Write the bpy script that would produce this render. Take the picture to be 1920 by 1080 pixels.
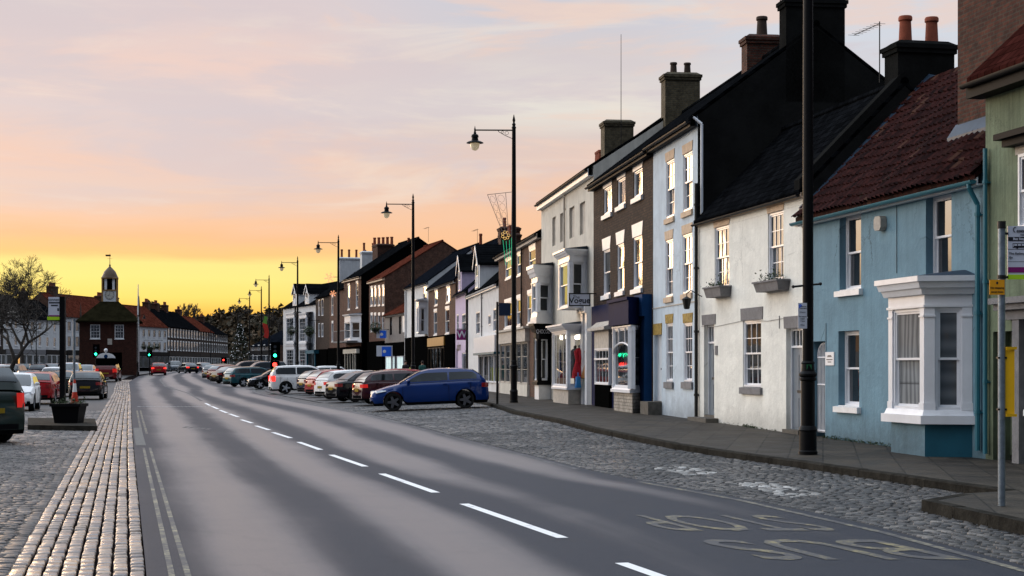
import bpy, math, random
import numpy as np
from mathutils import Matrix, Vector
for o in list(bpy.data.objects): bpy.data.objects.remove(o)
SC = bpy.context.scene; COL = SC.collection
R = math.radians
# ------------------------------------------------------------------ camera
F, HZ, H = 3000.0, 690.0, 1.65           # focal length / horizon row in 1920-wide pixels, eye height
cam = bpy.data.cameras.new('camera'); cam.sensor_width = 36; cam.lens = 36*F/1920
cam.shift_y = (HZ-540)/1920; cam.clip_end = 6000; cam.clip_start = .1
co = bpy.data.objects.new('camera', cam); COL.objects.link(co)
co.location = (0, 0, H); co.rotation_euler = (R(90), 0, 0); SC.camera = co
# ------------------------------------------------------------------ render / view
SC.render.engine = 'CYCLES'
SC.cycles.use_denoising = True
SC.cycles.max_bounces = 6; SC.cycles.diffuse_bounces = 3; SC.cycles.glossy_bounces = 3
SC.cycles.sample_clamp_indirect = 4
SC.view_settings.view_transform = 'Standard'; SC.view_settings.look = 'None'
SC.view_settings.exposure = 0.0; SC.view_settings.gamma = 1
# ------------------------------------------------------------------ sun (already at the horizon, veiled)
SUN_EL, SUN_AZ = 4.0, -24.0              # degrees; azimuth from +Y towards +X
sl = bpy.data.lights.new('sun', 'SUN'); sl.energy = 0.55; sl.angle = R(12); sl.color = (1, .62, .32)
so = bpy.data.objects.new('sun', sl); COL.objects.link(so)
sd = Vector((math.sin(R(SUN_AZ))*math.cos(R(SUN_EL)), math.cos(R(SUN_AZ))*math.cos(R(SUN_EL)), math.sin(R(SUN_EL))))
so.rotation_euler = sd.to_track_quat('Z', 'Y').to_euler(); so.location = (-40, 60, 60)
# ------------------------------------------------------------------ sky
def s2l(c):
    return tuple(((v/255)/12.92 if v/255 <= .04045 else ((v/255+.055)/1.055)**2.4) for v in c)
W = bpy.data.worlds.new('World'); SC.world = W; W.use_nodes = True
nt = W.node_tree; nt.nodes.clear()
class NG:
    """tiny helper for node graphs"""
    def __init__(s, nt): s.nt = nt
    def n(s, t, **k):
        x = s.nt.nodes.new(t)
        for a, b in k.items(): setattr(x, a, b)
        return x
    def put(s, sock, v):
        if hasattr(v, 'is_output') or isinstance(v, bpy.types.NodeSocket): s.nt.links.new(v, sock)
        elif v is not None: sock.default_value = v
    def m(s, op, a, b=None, c=None, clamp=False):
        x = s.n('ShaderNodeMath', operation=op, use_clamp=clamp)
        s.put(x.inputs[0], a); s.put(x.inputs[1], b)
        if c is not None: s.put(x.inputs[2], c)
        return x.outputs[0]
    def ss(s, v, a, b, lo=0., hi=1.):
        x = s.n('ShaderNodeMapRange', interpolation_type='SMOOTHSTEP'); s.put(x.inputs[0], v)
        x.inputs[1].default_value = a; x.inputs[2].default_value = b; x.inputs[3].default_value = lo; x.inputs[4].default_value = hi
        return x.outputs[0]
    def mix(s, f, a, b, bt='MIX'):
        x = s.n('ShaderNodeMix', data_type='RGBA', blend_type=bt)
        s.put(x.inputs[0], f)
        for sock, v in ((x.inputs[6], a), (x.inputs[7], b)):
            if isinstance(v, tuple): sock.default_value = (*v[:3], 1)
            else: s.put(sock, v)
        return x.outputs[2]
    def ramp(s, v, pts):
        x = s.n('ShaderNodeValToRGB'); s.put(x.inputs[0], v); e = x.color_ramp.elements
        while len(e) < len(pts): e.new(.5)
        for i, (p, c) in enumerate(pts):
            e[i].position = p; e[i].color = (*c[:3], 1)
        return x.outputs[0]
    def noise(s, vec, scale, detail=4, rough=.55, dist=0.):
        x = s.n('ShaderNodeTexNoise'); s.put(x.inputs['Vector'], vec); x.inputs['Scale'].default_value = scale
        x.inputs['Detail'].default_value = detail; x.inputs['Roughness'].default_value = rough; x.inputs['Distortion'].default_value = dist
        return x.outputs['Fac']
    def xyz(s, x, y, z):
        c = s.n('ShaderNodeCombineXYZ'); s.put(c.inputs[0], x); s.put(c.inputs[1], y); s.put(c.inputs[2], z); return c.outputs[0]
    def sep(s, v):
        c = s.n('ShaderNodeSeparateXYZ'); s.put(c.inputs[0], v); return c.outputs
g_ = NG(nt)
tc = g_.n('ShaderNodeTexCoord'); X, Y, Z = g_.sep(tc.outputs['Generated'])[:3]
hor = g_.m('SQRT', g_.m('ADD', g_.m('MULTIPLY', X, X), g_.m('MULTIPLY', Y, Y)))
t = g_.m('DIVIDE', Z, g_.m('MAXIMUM', hor, .02))          # tangent of the elevation
az = g_.m('ARCTAN2', X, Y)                                 # 0 ahead, + right
# slow, flat cloud noise: warps the height the ramps are read at, and lightens or greys
vc = g_.xyz(g_.m('MULTIPLY', az, 2.2), g_.m('MULTIPLY', t, 13.), .3)
n1 = g_.noise(vc, 1.6, 5, .6, .3)
vc2 = g_.xyz(g_.m('MULTIPLY', az, 5.), g_.m('MULTIPLY', t, 30.), 3.3)
n2 = g_.noise(vc2, 1.3, 5, .6, .6)
n3 = g_.noise(g_.xyz(g_.m('MULTIPLY', az, 4.2), g_.m('MULTIPLY', t, 19.), 7.7), 1.1, 6, .62, .5)
tw = g_.m('ADD', t, g_.m('MULTIPLY', g_.m('SUBTRACT', n1, .5), g_.ss(t, .04, .12, 0., .06)))
tw = g_.m('ADD', tw, g_.m('MULTIPLY', g_.m('SUBTRACT', n2, .5), g_.ss(t, .03, .12, .004, .022)))
q = g_.m('DIVIDE', tw, .3, clamp=True)
def yq(y): return (HZ-y)/F/.3
left = [(yq(690), (200, 110, 40)), (yq(600), (252, 180, 66)), (yq(560), (254, 226, 118)), (yq(525), (253, 235, 138)), (yq(496), (252, 232, 142)),
        (yq(480), (252, 202, 132)), (yq(450), (250, 194, 148)), (yq(415), (244, 200, 170)), (yq(350), (230, 204, 194)), (yq(280), (236, 202, 188)),
        (yq(210), (220, 205, 206)), (yq(130), (234, 206, 198)), (yq(50), (222, 205, 205)), (1, (205, 200, 210))]
right = [(yq(690), (240, 180, 110)), (yq(520), (250, 192, 140)), (yq(420), (247, 197, 160)), (yq(340), (240, 200, 175)), (yq(270), (222, 205, 198)),
         (yq(200), (228, 222, 214)), (yq(120), (215, 205, 205)), (yq(40), (206, 204, 212)), (1, (200, 206, 220))]
far_r = [(0, (225, 205, 190)), (yq(300), (222, 210, 205)), (yq(150), (212, 216, 224)), (1, (205, 212, 226))]
mk = lambda L: [(max(0, min(1, p)), s2l(c)) for p, c in L]
cl, cr, cf = g_.ramp(q, mk(left)), g_.ramp(q, mk(right)), g_.ramp(q, mk(far_r))
c = g_.mix(g_.ss(az, -.16, .0), cl, cr); c = g_.mix(g_.ss(az, .06, .2), c, cf)
# pale breaks and grey bellies in the cloud deck
brk = g_.ss(n2, .52, .72, 0, .45); hi = g_.ss(t, .06, .11)
c = g_.mix(g_.m('MULTIPLY', brk, hi), c, s2l((243, 228, 212)))
gry = g_.ss(n1, .5, .3, 0, .5)
c = g_.mix(g_.m('MULTIPLY', gry, hi), c, s2l((206, 196, 204)))
cm = g_.m('MULTIPLY', g_.ss(n3, .5, .64, 0, .7), g_.ss(t, .085, .13))
c = g_.mix(cm, c, s2l((211, 200, 205)))
cm = g_.m('MULTIPLY', g_.ss(n3, .48, .36, 0, .6), g_.ss(t, .08, .14))
c = g_.mix(cm, c, s2l((240, 207, 190)))
# overhead and round the left: sky boosted to light the fronts; behind the camera: dull
up = g_.ss(t, .3, .75)
c = g_.mix(up, c, (1.45, 1.66, 1.95))
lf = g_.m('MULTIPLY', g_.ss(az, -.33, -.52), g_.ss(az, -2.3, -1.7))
c = g_.mix(g_.m('MULTIPLY', lf, g_.m('SUBTRACT', 1., up)), c, g_.ramp(g_.m('DIVIDE', t, .5, clamp=True), [(0, (.10, .07, .05)), (.085, (.14, .10, .08)), (.14, (3.1, 2.2, 1.4)), (.3, (3.7, 3.3, 2.85)), (1, (2.9, 2.95, 3.1))]))  # dark low band put in for the unbuilt rooftops opposite
beh = g_.m('MAXIMUM', g_.ss(az, -1.75, -2.3), g_.ss(az, .45, 1.2))
dark = g_.m('MULTIPLY', beh, g_.ss(t, 1.6, .5))
c = g_.mix(dark, c, (.10, .12, .17))
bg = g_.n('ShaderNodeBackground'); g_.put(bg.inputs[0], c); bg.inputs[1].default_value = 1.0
sk = g_.n('ShaderNodeTexSky'); sk.sky_type = 'NISHITA'; sk.sun_disc = False; sk.sun_elevation = R(SUN_EL); sk.sun_rotation = R(SUN_AZ)
bg2 = g_.n('ShaderNodeBackground'); g_.put(bg2.inputs[0], sk.outputs[0]); bg2.inputs[1].default_value = .004
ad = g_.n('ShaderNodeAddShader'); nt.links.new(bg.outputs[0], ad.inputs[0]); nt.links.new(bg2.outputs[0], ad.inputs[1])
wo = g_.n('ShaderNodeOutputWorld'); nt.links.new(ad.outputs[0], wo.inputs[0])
W.cycles.sampling_method = 'MANUAL'; W.cycles.sample_map_resolution = 512
# ------------------------------------------------------------------ heights and picture -> place
GY = [0, 60, 100, 146, 190, 260, 600, 3000]; GZ = [0, 0, .05, .5, .85, 1.1, 1.5, 1.5]
PY = [0, 20, 27, 29.5, 36, 43, 58, 100, 146, 190, 260, 600]; PZ = [.1, .1, .09, .1, .17, .26, .29, .33, .72, 1.05, 1.3, 1.7]
def g(Y): return float(np.interp(Y, GY, GZ))
def pav(Y): return float(np.interp(Y, PY, PZ))
def hz(y, Y): return H+(HZ-y)*Y/F
def wx(x, Y): return (x-960)*Y/F
def gp(x, y, dz=0., fn=g):
    Y = 20.
    for _ in range(60): Y = .5*Y+.5*(H-fn(Y)-dz)*F/(y-HZ)
    return (wx(x, Y), Y)
# ------------------------------------------------------------------ materials
MATS = {}
def new_mat(name):
    m = bpy.data.materials.new(name); m.use_nodes = True; MATS[name] = m
    return m, NG(m.node_tree), m.node_tree.nodes['Principled BSDF']
def bump(G, p, h, strength=.4, dist=.02):
    b = G.n('ShaderNodeBump'); b.inputs['Strength'].default_value = strength; b.inputs['Distance'].default_value = dist
    G.put(b.inputs['Height'], h); G.put(p.inputs['Normal'], b.outputs[0])
def mat(name, col, rough=.6, var=.15, scale=3., bmp=0., bscale=40., metal=0., spec=.3, emit=None, es=1., streak=0., dirt=0., coat=0., ior=None, crack=0.):
    if name in MATS: return MATS[name]
    m, G, p = new_mat(name)
    tc = G.n('ShaderNodeTexCoord').outputs['Object']
    if var or streak or dirt:
        v = tc
        f = G.noise(v, scale, 6, .65)
        k = G.ss(f, .3, .7, 1-var, 1+var*.6)
        if streak:
            x, y, z = G.sep(tc)[:3]
            f2 = G.noise(G.xyz(G.m('MULTIPLY', x, 6.), G.m('MULTIPLY', y, 6.), G.m('MULTIPLY', z, .5)), 1.2, 5, .7)
            k = G.m('MULTIPLY', k, G.ss(f2, .35, .75, 1., 1-streak))
        if dirt:
            z = G.sep(tc)[2]
            f3 = G.noise(tc, 2.5, 5, .7)
            zz = G.m('ADD', z, G.m('MULTIPLY', f3, -.9))
            k = G.m('MULTIPLY', k, G.ss(zz, -.45, .25, 1-dirt, 1.))
        if crack:
            vo = G.n('ShaderNodeTexVoronoi'); vo.feature = 'DISTANCE_TO_EDGE'; vo.inputs['Scale'].default_value = .45
            wv = G.n('ShaderNodeVectorMath', operation='ADD'); G.put(wv.inputs[0], tc); nn_ = G.noise(tc, 1.6, 6, .75); G.put(wv.inputs[1], G.xyz(G.m('MULTIPLY', nn_, 1.6), G.m('MULTIPLY', nn_, -1.3), G.m('MULTIPLY', nn_, 1.1))); G.put(vo.inputs['Vector'], wv.outputs[0])
            msk = G.ss(G.noise(tc, .6, 3, .5), .48, .6)
            k = G.m('MULTIPLY', k, G.m('SUBTRACT', 1., G.m('MULTIPLY', G.ss(vo.outputs[0], .009, .002), G.m('MULTIPLY', msk, crack))))
            pt = G.ss(G.noise(G.xyz(G.m('MULTIPLY', G.sep(tc)[0], .8), G.sep(tc)[1], G.m('MULTIPLY', G.sep(tc)[2], 1.6)), 1.1, 2, .3), .57, .59, 1., 1.06); k = G.m('MULTIPLY', k, pt)
        c = G.n('ShaderNodeVectorMath', operation='SCALE'); c.inputs[0].default_value = col; G.put(c.inputs['Scale'], k)
        G.put(p.inputs['Base Color'], c.outputs[0])
    else: p.inputs['Base Color'].default_value = (*col, 1)
    p.inputs['Roughness'].default_value = rough; p.inputs['Metallic'].default_value = metal
    p.inputs['Specular IOR Level'].default_value = spec
    if ior: p.inputs['IOR'].default_value = ior
    if coat: p.inputs['Coat Weight'].default_value = coat; p.inputs['Coat Roughness'].default_value = .05
    if bmp: bump(G, p, G.noise(tc, bscale, 5, .6), bmp, .03)
    if emit: p.inputs['Emission Color'].default_value = (*emit, 1); p.inputs['Emission Strength'].default_value = es
    return m
def brick(name, c1, c2, mortar, bw=.225, bh=.075, stagger=.5, rough=.85, ms=.012, bmp=.5, dirt=.25):
    if name in MATS: return MATS[name]
    m, G, p = new_mat(name)
    tc = G.n('ShaderNodeTexCoord').outputs['Object']; x, y, z = G.sep(tc)[:3]
    v = G.xyz(G.m('ADD', x, y), z, 0.)
    b = G.n('ShaderNodeTexBrick'); G.put(b.inputs['Vector'], v)
    b.inputs['Color1'].default_value = (*c1, 1); b.inputs['Color2'].default_value = (*c2, 1); b.inputs['Mortar'].default_value = (*mortar, 1)
    b.inputs['Scale'].default_value = 1; b.inputs['Mortar Size'].default_value = ms; b.inputs['Brick Width'].default_value = bw
    b.inputs['Row Height'].default_value = bh; b.inputs['Bias'].default_value = -.1; b.offset = stagger
    f = G.noise(tc, 2.2, 6, .7); f2 = G.noise(tc, 9., 4, .6)
    k = G.m('MULTIPLY', G.ss(f, .3, .75, 1.15, .62), G.ss(f2, .3, .7, 1.25, .75))
    c = G.n('ShaderNodeVectorMath', operation='SCALE'); G.put(c.inputs[0], b.outputs['Color']); G.put(c.inputs['Scale'], k)
    G.put(p.inputs['Base Color'], c.outputs[0]); p.inputs['Roughness'].default_value = rough; p.inputs['Specular IOR Level'].default_value = .2
    h = G.m('ADD', G.m('MULTIPLY', b.outputs['Fac'], -1.), G.m('MULTIPLY', f2, .5))
    bump(G, p, h, bmp, .015)
    return m
def slate(name, col, bw=.3, bh=.22, rough=.75, var=.35, bmp=.7):
    m, G, p = new_mat(name)
    tc = G.n('ShaderNodeTexCoord').outputs['Object']; x, y, z = G.sep(tc)[:3]
    v = G.xyz(x, G.m('MULTIPLY', z, 1.4), 0.)
    b = G.n('ShaderNodeTexBrick'); G.put(b.inputs['Vector'], v)
    a = tuple(q*(1+var) for q in col); d = tuple(q*(1-var) for q in col)
    b.inputs['Color1'].default_value = (*a, 1); b.inputs['Color2'].default_value = (*d, 1); b.inputs['Mortar'].default_value = (*(q*.3 for q in col), 1)
    b.inputs['Scale'].default_value = 1; b.inputs['Mortar Size'].default_value = .012; b.inputs['Brick Width'].default_value = bw; b.inputs['Row Height'].default_value = bh
    f = G.noise(tc, 1.5, 6, .7)
    c = G.n('ShaderNodeVectorMath', operation='SCALE'); G.put(c.inputs[0], b.outputs['Color']); G.put(c.inputs['Scale'], G.ss(f, .3, .7, .7, 1.3))
    G.put(p.inputs['Base Color'], c.outputs[0]); p.inputs['Roughness'].default_value = rough
    p.inputs['Specular IOR Level'].default_value = 0.
    saw = G.m('FRACT', G.m('DIVIDE', G.m('MULTIPLY', z, 1.4), bh))
    bump(G, p, G.m('ADD', G.m('MULTIPLY', b.outputs['Fac'], -.6), G.m('MULTIPLY', saw, -1.)), bmp, .02)
    return m
def glass(name, base, curt=None, ior=1.95):
    m, G, p = new_mat(name)
    tc = G.n('ShaderNodeTexCoord').outputs['Object']
    geo = G.n('ShaderNodeNewGeometry')
    if curt:
        x, y, z = G.sep(tc)[:3]
        folds = G.m('MULTIPLY', G.m('ADD', G.m('SINE', G.m('ADD', G.m('MULTIPLY', x, 42.), G.m('MULTIPLY', G.noise(tc, 3.), 9.))), 1.), .5)
        cc = G.mix(G.m('MULTIPLY', folds, .6), curt, tuple(q*.45 for q in curt))
        G.put(p.inputs['Base Color'], G.mix(G.ss(geo.outputs['Random Per Island'], .25, .3), cc, base))
    else:
        f = G.noise(tc, .9, 3, .5)
        G.put(p.inputs['Base Color'], G.mix(G.ss(f, .45, .62), base, tuple(q*4+.01 for q in base)))
    p.inputs['Roughness'].default_value = .03; p.inputs['IOR'].default_value = ior
    bump(G, p, G.noise(tc, 1.3, 2, .5), .12, .02)
    return m
glass('pane_dark', (.012, .015, .018)); glass('pane_curtain', (.015, .017, .02), (.30, .31, .33)); glass('pane_blind', (.11, .125, .14), None, 1.4); 
for nm_, cA, cB, vert in (('pane_net', (.27, .28, .285), (.13, .135, .14), True), ('pane_blind', (.125, .14, .155), (.07, .08, .09), False)):
    if nm_ in MATS: bpy.data.materials.remove(MATS.pop(nm_))
    m, G, p = new_mat(nm_); tc_ = G.n('ShaderNodeTexCoord').outputs['Object']; x_, y_, z_ = G.sep(tc_)[:3]; nz = G.noise(tc_, 1.5, 3, .5)
    if vert: w_ = G.m('SINE', G.m('ADD', G.m('MULTIPLY', x_, 34.), G.m('MULTIPLY', G.noise(G.xyz(x_, y_, G.m('MULTIPLY', z_, .2)), 2.2), 14.)))
    else: w_ = G.m('SINE', G.m('MULTIPLY', z_, 22.))
    col_ = G.mix(G.m('MULTIPLY', G.m('ADD', w_, 1.), .5), cA, cB)
    if vert: col_ = G.mix(G.ss(G.m('FRACT', G.m('ADD', G.m('MULTIPLY', z_, .61), .25)), .0, .04, .75, 0.), col_, (.03, .03, .03))
    G.put(p.inputs['Base Color'], col_); p.inputs['Roughness'].default_value = .05; p.inputs['IOR'].default_value = 1.35; bump(G, p, nz, .1, .02)

glass('pane_car', (.008, .012, .014), None, 1.7)
mat('white_paint', (.80, .80, .80), .45, .08, 6., .1); mat('white_gloss', (.78, .79, .82), .3, .05)
mat('white_wall', (.86, .845, .775), .85, .09, 1.6, .5, 9., streak=.07, dirt=.30, crack=.2)
mat('pale_blue_wall', (.54, .625, .70), .85, .09, 1.4, .4, 10., streak=.14, dirt=.4, crack=.3)
mat('blue_wall', (.150, .270, .345), .8, .14, 1.2, .35, 12., streak=.16, dirt=.4, crack=.4)
mat('teal_paint', (.015, .10, .15), .5, .12); mat('teal_pipe', (.03, .16, .21), .35, .1)
mat('green_wall', (.175, .215, .135), .85, .18, 1.6, .4, 9., streak=.4, dirt=.4, crack=.4)
mat('cream_wall', (.66, .62, .54), .85, .12, 1.4, .3, 9., streak=.15)
mat('lilac_wall', (.56, .46, .62), .85, .1); mat('offwhite_wall', (.70, .70, .70), .85, .1, 1.5, .2, 9., streak=.12)
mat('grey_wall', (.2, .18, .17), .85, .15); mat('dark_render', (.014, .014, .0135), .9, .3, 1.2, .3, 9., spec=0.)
mat('stone_warm', (.62, .46, .32), .8, .18, 5., .3); mat('stone_grey', (.19, .185, .19), .8, .18, 5., .3); mat('stone_ochre', (.36, .24, .06), .8, .5, 9., .3)
mat('stone_pale', (.50, .45, .39), .8, .2, 5., .3); mat('step_stone', (.11, .10, .085), .85, .3, 5., .3)
mat('door_grey', (.17, .20, .235), .4, .1); mat('door_green', (.012, .03, .012), .4, .2); mat('door_white', (.72, .76, .8), .35, .05)
mat('navy', (.006, .010, .045), .7, .15, spec=.06); mat('navy_bright', (.008, .04, .12), .7, .15, spec=.06); mat('black_paint', (.005, .005, .006), .6, .1, spec=.08); mat('near_black', (.003, .003, .003), 1., .1, spec=0.)
mat('cast_black', (.004, .004, .005), .5, .2, 8., .1, spec=.12); mat('galv', (.20, .24, .28), .42, .25, 14., .1, metal=.5)
mat('lead', (.022, .040, .066), .5, .25, 5.); mat('iron', (.01, .01, .01), .5, .1)
mat('pot', (.28, .07, .035), .8, .25, 5.); mat('pot_dark', (.05, .03, .02), .8, .25, 5.)
mat('yellow_case', (.75, .42, .01), .35, .08); mat('sign_white', (.62, .64, .72), .4, .04); mat('ink', (.012, .012, .02), .6, 0); mat('purple', (.22, .01, .14), .5, 0)
mat('lime', (.45, .75, .02), .5, 0); mat('orange_sign', (.85, .36, .01), .5, .05)
brick('brick_dark', (.060, .032, .020), (.030, .017, .012), (.020, .016, .013), bw=.25, bh=.085, bmp=.9)
brick('brick_red', (.12, .040, .022), (.07, .026, .017), (.12, .09, .07)); brick('brick_brown', (.13, .055, .034), (.085, .036, .024), (.09, .07, .055))
brick('brick_chim', (.105, .032, .018), (.05, .018, .012), (.06, .045, .034), bw=.23, bh=.078, bmp=.8)
brick('brick_lime', (.12, .095, .055), (.08, .06, .035), (.08, .07, .05)); brick('riser_brick', (.40, .36, .31), (.34, .31, .27), (.2, .18, .15), bw=.3, bh=.1)
slate('slate', (.0050, .0055, .0065)); slate('slate_blue', (.006, .0075, .011)); slate('tile_red', (.035, .010, .008), .25, .28); slate('tile_far', (.085, .024, .015), .25, .28)
mat('pantile', (.036, .0105, .009), .75, .55, 9., .3, 30., spec=.03)
# tile-by-tile colour on the old pantiles
G = NG(MATS['pantile'].node_tree); p = MATS['pantile'].node_tree.nodes['Principled BSDF']
lk = p.inputs['Base Color'].links[0].from_socket; ob = G.n('ShaderNodeTexCoord').outputs['Object']; x, y, z = G.sep(ob)[:3]
wn = G.n('ShaderNodeTexWhiteNoise'); wn.noise_dimensions = '2D'; G.put(wn.inputs['Vector'], G.xyz(G.m('FLOOR', G.m('MULTIPLY', x, 4.98)), G.m('FLOOR', G.m('MULTIPLY', z, 5.3)), 0.))
tint = G.ramp(wn.outputs['Value'], [(0, (.35, .35, .4)), (.4, (.8, .8, .8)), (.75, (1.0, 1.0, 1.0)), (.93, (1., .95, .9)), (1, (1., 1., 1.))])
c2 = G.mix(1., lk, tint, 'MULTIPLY'); c2 = G.mix(G.ss(wn.outputs['Value'], .95, .97, 0., .6), c2, (.09, .045, .03)); c2 = G.mix(G.ss(G.noise(ob, 2.1, 6, .8), .58, .68, 0., .6), c2, (.022, .024, .016)); G.put(p.inputs['Base Color'], c2)
# ------------------------------------------------------------------ mesh builder
class MB:
    def __init__(s, M=None): s.v = []; s.f = []; s.mi = []; s.M = M
    def P(s, p):
        p = Vector(p)
        if s.M is not None: p = s.M @ p
        s.v.append(tuple(p)); return len(s.v)-1
    def face(s, pts, mi=0):
        s.f.append([s.P(p) for p in pts]); s.mi.append(mi)
    def idx(s, ids, mi=0): s.f.append(list(ids)); s.mi.append(mi)
    def box(s, x0, x1, y0, y1, z0, z1, mi=0):
        i = [s.P(p) for p in ((x0, y0, z0), (x1, y0, z0), (x1, y1, z0), (x0, y1, z0), (x0, y0, z1), (x1, y0, z1), (x1, y1, z1), (x0, y1, z1))]
        for q in ((0, 3, 2, 1), (4, 5, 6, 7), (0, 1, 5, 4), (1, 2, 6, 5), (2, 3, 7, 6), (3, 0, 4, 7)): s.idx([i[k] for k in q], mi)
        return s
    def hexa(s, b, t, mi=0):
        """b, t: rings of points (bottom counter-clockwise, top)"""
        n = len(b); i = [s.P(p) for p in b]; j = [s.P(p) for p in t]
        s.idx(i[::-1], mi); s.idx(j, mi)
        for k in range(n): s.idx((i[k], i[(k+1) % n], j[(k+1) % n], j[k]), mi)
        return s
    def prism(s, poly, z0, z1, mi=0):
        return s.hexa([(x, y, z0) for x, y in poly], [(x, y, z1) for x, y in poly], mi)
    def prism_x(s, poly, x0, x1, mi=0):
        return s.hexa([(x0, y, z) for y, z in poly], [(x1, y, z) for y, z in poly], mi)
    def prism_y(s, poly, y0, y1, mi=0):
        return s.hexa([(x, y1, z) for x, z in poly], [(x, y0, z) for x, z in poly], mi)
    def cyl(s, p0, p1, r0, r1=None, n=10, mi=0, cap=True):
        r1 = r0 if r1 is None else r1
        p0 = Vector(p0); p1 = Vector(p1); d = (p1-p0).normalized()
        a = d.orthogonal().normalized(); b = d.cross(a)
        A = [s.P(p0+(a*math.cos(2*math.pi*k/n)+b*math.sin(2*math.pi*k/n))*r0) for k in range(n)]
        B = [s.P(p1+(a*math.cos(2*math.pi*k/n)+b*math.sin(2*math.pi*k/n))*r1) for k in range(n)]
        for k in range(n): s.idx((A[k], A[(k+1) % n], B[(k+1) % n], B[k]), mi)
        if cap: s.idx(A[::-1], mi); s.idx(B, mi)
        return s
    def tube(s, pts, r, n=6, mi=0):
        for a, b in zip(pts[:-1], pts[1:]): s.cyl(a, b, r, r, n, mi)
        return s
    def lathe(s, prof, c=(0, 0, 0), n=16, mi=0, cap=True):
        """prof: list of (radius, z)"""
        rings = []
        for r, z in prof:
            rings.append([s.P((c[0]+max(r, .0005)*math.cos(2*math.pi*k/n), c[1]+max(r, .0005)*math.sin(2*math.pi*k/n), c[2]+z)) for k in range(n)])
        for A, B in zip(rings[:-1], rings[1:]):
            for k in range(n): s.idx((A[k], A[(k+1) % n], B[(k+1) % n], B[k]), mi)
        if cap: s.idx(rings[0][::-1], mi); s.idx(rings[-1], mi)
        return s
    def ball(s, c, rx, ry=None, rz=None, n=10, m=7, mi=0):
        ry = ry or rx; rz = rz or rx; rings = []
        for j in range(m+1):
            a = -math.pi/2+math.pi*j/m; rr = max(math.cos(a), .01)
            rings.append([s.P((c[0]+rx*rr*math.cos(2*math.pi*k/n), c[1]+ry*rr*math.sin(2*math.pi*k/n), c[2]+rz*math.sin(a))) for k in range(n)])
        for A, B in zip(rings[:-1], rings[1:]):
            for k in range(n): s.idx((A[k], A[(k+1) % n], B[(k+1) % n], B[k]), mi)
        return s
    def mesh(s, name, mats=(), smooth=None):
        me = bpy.data.meshes.new(name); me.from_pydata(s.v, [], s.f)
        for m in mats: me.materials.append(MATS[m] if isinstance(m, str) else m)
        if any(s.mi): me.polygons.foreach_set('material_index', s.mi)
        if smooth is not None:
            me.polygons.foreach_set('use_smooth', [True]*len(me.polygons)); me.set_sharp_from_angle(angle=R(smooth))
        me.update(); return me
    def build(s, name, mats, parent=None, smooth=None, label=None):
        if not isinstance(mats, (list, tuple)): mats = [mats]
        o = bpy.data.objects.new(name, s.mesh(name, mats, smooth)); COL.objects.link(o)
        if parent: o.parent = parent
        if label: o['label'] = label
        return o
def tag(o, label, cat, group=None):
    o['label'] = label; o['category'] = cat
    if group: o['group'] = group
    return o
def empty(name, loc, rz=0., label=None, cat=None, group=None):
    o = bpy.data.objects.new(name, None); COL.objects.link(o); o.location = loc; o.rotation_euler = (0, 0, rz); o.empty_display_size = .2
    if label: tag(o, label, cat, group)
    return o
def structure(o): o['kind'] = 'structure'; return o
def text(s, size, m, parent, M, name='lettering', ext=.002, off=0., sx=1., align='CENTER'):
    cu = bpy.data.curves.new(name, 'FONT'); cu.body = s; cu.size = size; cu.extrude = ext; cu.offset = off
    cu.align_x = align; cu.align_y = 'CENTER'; cu.resolution_u = 3
    t_ = bpy.data.objects.new('tmp', cu); COL.objects.link(t_)
    me = bpy.data.meshes.new_from_object(t_.evaluated_get(bpy.context.evaluated_depsgraph_get()))
    bpy.data.objects.remove(t_); bpy.data.curves.remove(cu)
    me.transform(M @ Matrix.Diagonal((sx, 1, 1, 1))); me.materials.clear(); me.materials.append(MATS[m])
    o = bpy.data.objects.new(name, me); COL.objects.link(o); o.parent = parent
    return o
XZ = Matrix(((1, 0, 0, 0), (0, 0, -1, 0), (0, 1, 0, 0), (0, 0, 0, 1)))   # text plane standing up, read from -y
def T(x, y, z): return Matrix.Translation((x, y, z))
rnd = random.Random(7)
# ================================================================== GROUND
# road edges traced on the ground (world metres)
LE = [gp(*p) for p in ((275, 1080), (262, 950), (252, 850), (247, 785), (245, 735))]
LE = [(-.58, 3)] + [(-2.02, 9)] + LE + [(-33.5, 140), (-41.5, 178), (-46, 205), (-56, 260), (-66, 310), (-85, 380)]
RE = [gp(*p) for p in ((1880, 1050), (1600, 976), (1350, 926), (1140, 890), (880, 825), (700, 778), (560, 753), (480, 737))]
RE = [(6.3, 0), (5.3, 6)] + RE + [(-19, 118), (-24.5, 140), (-32, 172), (-39, 205), (-49, 260), (-59, 310), (-78, 380)]
KB = [(6.6, 19.4), (6.25, 20.3), gp(1610, 892, .0), gp(1485, 873, .0), gp(1260, 834, .10), gp(1110, 806, .15), gp(960, 774, .2), (-.9, 62), (-2.3, 74), (-4.6, 90), (-7.2, 106), (-10.9, 124), (-15.5, 143), (-19.5, 158), (-26, 180), (-31, 200), (-39, 240), (-52, 300)]
KB = [(10.5, 0), (8.6, 10), (7.2, 17)] + KB
FW = [(13.2, 0), (11.6, 10), (9.79, 19), (8.11, 27.4), (6.48, 35.5), (4.99, 43.), (4.28, 48.5), (2.98, 58.5), (1.31, 71.4), (-.725, 87.), (-2.82, 103.), (-3.92, 111.), (-6.49, 124.), (-8.89, 134.), (-11.34, 143.), (-13.4, 150.), (-14.7, 154.), (-18.5, 165.), (-20.4, 170.), (-26.2, 184.), (-34, 215), (-50, 300)]
def along(poly, Y): return float(np.interp(Y, [p[1] for p in poly], [p[0] for p in poly]))
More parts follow.
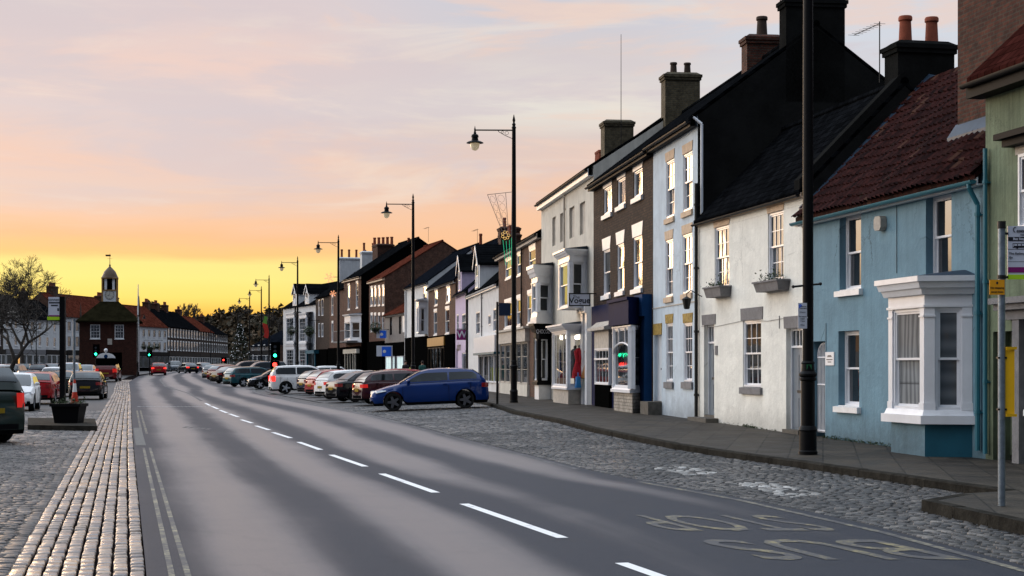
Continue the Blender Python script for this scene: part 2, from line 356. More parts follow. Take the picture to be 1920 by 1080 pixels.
def cob(Xp, Y):
    """surface height of the setted parking strip on the right (falls to the road)"""
    a, b = along(RE, Y), along(KB, Y); f = min(1, max(0, (Xp-a)/max(b-a, .3)))
    return g(Y)*(1-f)+(pav(Y)-.11)*f
def GH(Xp, Y):
    if Xp <= along(RE, Y): return g(Y)
    if Xp <= along(KB, Y): return cob(Xp, Y)
    return pav(Y)
def strip(name, fa, fb, zf, Ys, m, nx=1, dz=0.):
    vs, fs, uv = [], [], []
    acc = 0.
    for Y in Ys:
        a, b = fa(Y), fb(Y)
        for i in range(nx+1):
            x = a+(b-a)*i/nx; vs.append((x, Y, zf(x, Y)+dz)); uv.append((i/nx, Y))
    n = nx+1
    for j in range(len(Ys)-1):
        for i in range(nx): fs.append((j*n+i, j*n+i+1, (j+1)*n+i+1, (j+1)*n+i))
    me = bpy.data.meshes.new(name); me.from_pydata(vs, [], fs); me.materials.append(MATS[m])
    ul = me.uv_layers.new(name='UVMap')
    li = np.zeros(len(me.loops), int); me.loops.foreach_get('vertex_index', li)
    ul.data.foreach_set('uv', np.array(uv)[li].ravel()); me.polygons.foreach_set('use_smooth', [True]*len(fs)); me.update()
    o = bpy.data.objects.new(name, me); COL.objects.link(o); return structure(o)
YS = list(np.arange(0, 60, 1.5))+list(np.arange(60, 320, 4.))
# ---- materials
m, G, p = new_mat('asphalt')
uvn = G.n('ShaderNodeTexCoord').outputs['UV']; u, v, _ = G.sep(uvn)[:3]
ob = G.n('ShaderNodeTexCoord').outputs['Object']
wob = G.m('MULTIPLY', G.m('SUBTRACT', G.noise(G.xyz(0., G.m('MULTIPLY', v, .05), 0.), 1., 2), .5), .05)
uu = G.m('ADD', u, wob)
nb = G.noise(G.xyz(G.m('MULTIPLY', uu, 9.), G.m('MULTIPLY', v, .05), 0.), 1., 4, .55, .15)
nb2 = G.noise(G.xyz(G.m('MULTIPLY', uu, 4.), G.m('MULTIPLY', v, .22), 4.), 1., 5, .6, .2)
# wheel tracks: four polished bands across the carriageway
trk = G.m('MULTIPLY', G.m('ADD', G.m('COSINE', G.m('MULTIPLY', G.m('SUBTRACT', uu, .145), 25.13)), 1.), .5)
pol = G.m('ADD', G.m('MULTIPLY', trk, .60), G.m('ADD', G.m('MULTIPLY', nb, .52), G.m('MULTIPLY', nb2, .38)))
pol = G.m('SUBTRACT', pol, G.m('MULTIPLY', G.ss(v, 30., 16.), G.ss(u, .42, .7, 0., .55)))  # near right lane: weaker sky reflection put into the colour as darkening
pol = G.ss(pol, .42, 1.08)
fine = G.noise(ob, 48., 4, .8); med = G.noise(ob, 1.4, 5, .6)
col = G.mix(pol, (.013, .016, .026), (.092, .070, .066))  # worn tone of the bands, with warm sky sheen put into the colour
col = G.mix(G.ss(fine, .48, .70, 0., .6), col, (.12, .112, .115)); col = G.mix(G.ss(fine, .46, .30, 0., .6), col, (.010, .011, .015)); col = G.mix(G.ss(med, .5, .75, 0., .35), col, (.028, .029, .034))
vo = G.n('ShaderNodeTexVoronoi'); vo.inputs['Scale'].default_value = .33; vo.feature = 'DISTANCE_TO_EDGE'
dn = G.n('ShaderNodeVectorMath', operation='ADD'); G.put(dn.inputs[0], ob); G.put(dn.inputs[1], G.xyz(G.noise(ob, 2.5, 5, .7), G.noise(ob, 2.2, 5, .7), 0.)); G.put(vo.inputs['Vector'], dn.outputs[0])
col = G.mix(G.ss(vo.outputs[0], .010, .002, 0., .25), col, (.012, .012, .014))
G.put(p.inputs['Base Color'], col)
G.put(p.inputs['Roughness'], G.m('SUBTRACT', G.ss(fine, .3, .7, .52, .62), G.m('MULTIPLY', pol, .18)))
G.put(p.inputs['Specular IOR Level'], G.ss(pol, 0., 1., .12, .6))
bump(G, p, G.m('ADD', fine, G.m('MULTIPLY', G.noise(ob, 300., 2), .6)), .35, .004)
def stone_mat(name, cols, rough, spec=.5, mottle=6.):
    m, G, p = new_mat(name)
    geo = G.n('ShaderNodeNewGeometry'); ob = G.n('ShaderNodeTexCoord').outputs['Object']
    r_ = geo.outputs['Random Per Island']
    c = G.ramp(r_, [(i/(len(cols)-1), q) for i, q in enumerate(cols)])
    f = G.noise(ob, mottle*4, 5, .7); f2 = G.noise(ob, .5, 4, .6)
    k = G.m('MULTIPLY', G.ss(f, .3, .7, .6, 1.35), G.ss(f2, .35, .65, .7, 1.25))
    sc = G.n('ShaderNodeVectorMath', operation='SCALE'); G.put(sc.inputs[0], c); G.put(sc.inputs['Scale'], k)
    G.put(p.inputs['Base Color'], sc.outputs[0]); G.put(p.inputs['Roughness'], G.ss(f2, .35, .65, rough+.1, rough-.1)); p.inputs['Specular IOR Level'].default_value = spec
    bump(G, p, f, .5, .012)
stone_mat('sett_warm', [(.22, .165, .135), (.42, .30, .21), (.12, .10, .10), (.32, .235, .175), (.20, .16, .14)], .30, .9)
stone_mat('cobble', [(.022, .021, .023), (.07, .060, .052), (.010, .010, .012), (.045, .038, .033), (.016, .015, .015), (.17, .15, .13)], .40, .42)
stone_mat('cobble_white', [(.42, .40, .37), (.2, .19, .18), (.5, .48, .45)], .6, .4)
m, G, p = new_mat('cobble_sheet')      # joints between the stones, and the whole of the paving far off
ob = G.n('ShaderNodeTexCoord').outputs['Object']
vo = G.n('ShaderNodeTexVoronoi'); vo.inputs['Scale'].default_value = 5.5; G.put(vo.inputs['Vector'], ob)
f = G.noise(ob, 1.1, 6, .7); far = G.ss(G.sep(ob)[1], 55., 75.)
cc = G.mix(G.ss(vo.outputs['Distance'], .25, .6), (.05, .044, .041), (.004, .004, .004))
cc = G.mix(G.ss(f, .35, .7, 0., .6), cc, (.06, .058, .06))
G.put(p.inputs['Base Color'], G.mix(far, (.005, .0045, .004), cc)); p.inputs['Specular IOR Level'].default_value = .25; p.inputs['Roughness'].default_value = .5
bump(G, p, G.m('ADD', G.m('MULTIPLY', vo.outputs['Distance'], -1.), f), .8, .03)
m, G, p = new_mat('paving')
ob = G.n('ShaderNodeTexCoord').outputs['Object']
b = G.n('ShaderNodeTexBrick'); rot = G.n('ShaderNodeVectorRotate'); rot.inputs['Angle'].default_value = R(-79); G.put(rot.inputs['Vector'], ob); G.put(b.inputs['Vector'], rot.outputs[0])
b.inputs['Scale'].default_value = 1; b.inputs['Brick Width'].default_value = .9; b.inputs['Row Height'].default_value = .6; b.inputs['Mortar Size'].default_value = .012
b.inputs['Color1'].default_value = (.055, .046, .036, 1); b.inputs['Color2'].default_value = (.036, .031, .026, 1); p.inputs['Specular IOR Level'].default_value = .12; b.inputs['Mortar'].default_value = (.014, .013, .011, 1)
f = G.noise(ob, 1.3, 6, .7); f2 = G.noise(ob, 25., 4, .7)
sc_ = G.n('ShaderNodeVectorMath', operation='SCALE'); G.put(sc_.inputs[0], b.outputs[0]); G.put(sc_.inputs['Scale'], G.m('MULTIPLY', G.ss(f, .3, .7, .55, 1.4), G.ss(f2, .3, .7, .8, 1.2)))
G.put(p.inputs['Base Color'], sc_.outputs[0]); G.put(p.inputs['Roughness'], G.ss(f, .3, .7, .5, .8)); bump(G, p, G.m('ADD', f2, G.m('MULTIPLY', b.outputs['Fac'], -2.)), .3, .008)
mat('kerb_stone', (.026, .024, .020), .9, .5, 4., .5, 20., spec=.05); mat('earth', (.03, .03, .025), .9, .3, .2); mat('joint_earth', (.010, .008, .008), 1., .3, 6., spec=0)
def worn(name, col, keep=.5, sc=9.):
    """road paint with worn holes showing asphalt"""
    m, G, p = new_mat(name); ob = G.n('ShaderNodeTexCoord').outputs['Object']
    f = G.noise(ob, sc, 8, .8); f2 = G.noise(ob, 1.3, 3, .5)
    w = G.ss(G.m('ADD', f, G.m('MULTIPLY', f2, .5)), keep+.18, keep+.40)
    G.put(p.inputs['Base Color'], G.mix(w, col, (.055, .053, .055))); p.inputs['Roughness'].default_value = .6; p.inputs['Specular IOR Level'].default_value = .3
worn('paint_white', (.80, .78, .76), .62); worn('paint_white_old', (.26, .25, .25), .34); worn('paint_yellow', (.30, .265, .17), .40); worn('paint_yellow_old', (.27, .22, .10), .38)
# ---- sheets
vs = []; fs = []
gx = [-2500, -900, -300, -150, -110, -80, -40, 0, 20, 60, 150, 400, 2500]; gy = [-200, 0]+YS[2::3]+[330, 380, 450, 600, 1000, 2500]
for Y in gy:
    for x in gx: vs.append((x, Y, g(Y)-.09))
n = len(gx)
for j in range(len(gy)-1):
    for i in range(n-1): fs.append((j*n+i, j*n+i+1, (j+1)*n+i+1, (j+1)*n+i))
me = bpy.data.meshes.new('ground'); me.from_pydata(vs, [], fs); me.materials.append(MATS['earth'])
o = bpy.data.objects.new('ground', me); COL.objects.link(o); structure(o)
SW = 1.12                               # width of the smooth sett strip beside the road
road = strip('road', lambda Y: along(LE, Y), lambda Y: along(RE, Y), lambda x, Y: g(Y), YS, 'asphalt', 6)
strip('cobbled_parking_area', lambda Y: min(-95., along(LE, Y)-40), lambda Y: along(LE, Y)-SW+.05, lambda x, Y: g(Y)-.012, YS, 'cobble_sheet', 8)
strip('cobbled_kerb_area', lambda Y: along(RE, Y), lambda Y: along(KB, Y), cob, YS, 'cobble_sheet', 6, -.014)
strip('sett_bed', lambda Y: along(LE, Y)-SW+.05, lambda Y: along(LE, Y), lambda x, Y: g(Y)-.03, YS, 'joint_earth', 1)
strip('pavement', lambda Y: along(KB, Y)+.16, lambda Y: along(FW, Y)+.4, lambda x, Y: pav(Y), YS, 'paving', 3)
# kerb stones, one long worn line
def kerb_line(pts, top, name, seg=.9, h=.35, wd=.16):
    mb = MB(); P = [Vector((x, y)) for x, y in pts]
    for a, b in zip(P[:-1], P[1:]):
        L = (b-a).length; k = max(1, int(L/seg)); d = (b-a)/L; nrm = Vector((d.y, -d.x))   # towards the pavement (right of travel)
        for i in range(k):
            p0 = a+d*(L*i/k+.004); p1 = a+d*(L*(i+1)/k-.004); z = [top(q.x, q.y)+rnd.uniform(-.003, .004) for q in (p0, p1)]
            q0, q1 = p0+nrm*wd, p1+nrm*wd; c0, c1 = p0+nrm*.018, p1+nrm*.018
            ring = lambda zz, A, B, C, D: [(A.x, A.y, zz), (B.x, B.y, zz), (C.x, C.y, zz), (D.x, D.y, zz)]
            i0 = [mb.P(q) for q in ((p0.x, p0.y, z[0]-h), (p1.x, p1.y, z[1]-h), (p1.x, p1.y, z[1]-.02), (p0.x, p0.y, z[0]-.02), (c0.x, c0.y, z[0]), (c1.x, c1.y, z[1]), (q1.x, q1.y, z[1]), (q0.x, q0.y, z[0]))]
            mb.idx((i0[0], i0[1], i0[2], i0[3])); mb.idx((i0[3], i0[2], i0[5], i0[4])); mb.idx((i0[4], i0[5], i0[6], i0[7])); mb.idx((i0[0], i0[3], i0[4], i0[7])); mb.idx((i0[1], i0[6], i0[5], i0[2]))
    return structure(mb.build(name, 'kerb_stone'))
kerb_line([p for p in KB if p[1] < 320], lambda x, Y: pav(Y)+.006, 'kerb')
# raised bus boarding platform (front right)
pf = [gp(1728, 957, 0.), gp(1925, 1003, 0.), gp(2300, 1092, 0.), (8.3, 9), (9.6, 14), (7.6, 19.8), (6.9, 20.4), gp(1800, 936, .05)]
mb = MB(); cxp = sum(p[0] for p in pf)/len(pf); cyp = sum(p[1] for p in pf)/len(pf)
mb.face([(x, y, .117) for x, y in pf][::-1] if False else [(x, y, .117) for x, y in pf])
for a, b in zip(pf, pf[1:]+pf[:1]): mb.face([(a[0], a[1], -.2), (b[0], b[1], -.2), (b[0], b[1], .117), (a[0], a[1], .117)])
structure(mb.build('pavement', 'paving'))
mb = MB()
for a, b in zip([pf[7], pf[0], pf[1]], [pf[0], pf[1], pf[2]]):
    a, b = Vector(a), Vector(b); L = (b-a).length; d = (b-a)/L; k = max(1, int(L/.9)); nn = Vector((-d.y, d.x))
    for i in range(k):
        p0, p1 = a+d*(L*i/k+.006), a+d*(L*(i+1)/k-.006); q0, q1 = p0+nn*.15, p1+nn*.15; p0, p1 = p0-nn*.012, p1-nn*.012; h_ = .122+rnd.uniform(-.003, .003)
        mb.hexa([(p.x, p.y, -.15) for p in (p0, p1, q1, q0)], [(p0.x+nn.x*.012, p0.y+nn.y*.012, h_), (p1.x+nn.x*.012, p1.y+nn.y*.012, h_), (q1.x, q1.y, h_), (q0.x, q0.y, h_)])
structure(mb.build('kerb', 'kerb_stone'))
# ---- stones laid one by one where the camera is close
def stones(name, gen, m, extra=None):
    V, Fc, MI = [], [], []
    k = 0
    for (cx, cy, z, hw, hl, ang, mi) in gen:
        ca, sa = math.cos(ang), math.sin(ang); tz = rnd.uniform(-.004, .006); bx, by = rnd.gauss(0, .035), rnd.gauss(0, .03)
        for (s_, zz) in ((1., -.04), (1., -.010), (.84, .004)):
            for dx, dy in ((-1, -1), (1, -1), (1, 1), (-1, 1)):
                lx, ly = dx*hw*s_*rnd.uniform(.95, 1.03), dy*hl*(1-(1-s_)*hw/hl)*rnd.uniform(.97, 1.02)
                V.append((cx+lx*ca-ly*sa, cy+lx*sa+ly*ca, z+zz+tz+(bx*lx+by*ly)))
        for q in ((0, 1, 5, 4), (1, 2, 6, 5), (2, 3, 7, 6), (3, 0, 4, 7), (4, 5, 9, 8), (5, 6, 10, 9), (6, 7, 11, 10), (7, 4, 8, 11), (8, 9, 10, 11)):
            Fc.append(tuple(k+i for i in q)); MI.append(mi)
        k += 12
    me = bpy.data.meshes.new(name); me.from_pydata(V, [], Fc)
    for q in m: me.materials.append(MATS[q])
    me.polygons.foreach_set('material_index', MI); me.polygons.foreach_set('use_smooth', [True]*len(Fc)); me.update()
    o = bpy.data.objects.new(name, me); COL.objects.link(o); return structure(o)
def left_setts():
    nc = 8; wdt = SW/nc
    for c in range(nc):
        Y = 9.+rnd.random()*.3
        while Y < 150:
            L = rnd.uniform(.17, .30)*(1 if Y < 70 else 1.8)
            x = along(LE, Y+L/2)-wdt*(c+.5); x2 = along(LE, Y+L); x1 = along(LE, Y)
            yield (x+rnd.uniform(-.006, .006), Y+L/2, g(Y)-.002+(.006 if c == 0 else 0), wdt/2-.014, L/2-.008, -math.atan2(x2-x1, L)*1., 0)
            Y += L
stones('sett_strip', left_setts(), ['sett_warm'])
def left_cobbles():
    Y = 10.
    while Y < 62:
        st = .125 if Y < 35 else .2
        x = along(LE, Y)-SW+.01; lim = -.33*Y-1.6
        while x > lim:
            w = rnd.uniform(.12, .2)
            if Y > 35: w *= 1.4
            yield (x-w/2, Y+rnd.uniform(-.012, .012), g(Y)-.004, w/2-.014, st/2-.012, rnd.uniform(-.08, .08), 0); x -= w
        Y += st
stones('cobblestones', left_cobbles(), ['cobble'])
# faded white paint on some stones right
def inpoly(x, y, P):
    c = False; j = len(P)-1
    for i in range(len(P)):
        if (P[i][1] > y) != (P[j][1] > y) and x < (P[j][0]-P[i][0])*(y-P[i][1])/(P[j][1]-P[i][1])+P[i][0]: c = not c
        j = i
    return c
WP = [[gp(*q) for q in P] for P in (((1222, 876), (1290, 872), (1345, 885), (1290, 890)), ((1368, 905), (1440, 903), (1550, 925), (1480, 932)), ((1010, 866), (1040, 862), (1060, 872), (1030, 876)))]
def right_cobbles():
    Y = 8.
    while Y < 66:
        st = .125 if Y < 40 else .18
        x = along(RE, Y)+.05; lim = along(KB, Y)-.04
        if Y < 20.3: lim = min(lim, 12)
        row = 0
        while x < lim:
            w = rnd.uniform(.11, .19)*(1. if Y < 40 else 1.3); c = (x+w/2, Y)
            mi = 0
            if Y > 12 and any(inpoly(c[0], c[1], P) for P in WP) and rnd.random() < .62: mi = 1
            yield (x+w/2, Y+rnd.uniform(-.012, .012), cob(x+w/2, Y)-.006, w/2-.014, st/2-.013, -.2+rnd.uniform(-.07, .07), mi); x += w
        Y += st
stones('cobblestones', right_cobbles(), ['cobble', 'cobble_white'])
# ---- painted markings
def ribbon(name, pts, w, m, dz=.004, step=1.):
    """flat painted line following ground points"""
    P = []
    for a, b in zip(pts[:-1], pts[1:]):
        a, b = Vector(a), Vector(b); k = max(1, int((b-a).length/step))
        P += [a+(b-a)*i/k for i in range(k)]
    P.append(Vector(pts[-1])); mb = MB(); prev = None
    for i, q in enumerate(P):
        d = (P[min(i+1, len(P)-1)]-P[max(i-1, 0)]).normalized(); nn = Vector((-d.y, d.x))*w/2
        cur = (mb.P((q.x+nn.x, q.y+nn.y, g(q.y)+dz)), mb.P((q.x-nn.x, q.y-nn.y, g(q.y)+dz)))
        if prev: mb.idx((prev[0], prev[1], cur[1], cur[0]))
        prev = cur
    return structure(mb.build(name, m))
for a, b in (((1165, 1056), (1250, 1086)), ((870, 945), (1055, 1009)), ((716, 888.5), (817, 924)), ((621, 853), (685, 875)), ((560, 829), (601, 843.5)), ((512, 811), (545, 821.5)), ((480, 798.5), (505, 806.5)), ((452, 787), (473, 793.5)), ((430, 776), (447, 782)), ((412, 769), (426, 774.5)), ((397, 762), (409, 767)), ((385, 756), (394, 760.5))):
    ribbon('road_marking', [gp(*a), gp(*b)], .12, 'paint_white')
ribbon('road_marking', [gp(378, 752), gp(355, 738), (-26.2, 121), (-33, 150), (-39.5, 182), (-46, 220)], .16, 'paint_white_old')
for off, y0 in ((.20, 0), (.33, 0)):
    ribbon('yellow_line', [(along(LE, Y)+off, Y) for Y in (6, 10, 13, 16, 20, 25, 30, 33.)], .05, 'paint_yellow')
    ribbon('yellow_line', [(along(LE, Y)+off+.02, Y) for Y in (40, 46, 52, 58, 62.)], .06, 'paint_yellow_old')
ribbon('yellow_line', [(along(RE, Y)-.16, Y) for Y in (8, 12, 16, 20, 23.2)], .09, 'paint_yellow')
ribbon('yellow_line', [(along(RE, Y)-.16, Y) for Y in (26, 31, 38, 45.)], .10, 'paint_white_old')
ribbon('road_edge_line', [(along(RE, Y)-.1, Y) for Y in (48, 60, 75, 90, 105, 118, 130, 145, 160, 178)], .22, 'paint_white_old')
ribbon('road_edge_line', [(along(RE, Y)+.75, Y) for Y in (75, 90, 105, 118, 130, 145)], .16, 'paint_white_old', .03)
mat('patch_mat', (.10, .10, .095), .7, .3, 8.)
pw = [(along(LE, 34)+.04, 34.), (along(LE, 34)+.26, 34.), (along(LE, 44)+.24, 44.), (along(LE, 44)+.03, 44.)]
mbp = MB(); mbp.face([(x, y, g(y)+.005) for x, y in pw]); structure(mbp.build('road_patch', 'patch_mat'))
# crossing studs and worn cross marks
mb = MB()
for row, (ya, xa, xb, k) in enumerate(((762.5, 262, 392, 19),)):
    for i in range(k):
        x_, y_ = gp(xa+(xb-xa)*i/(k-1), ya); w = .11
        mb.face([(x_-w, y_-w, g(y_)+.004), (x_+w, y_-w, g(y_)+.004), (x_+w, y_+w, g(y_)+.004), (x_-w, y_+w, g(y_)+.004)])
structure(mb.build('crossing_studs', 'paint_white'))
mb = MB()
for i in range(5):
    x_, y_ = gp(352+i*10.5, 801+i*.9); mb.face([(x_-.07, y_-.45, g(y_)+.004), (x_+.05, y_-.45, g(y_)+.004), (x_-.03, y_+.45, g(y_)+.004), (x_-.15, y_+.45, g(y_)+.004)])
structure(mb.build('road_marking', 'paint_white_old'))
# BUS / STOP, read by drivers coming towards the camera
def road_word(s, c, hgt, wid, m, ang):
    o = text(s, 1., m, None, Matrix.Identity(4), 'road_lettering', .0, .006)
    me = o.data; co = np.empty(len(me.vertices)*3); me.vertices.foreach_get('co', co); co = co.reshape(-1, 3)
    co[:, 0] = (co[:, 0]-co[:, 0].min())/np.ptp(co[:, 0])-.5; co[:, 1] = (co[:, 1]-co[:, 1].min())/np.ptp(co[:, 1])-.5
    x = -co[:, 0]*wid; y = -co[:, 1]*hgt
    x = x-math.tan(ang)*y
    co[:, 0] = c[0]+x; co[:, 1] = c[1]+y; co[:, 2] = .0045
    me.vertices.foreach_set('co', co.ravel()); me.update(); return structure(o)
road_word('BUS', (2.83, 14.55), 1.65, 1.75, 'paint_yellow_old', .27)
road_word('STOP', (2.25, 17.05), 1.75, 1.75, 'paint_yellow_old', .27)
# ================================================================== BUILDINGS
class Bld:
    """terrace house; local x runs along the street front (picture-left to picture-right), y into the building, z up"""
    def __init__(s, name, label, cat, A, B, zb, eave, ridge, depth, wall, group=None, rd=None, side=None):
        s.A = Vector(A); s.B = Vector(B); s.W = (s.B-s.A).length; s.d = (s.B-s.A)/s.W; s.n = Vector((-s.d.y, s.d.x))
        s.zb = zb; s.e = eave-zb; s.r = ridge-zb; s.D = depth; s.rd = rd or depth/2; s.wall = wall; s.side = side or wall
        s.o = empty(name, (A[0], A[1], zb), math.atan2(s.d.y, s.d.x), label, cat, group); s.holes = []
    def u(s, x, off=0.):
        k = (x-960)/F
        return (k*s.A.y-s.A.x+off*(k*s.n.y-s.n.x))/(s.d.x-k*s.d.y)
    def Y(s, u, off=0.): return s.A.y+s.d.y*u+s.n.y*off
    def z(s, y, u, off=0.): return hz(y, s.Y(u, off))-s.zb
    def rect(s, x0, x1, yt, yb, off=0.):
        u0, u1 = s.u(x0, off), s.u(x1, off); um = (u0+u1)/2
        return u0, u1, s.z(yb, um, off), s.z(yt, um, off)
    # -- openings
    def window(s, x0, x1, yt, yb, **k):
        return s.window_m(*s.rect(x0, x1, yt, yb), **k)
    def window_m(s, u0, u1, z0, z1, reveal=.12, cols=2, rows=2, sash=True, frame='white_gloss', pane='pane_dark', lintel=None, sill=None, blind=False, arch=False, label=None):
        s.holes.append((u0, u1, z0, z1, reveal))
        if blind:
            mb = MB(); mb.face([(u0, reveal, z0), (u1, reveal, z0), (u1, reveal, z1), (u0, reveal, z1)]); w = mb.build('window', blind, s.o)
        else: w = sash_window(s.o, T(u0, reveal-.075, z0), u1-u0, z1-z0, cols, rows, sash, frame, pane, label)
        if lintel:
            m, hh, ex, tp = (lintel+(.0,))[:4] if len(lintel) < 4 else lintel
            mb = MB(); mb.prism_y([(u0-ex, z1), (u1+ex, z1), (u1+ex+tp, z1+hh), (u0-ex-tp, z1+hh)], -.018, .02); mb.build('lintel', m, w)
        if sill:
            m, hh, ex, pr = sill; mb = MB(); mb.hexa([(u0-ex, -pr, z0-hh), (u1+ex, -pr, z0-hh), (u1+ex, .02, z0-hh), (u0-ex, .02, z0-hh)], [(u0-ex, -pr, z0-.015), (u1+ex, -pr, z0-.015), (u1+ex, .02, z0+.0), (u0-ex, .02, z0+.0)])
            mb.box(u0+.003, u1-.003, .0, reveal-.07, z0-.02, z0+.012); mb.build('sill', m, w)
        return w
    def door(s, x0, x1, yt, yb, fan=None, m='door_grey', frame='white_gloss', reveal=.14, lintel=None, step=None, panels=4, knob=True, label=None):
        u0, u1, z0, z1 = s.rect(x0, x1, yt, yb); return s.door_m(u0, u1, z0, z1, s.z(fan, (u0+u1)/2) if fan else None, m, frame, reveal, lintel, step, panels, knob, label)
    def door_m(s, u0, u1, z0, z1, zf=None, m='door_grey', frame='white_gloss', reveal=.14, lintel=None, step=None, panels=4, knob=True, label=None):
        s.holes.append((u0, u1, -.2, z1, reveal)); fw = .055; r = reveal
        ztop = zf if zf else z1-fw
        mb = MB(); a, b = u0+fw, u1-fw
        mb.box(a, b, r, r+.04, z0, ztop)
        pw = (b-a)
        for px in ((a+.1*pw, a+.45*pw), (a+.55*pw, a+.9*pw)):
            for pz in ((.08, .42), (.5, .92)):
                if panels: mb.box(px[0], px[1], r-.012, r, z0+(ztop-z0)*pz[0], z0+(ztop-z0)*pz[1])
        d = mb.build('door', m, s.o, label=label)
        fr = MB(); fr.box(u0, a, r-.03, r+.05, z0, z1); fr.box(b, u1, r-.03, r+.05, z0, z1); fr.box(a, b, r-.03, r+.05, z1-fw, z1)
        if zf:
            fr.box(a, b, r-.03, r+.05, zf, zf+.05)
            for i in range(1, 4): xx = a+(b-a)*i/4; fr.box(xx-.012, xx+.012, r-.01, r+.02, zf+.05, z1-fw)
        fr.build('door_frame', frame, d)
        if zf:
            g2 = MB(); g2.face([(a, r+.02, zf+.05), (b, r+.02, zf+.05), (b, r+.02, z1-fw), (a, r+.02, z1-fw)]); g2.build('fanlight', 'pane_dark', d)
        if knob:
            k = MB(); k.ball((b-.09, r-.045, z0+1.0), .03); k.build('handle', 'iron', d); k = MB(); k.box((a+b)/2-.12, (a+b)/2+.12, r-.02, r-.012, z0+.93, z0+.99); k.build('letterbox', 'iron', d)
        if lintel:
            mm, hh, ex = lintel[:3]; mb = MB(); mb.prism_y([(u0-ex, z1), (u1+ex, z1), (u1+ex+.03, z1+hh), (u0-ex-.03, z1+hh)], -.018, .02); mb.build('lintel', mm, d)
        if step:
            mm, zz, pr, ex = step; mb = MB(); mb.box(u0-ex, u1+ex, -pr, .1, -.2, zz); mb.box(u0, u1, .0, r+.04, -.2, z0-.002); mb.build('doorstep', mm, d)
        return d
    # -- wall mesh with holes
    def finish(s, z0=-.5, back=True, ends=(True, True), roof=None, over=.22, verge=.03, ridge_tiles=True, hip=False, pan=False, thick=.09):
        mb = MB(); Wd = s.W; us = sorted({0., Wd}|{round(v, 4) for h in s.holes for v in h[:2]}); zs = sorted({z0, s.e}|{round(v, 4) for h in s.holes for v in h[2:4]})
        # long plain runs are cut so shading stays even
        for i in range(len(us)-1):
            for j in range(len(zs)-1):
                uc, zc = (us[i]+us[i+1])/2, (zs[j]+zs[j+1])/2
                if us[i+1]-us[i] < .002 or zs[j+1]-zs[j] < .002: continue
                if any(h[0] < uc < h[1] and h[2] < zc < h[3] for h in s.holes): continue
                mb.face([(us[i], 0, zs[j]), (us[i+1], 0, zs[j]), (us[i+1], 0, zs[j+1]), (us[i], 0, zs[j+1])])
        for u0, u1, a, b, r in s.holes:
            q = ((u0, a), (u1, a), (u1, b), (u0, b)); rr = r+.05
            for k in range(4):
                p0, p1 = q[k], q[(k+1) % 4]; mb.face([(p0[0], 0, p0[1]), (p0[0], rr, p0[1]), (p1[0], rr, p1[1]), (p1[0], 0, p1[1])])
        prof = [(0, z0), (s.D, z0), (s.D, s.e), (s.rd, s.r), (0, s.e)] if not hip else [(0, z0), (s.D, z0), (s.D, s.e), (0, s.e)]
        if ends[0]: mb.face([(0, y, z) for y, z in prof], 1)
        if ends[1]: mb.face([(Wd, y, z) for y, z in prof][::-1], 1)
        if back: mb.face([(0, s.D, z0), (0, s.D, s.e), (Wd, s.D, s.e), (Wd, s.D, z0)], 1)
        w = mb.build('wall', [s.wall, s.side], s.o)
        rf = None
        if roof:
            sl = (s.r-s.e)/s.rd; sb = (s.r-s.e)/(s.D-s.rd); lift = .03
            mb = MB()
            lo = [(-over, s.e-over*sl+lift), (s.rd, s.r+lift), (s.D+.2, s.e-.2*sb+lift)]; x0, x1 = -verge, Wd+verge
            if hip:
                hx = min(s.rd*.9, Wd*.45)
                a = [(x0-over*0, -over, lo[0][1]), (x1, -over, lo[0][1]), (x1, s.D+.2, lo[2][1]), (x0, s.D+.2, lo[2][1])]
                r0, r1 = (x0+(hx if hip in (1, 3) else 0), s.rd, s.r), (x1-(hx if hip in (2, 3) else 0), s.rd, s.r)
                mb.face([a[0], a[1], r1, r0]); mb.face([a[2], a[3], r0, r1]); mb.face([a[1], a[2], r1]); mb.face([a[3], a[0], r0]); mb.face(a[::-1])
            else:
                up = [(y, z+thick) for y, z in lo]
                for (p, q_, P, Q) in ((lo[0], lo[1], up[0], up[1]), (lo[1], lo[2], up[1], up[2])):
                    mb.hexa([(x0, p[0], p[1]), (x1, p[0], p[1]), (x1, q_[0], q_[1]), (x0, q_[0], q_[1])], [(x0, P[0], P[1]), (x1, P[0], P[1]), (x1, Q[0], Q[1]), (x0, Q[0], Q[1])])
                if ridge_tiles: mb.cyl((x0, s.rd, s.r+lift+thick-.02), (x1, s.rd, s.r+lift+thick-.02), .10, .10, 8)
            rf = mb.build('roof', roof, s.o)
            if pan:        # waves of real pantiles over the front slope
                p2 = MB(); nx = int(Wd/.20)*6; L = math.hypot(s.rd+over, s.r-s.e+over*sl); ny = int(L/.27); dy, dz = (s.rd+over)/L, (s.r-s.e+over*sl)/L
                rows = []
                for j in range(ny):
                    for e_ in (0, 1):
                        t_ = (j+e_*.999)*L/ny; row = []; lift2 = thick+.012+(.035 if e_ == 0 else .004)
                        for i in range(nx+1):
                            ph = i/6*2*math.pi; h2 = .022*math.sin(i*.045+j*.13)+.016*math.sin(i*.11-j*.31)+.028*math.sin(ph)+.012*math.sin(2*ph+.5)+lift2+rnd.uniform(-.002, .002)
                            row.append(p2.P((x0+(x1-x0)*i/nx, lo[0][0]+dy*t_-dz*h2, lo[0][1]+dz*t_+dy*h2)))
                        rows.append(row)
                for A_, B_ in zip(rows[:-1], rows[1:]):
                    for i in range(nx): p2.idx((A_[i], A_[i+1], B_[i+1], B_[i]))
                p2.build('tiles', roof, rf, smooth=50)
        return w, rf
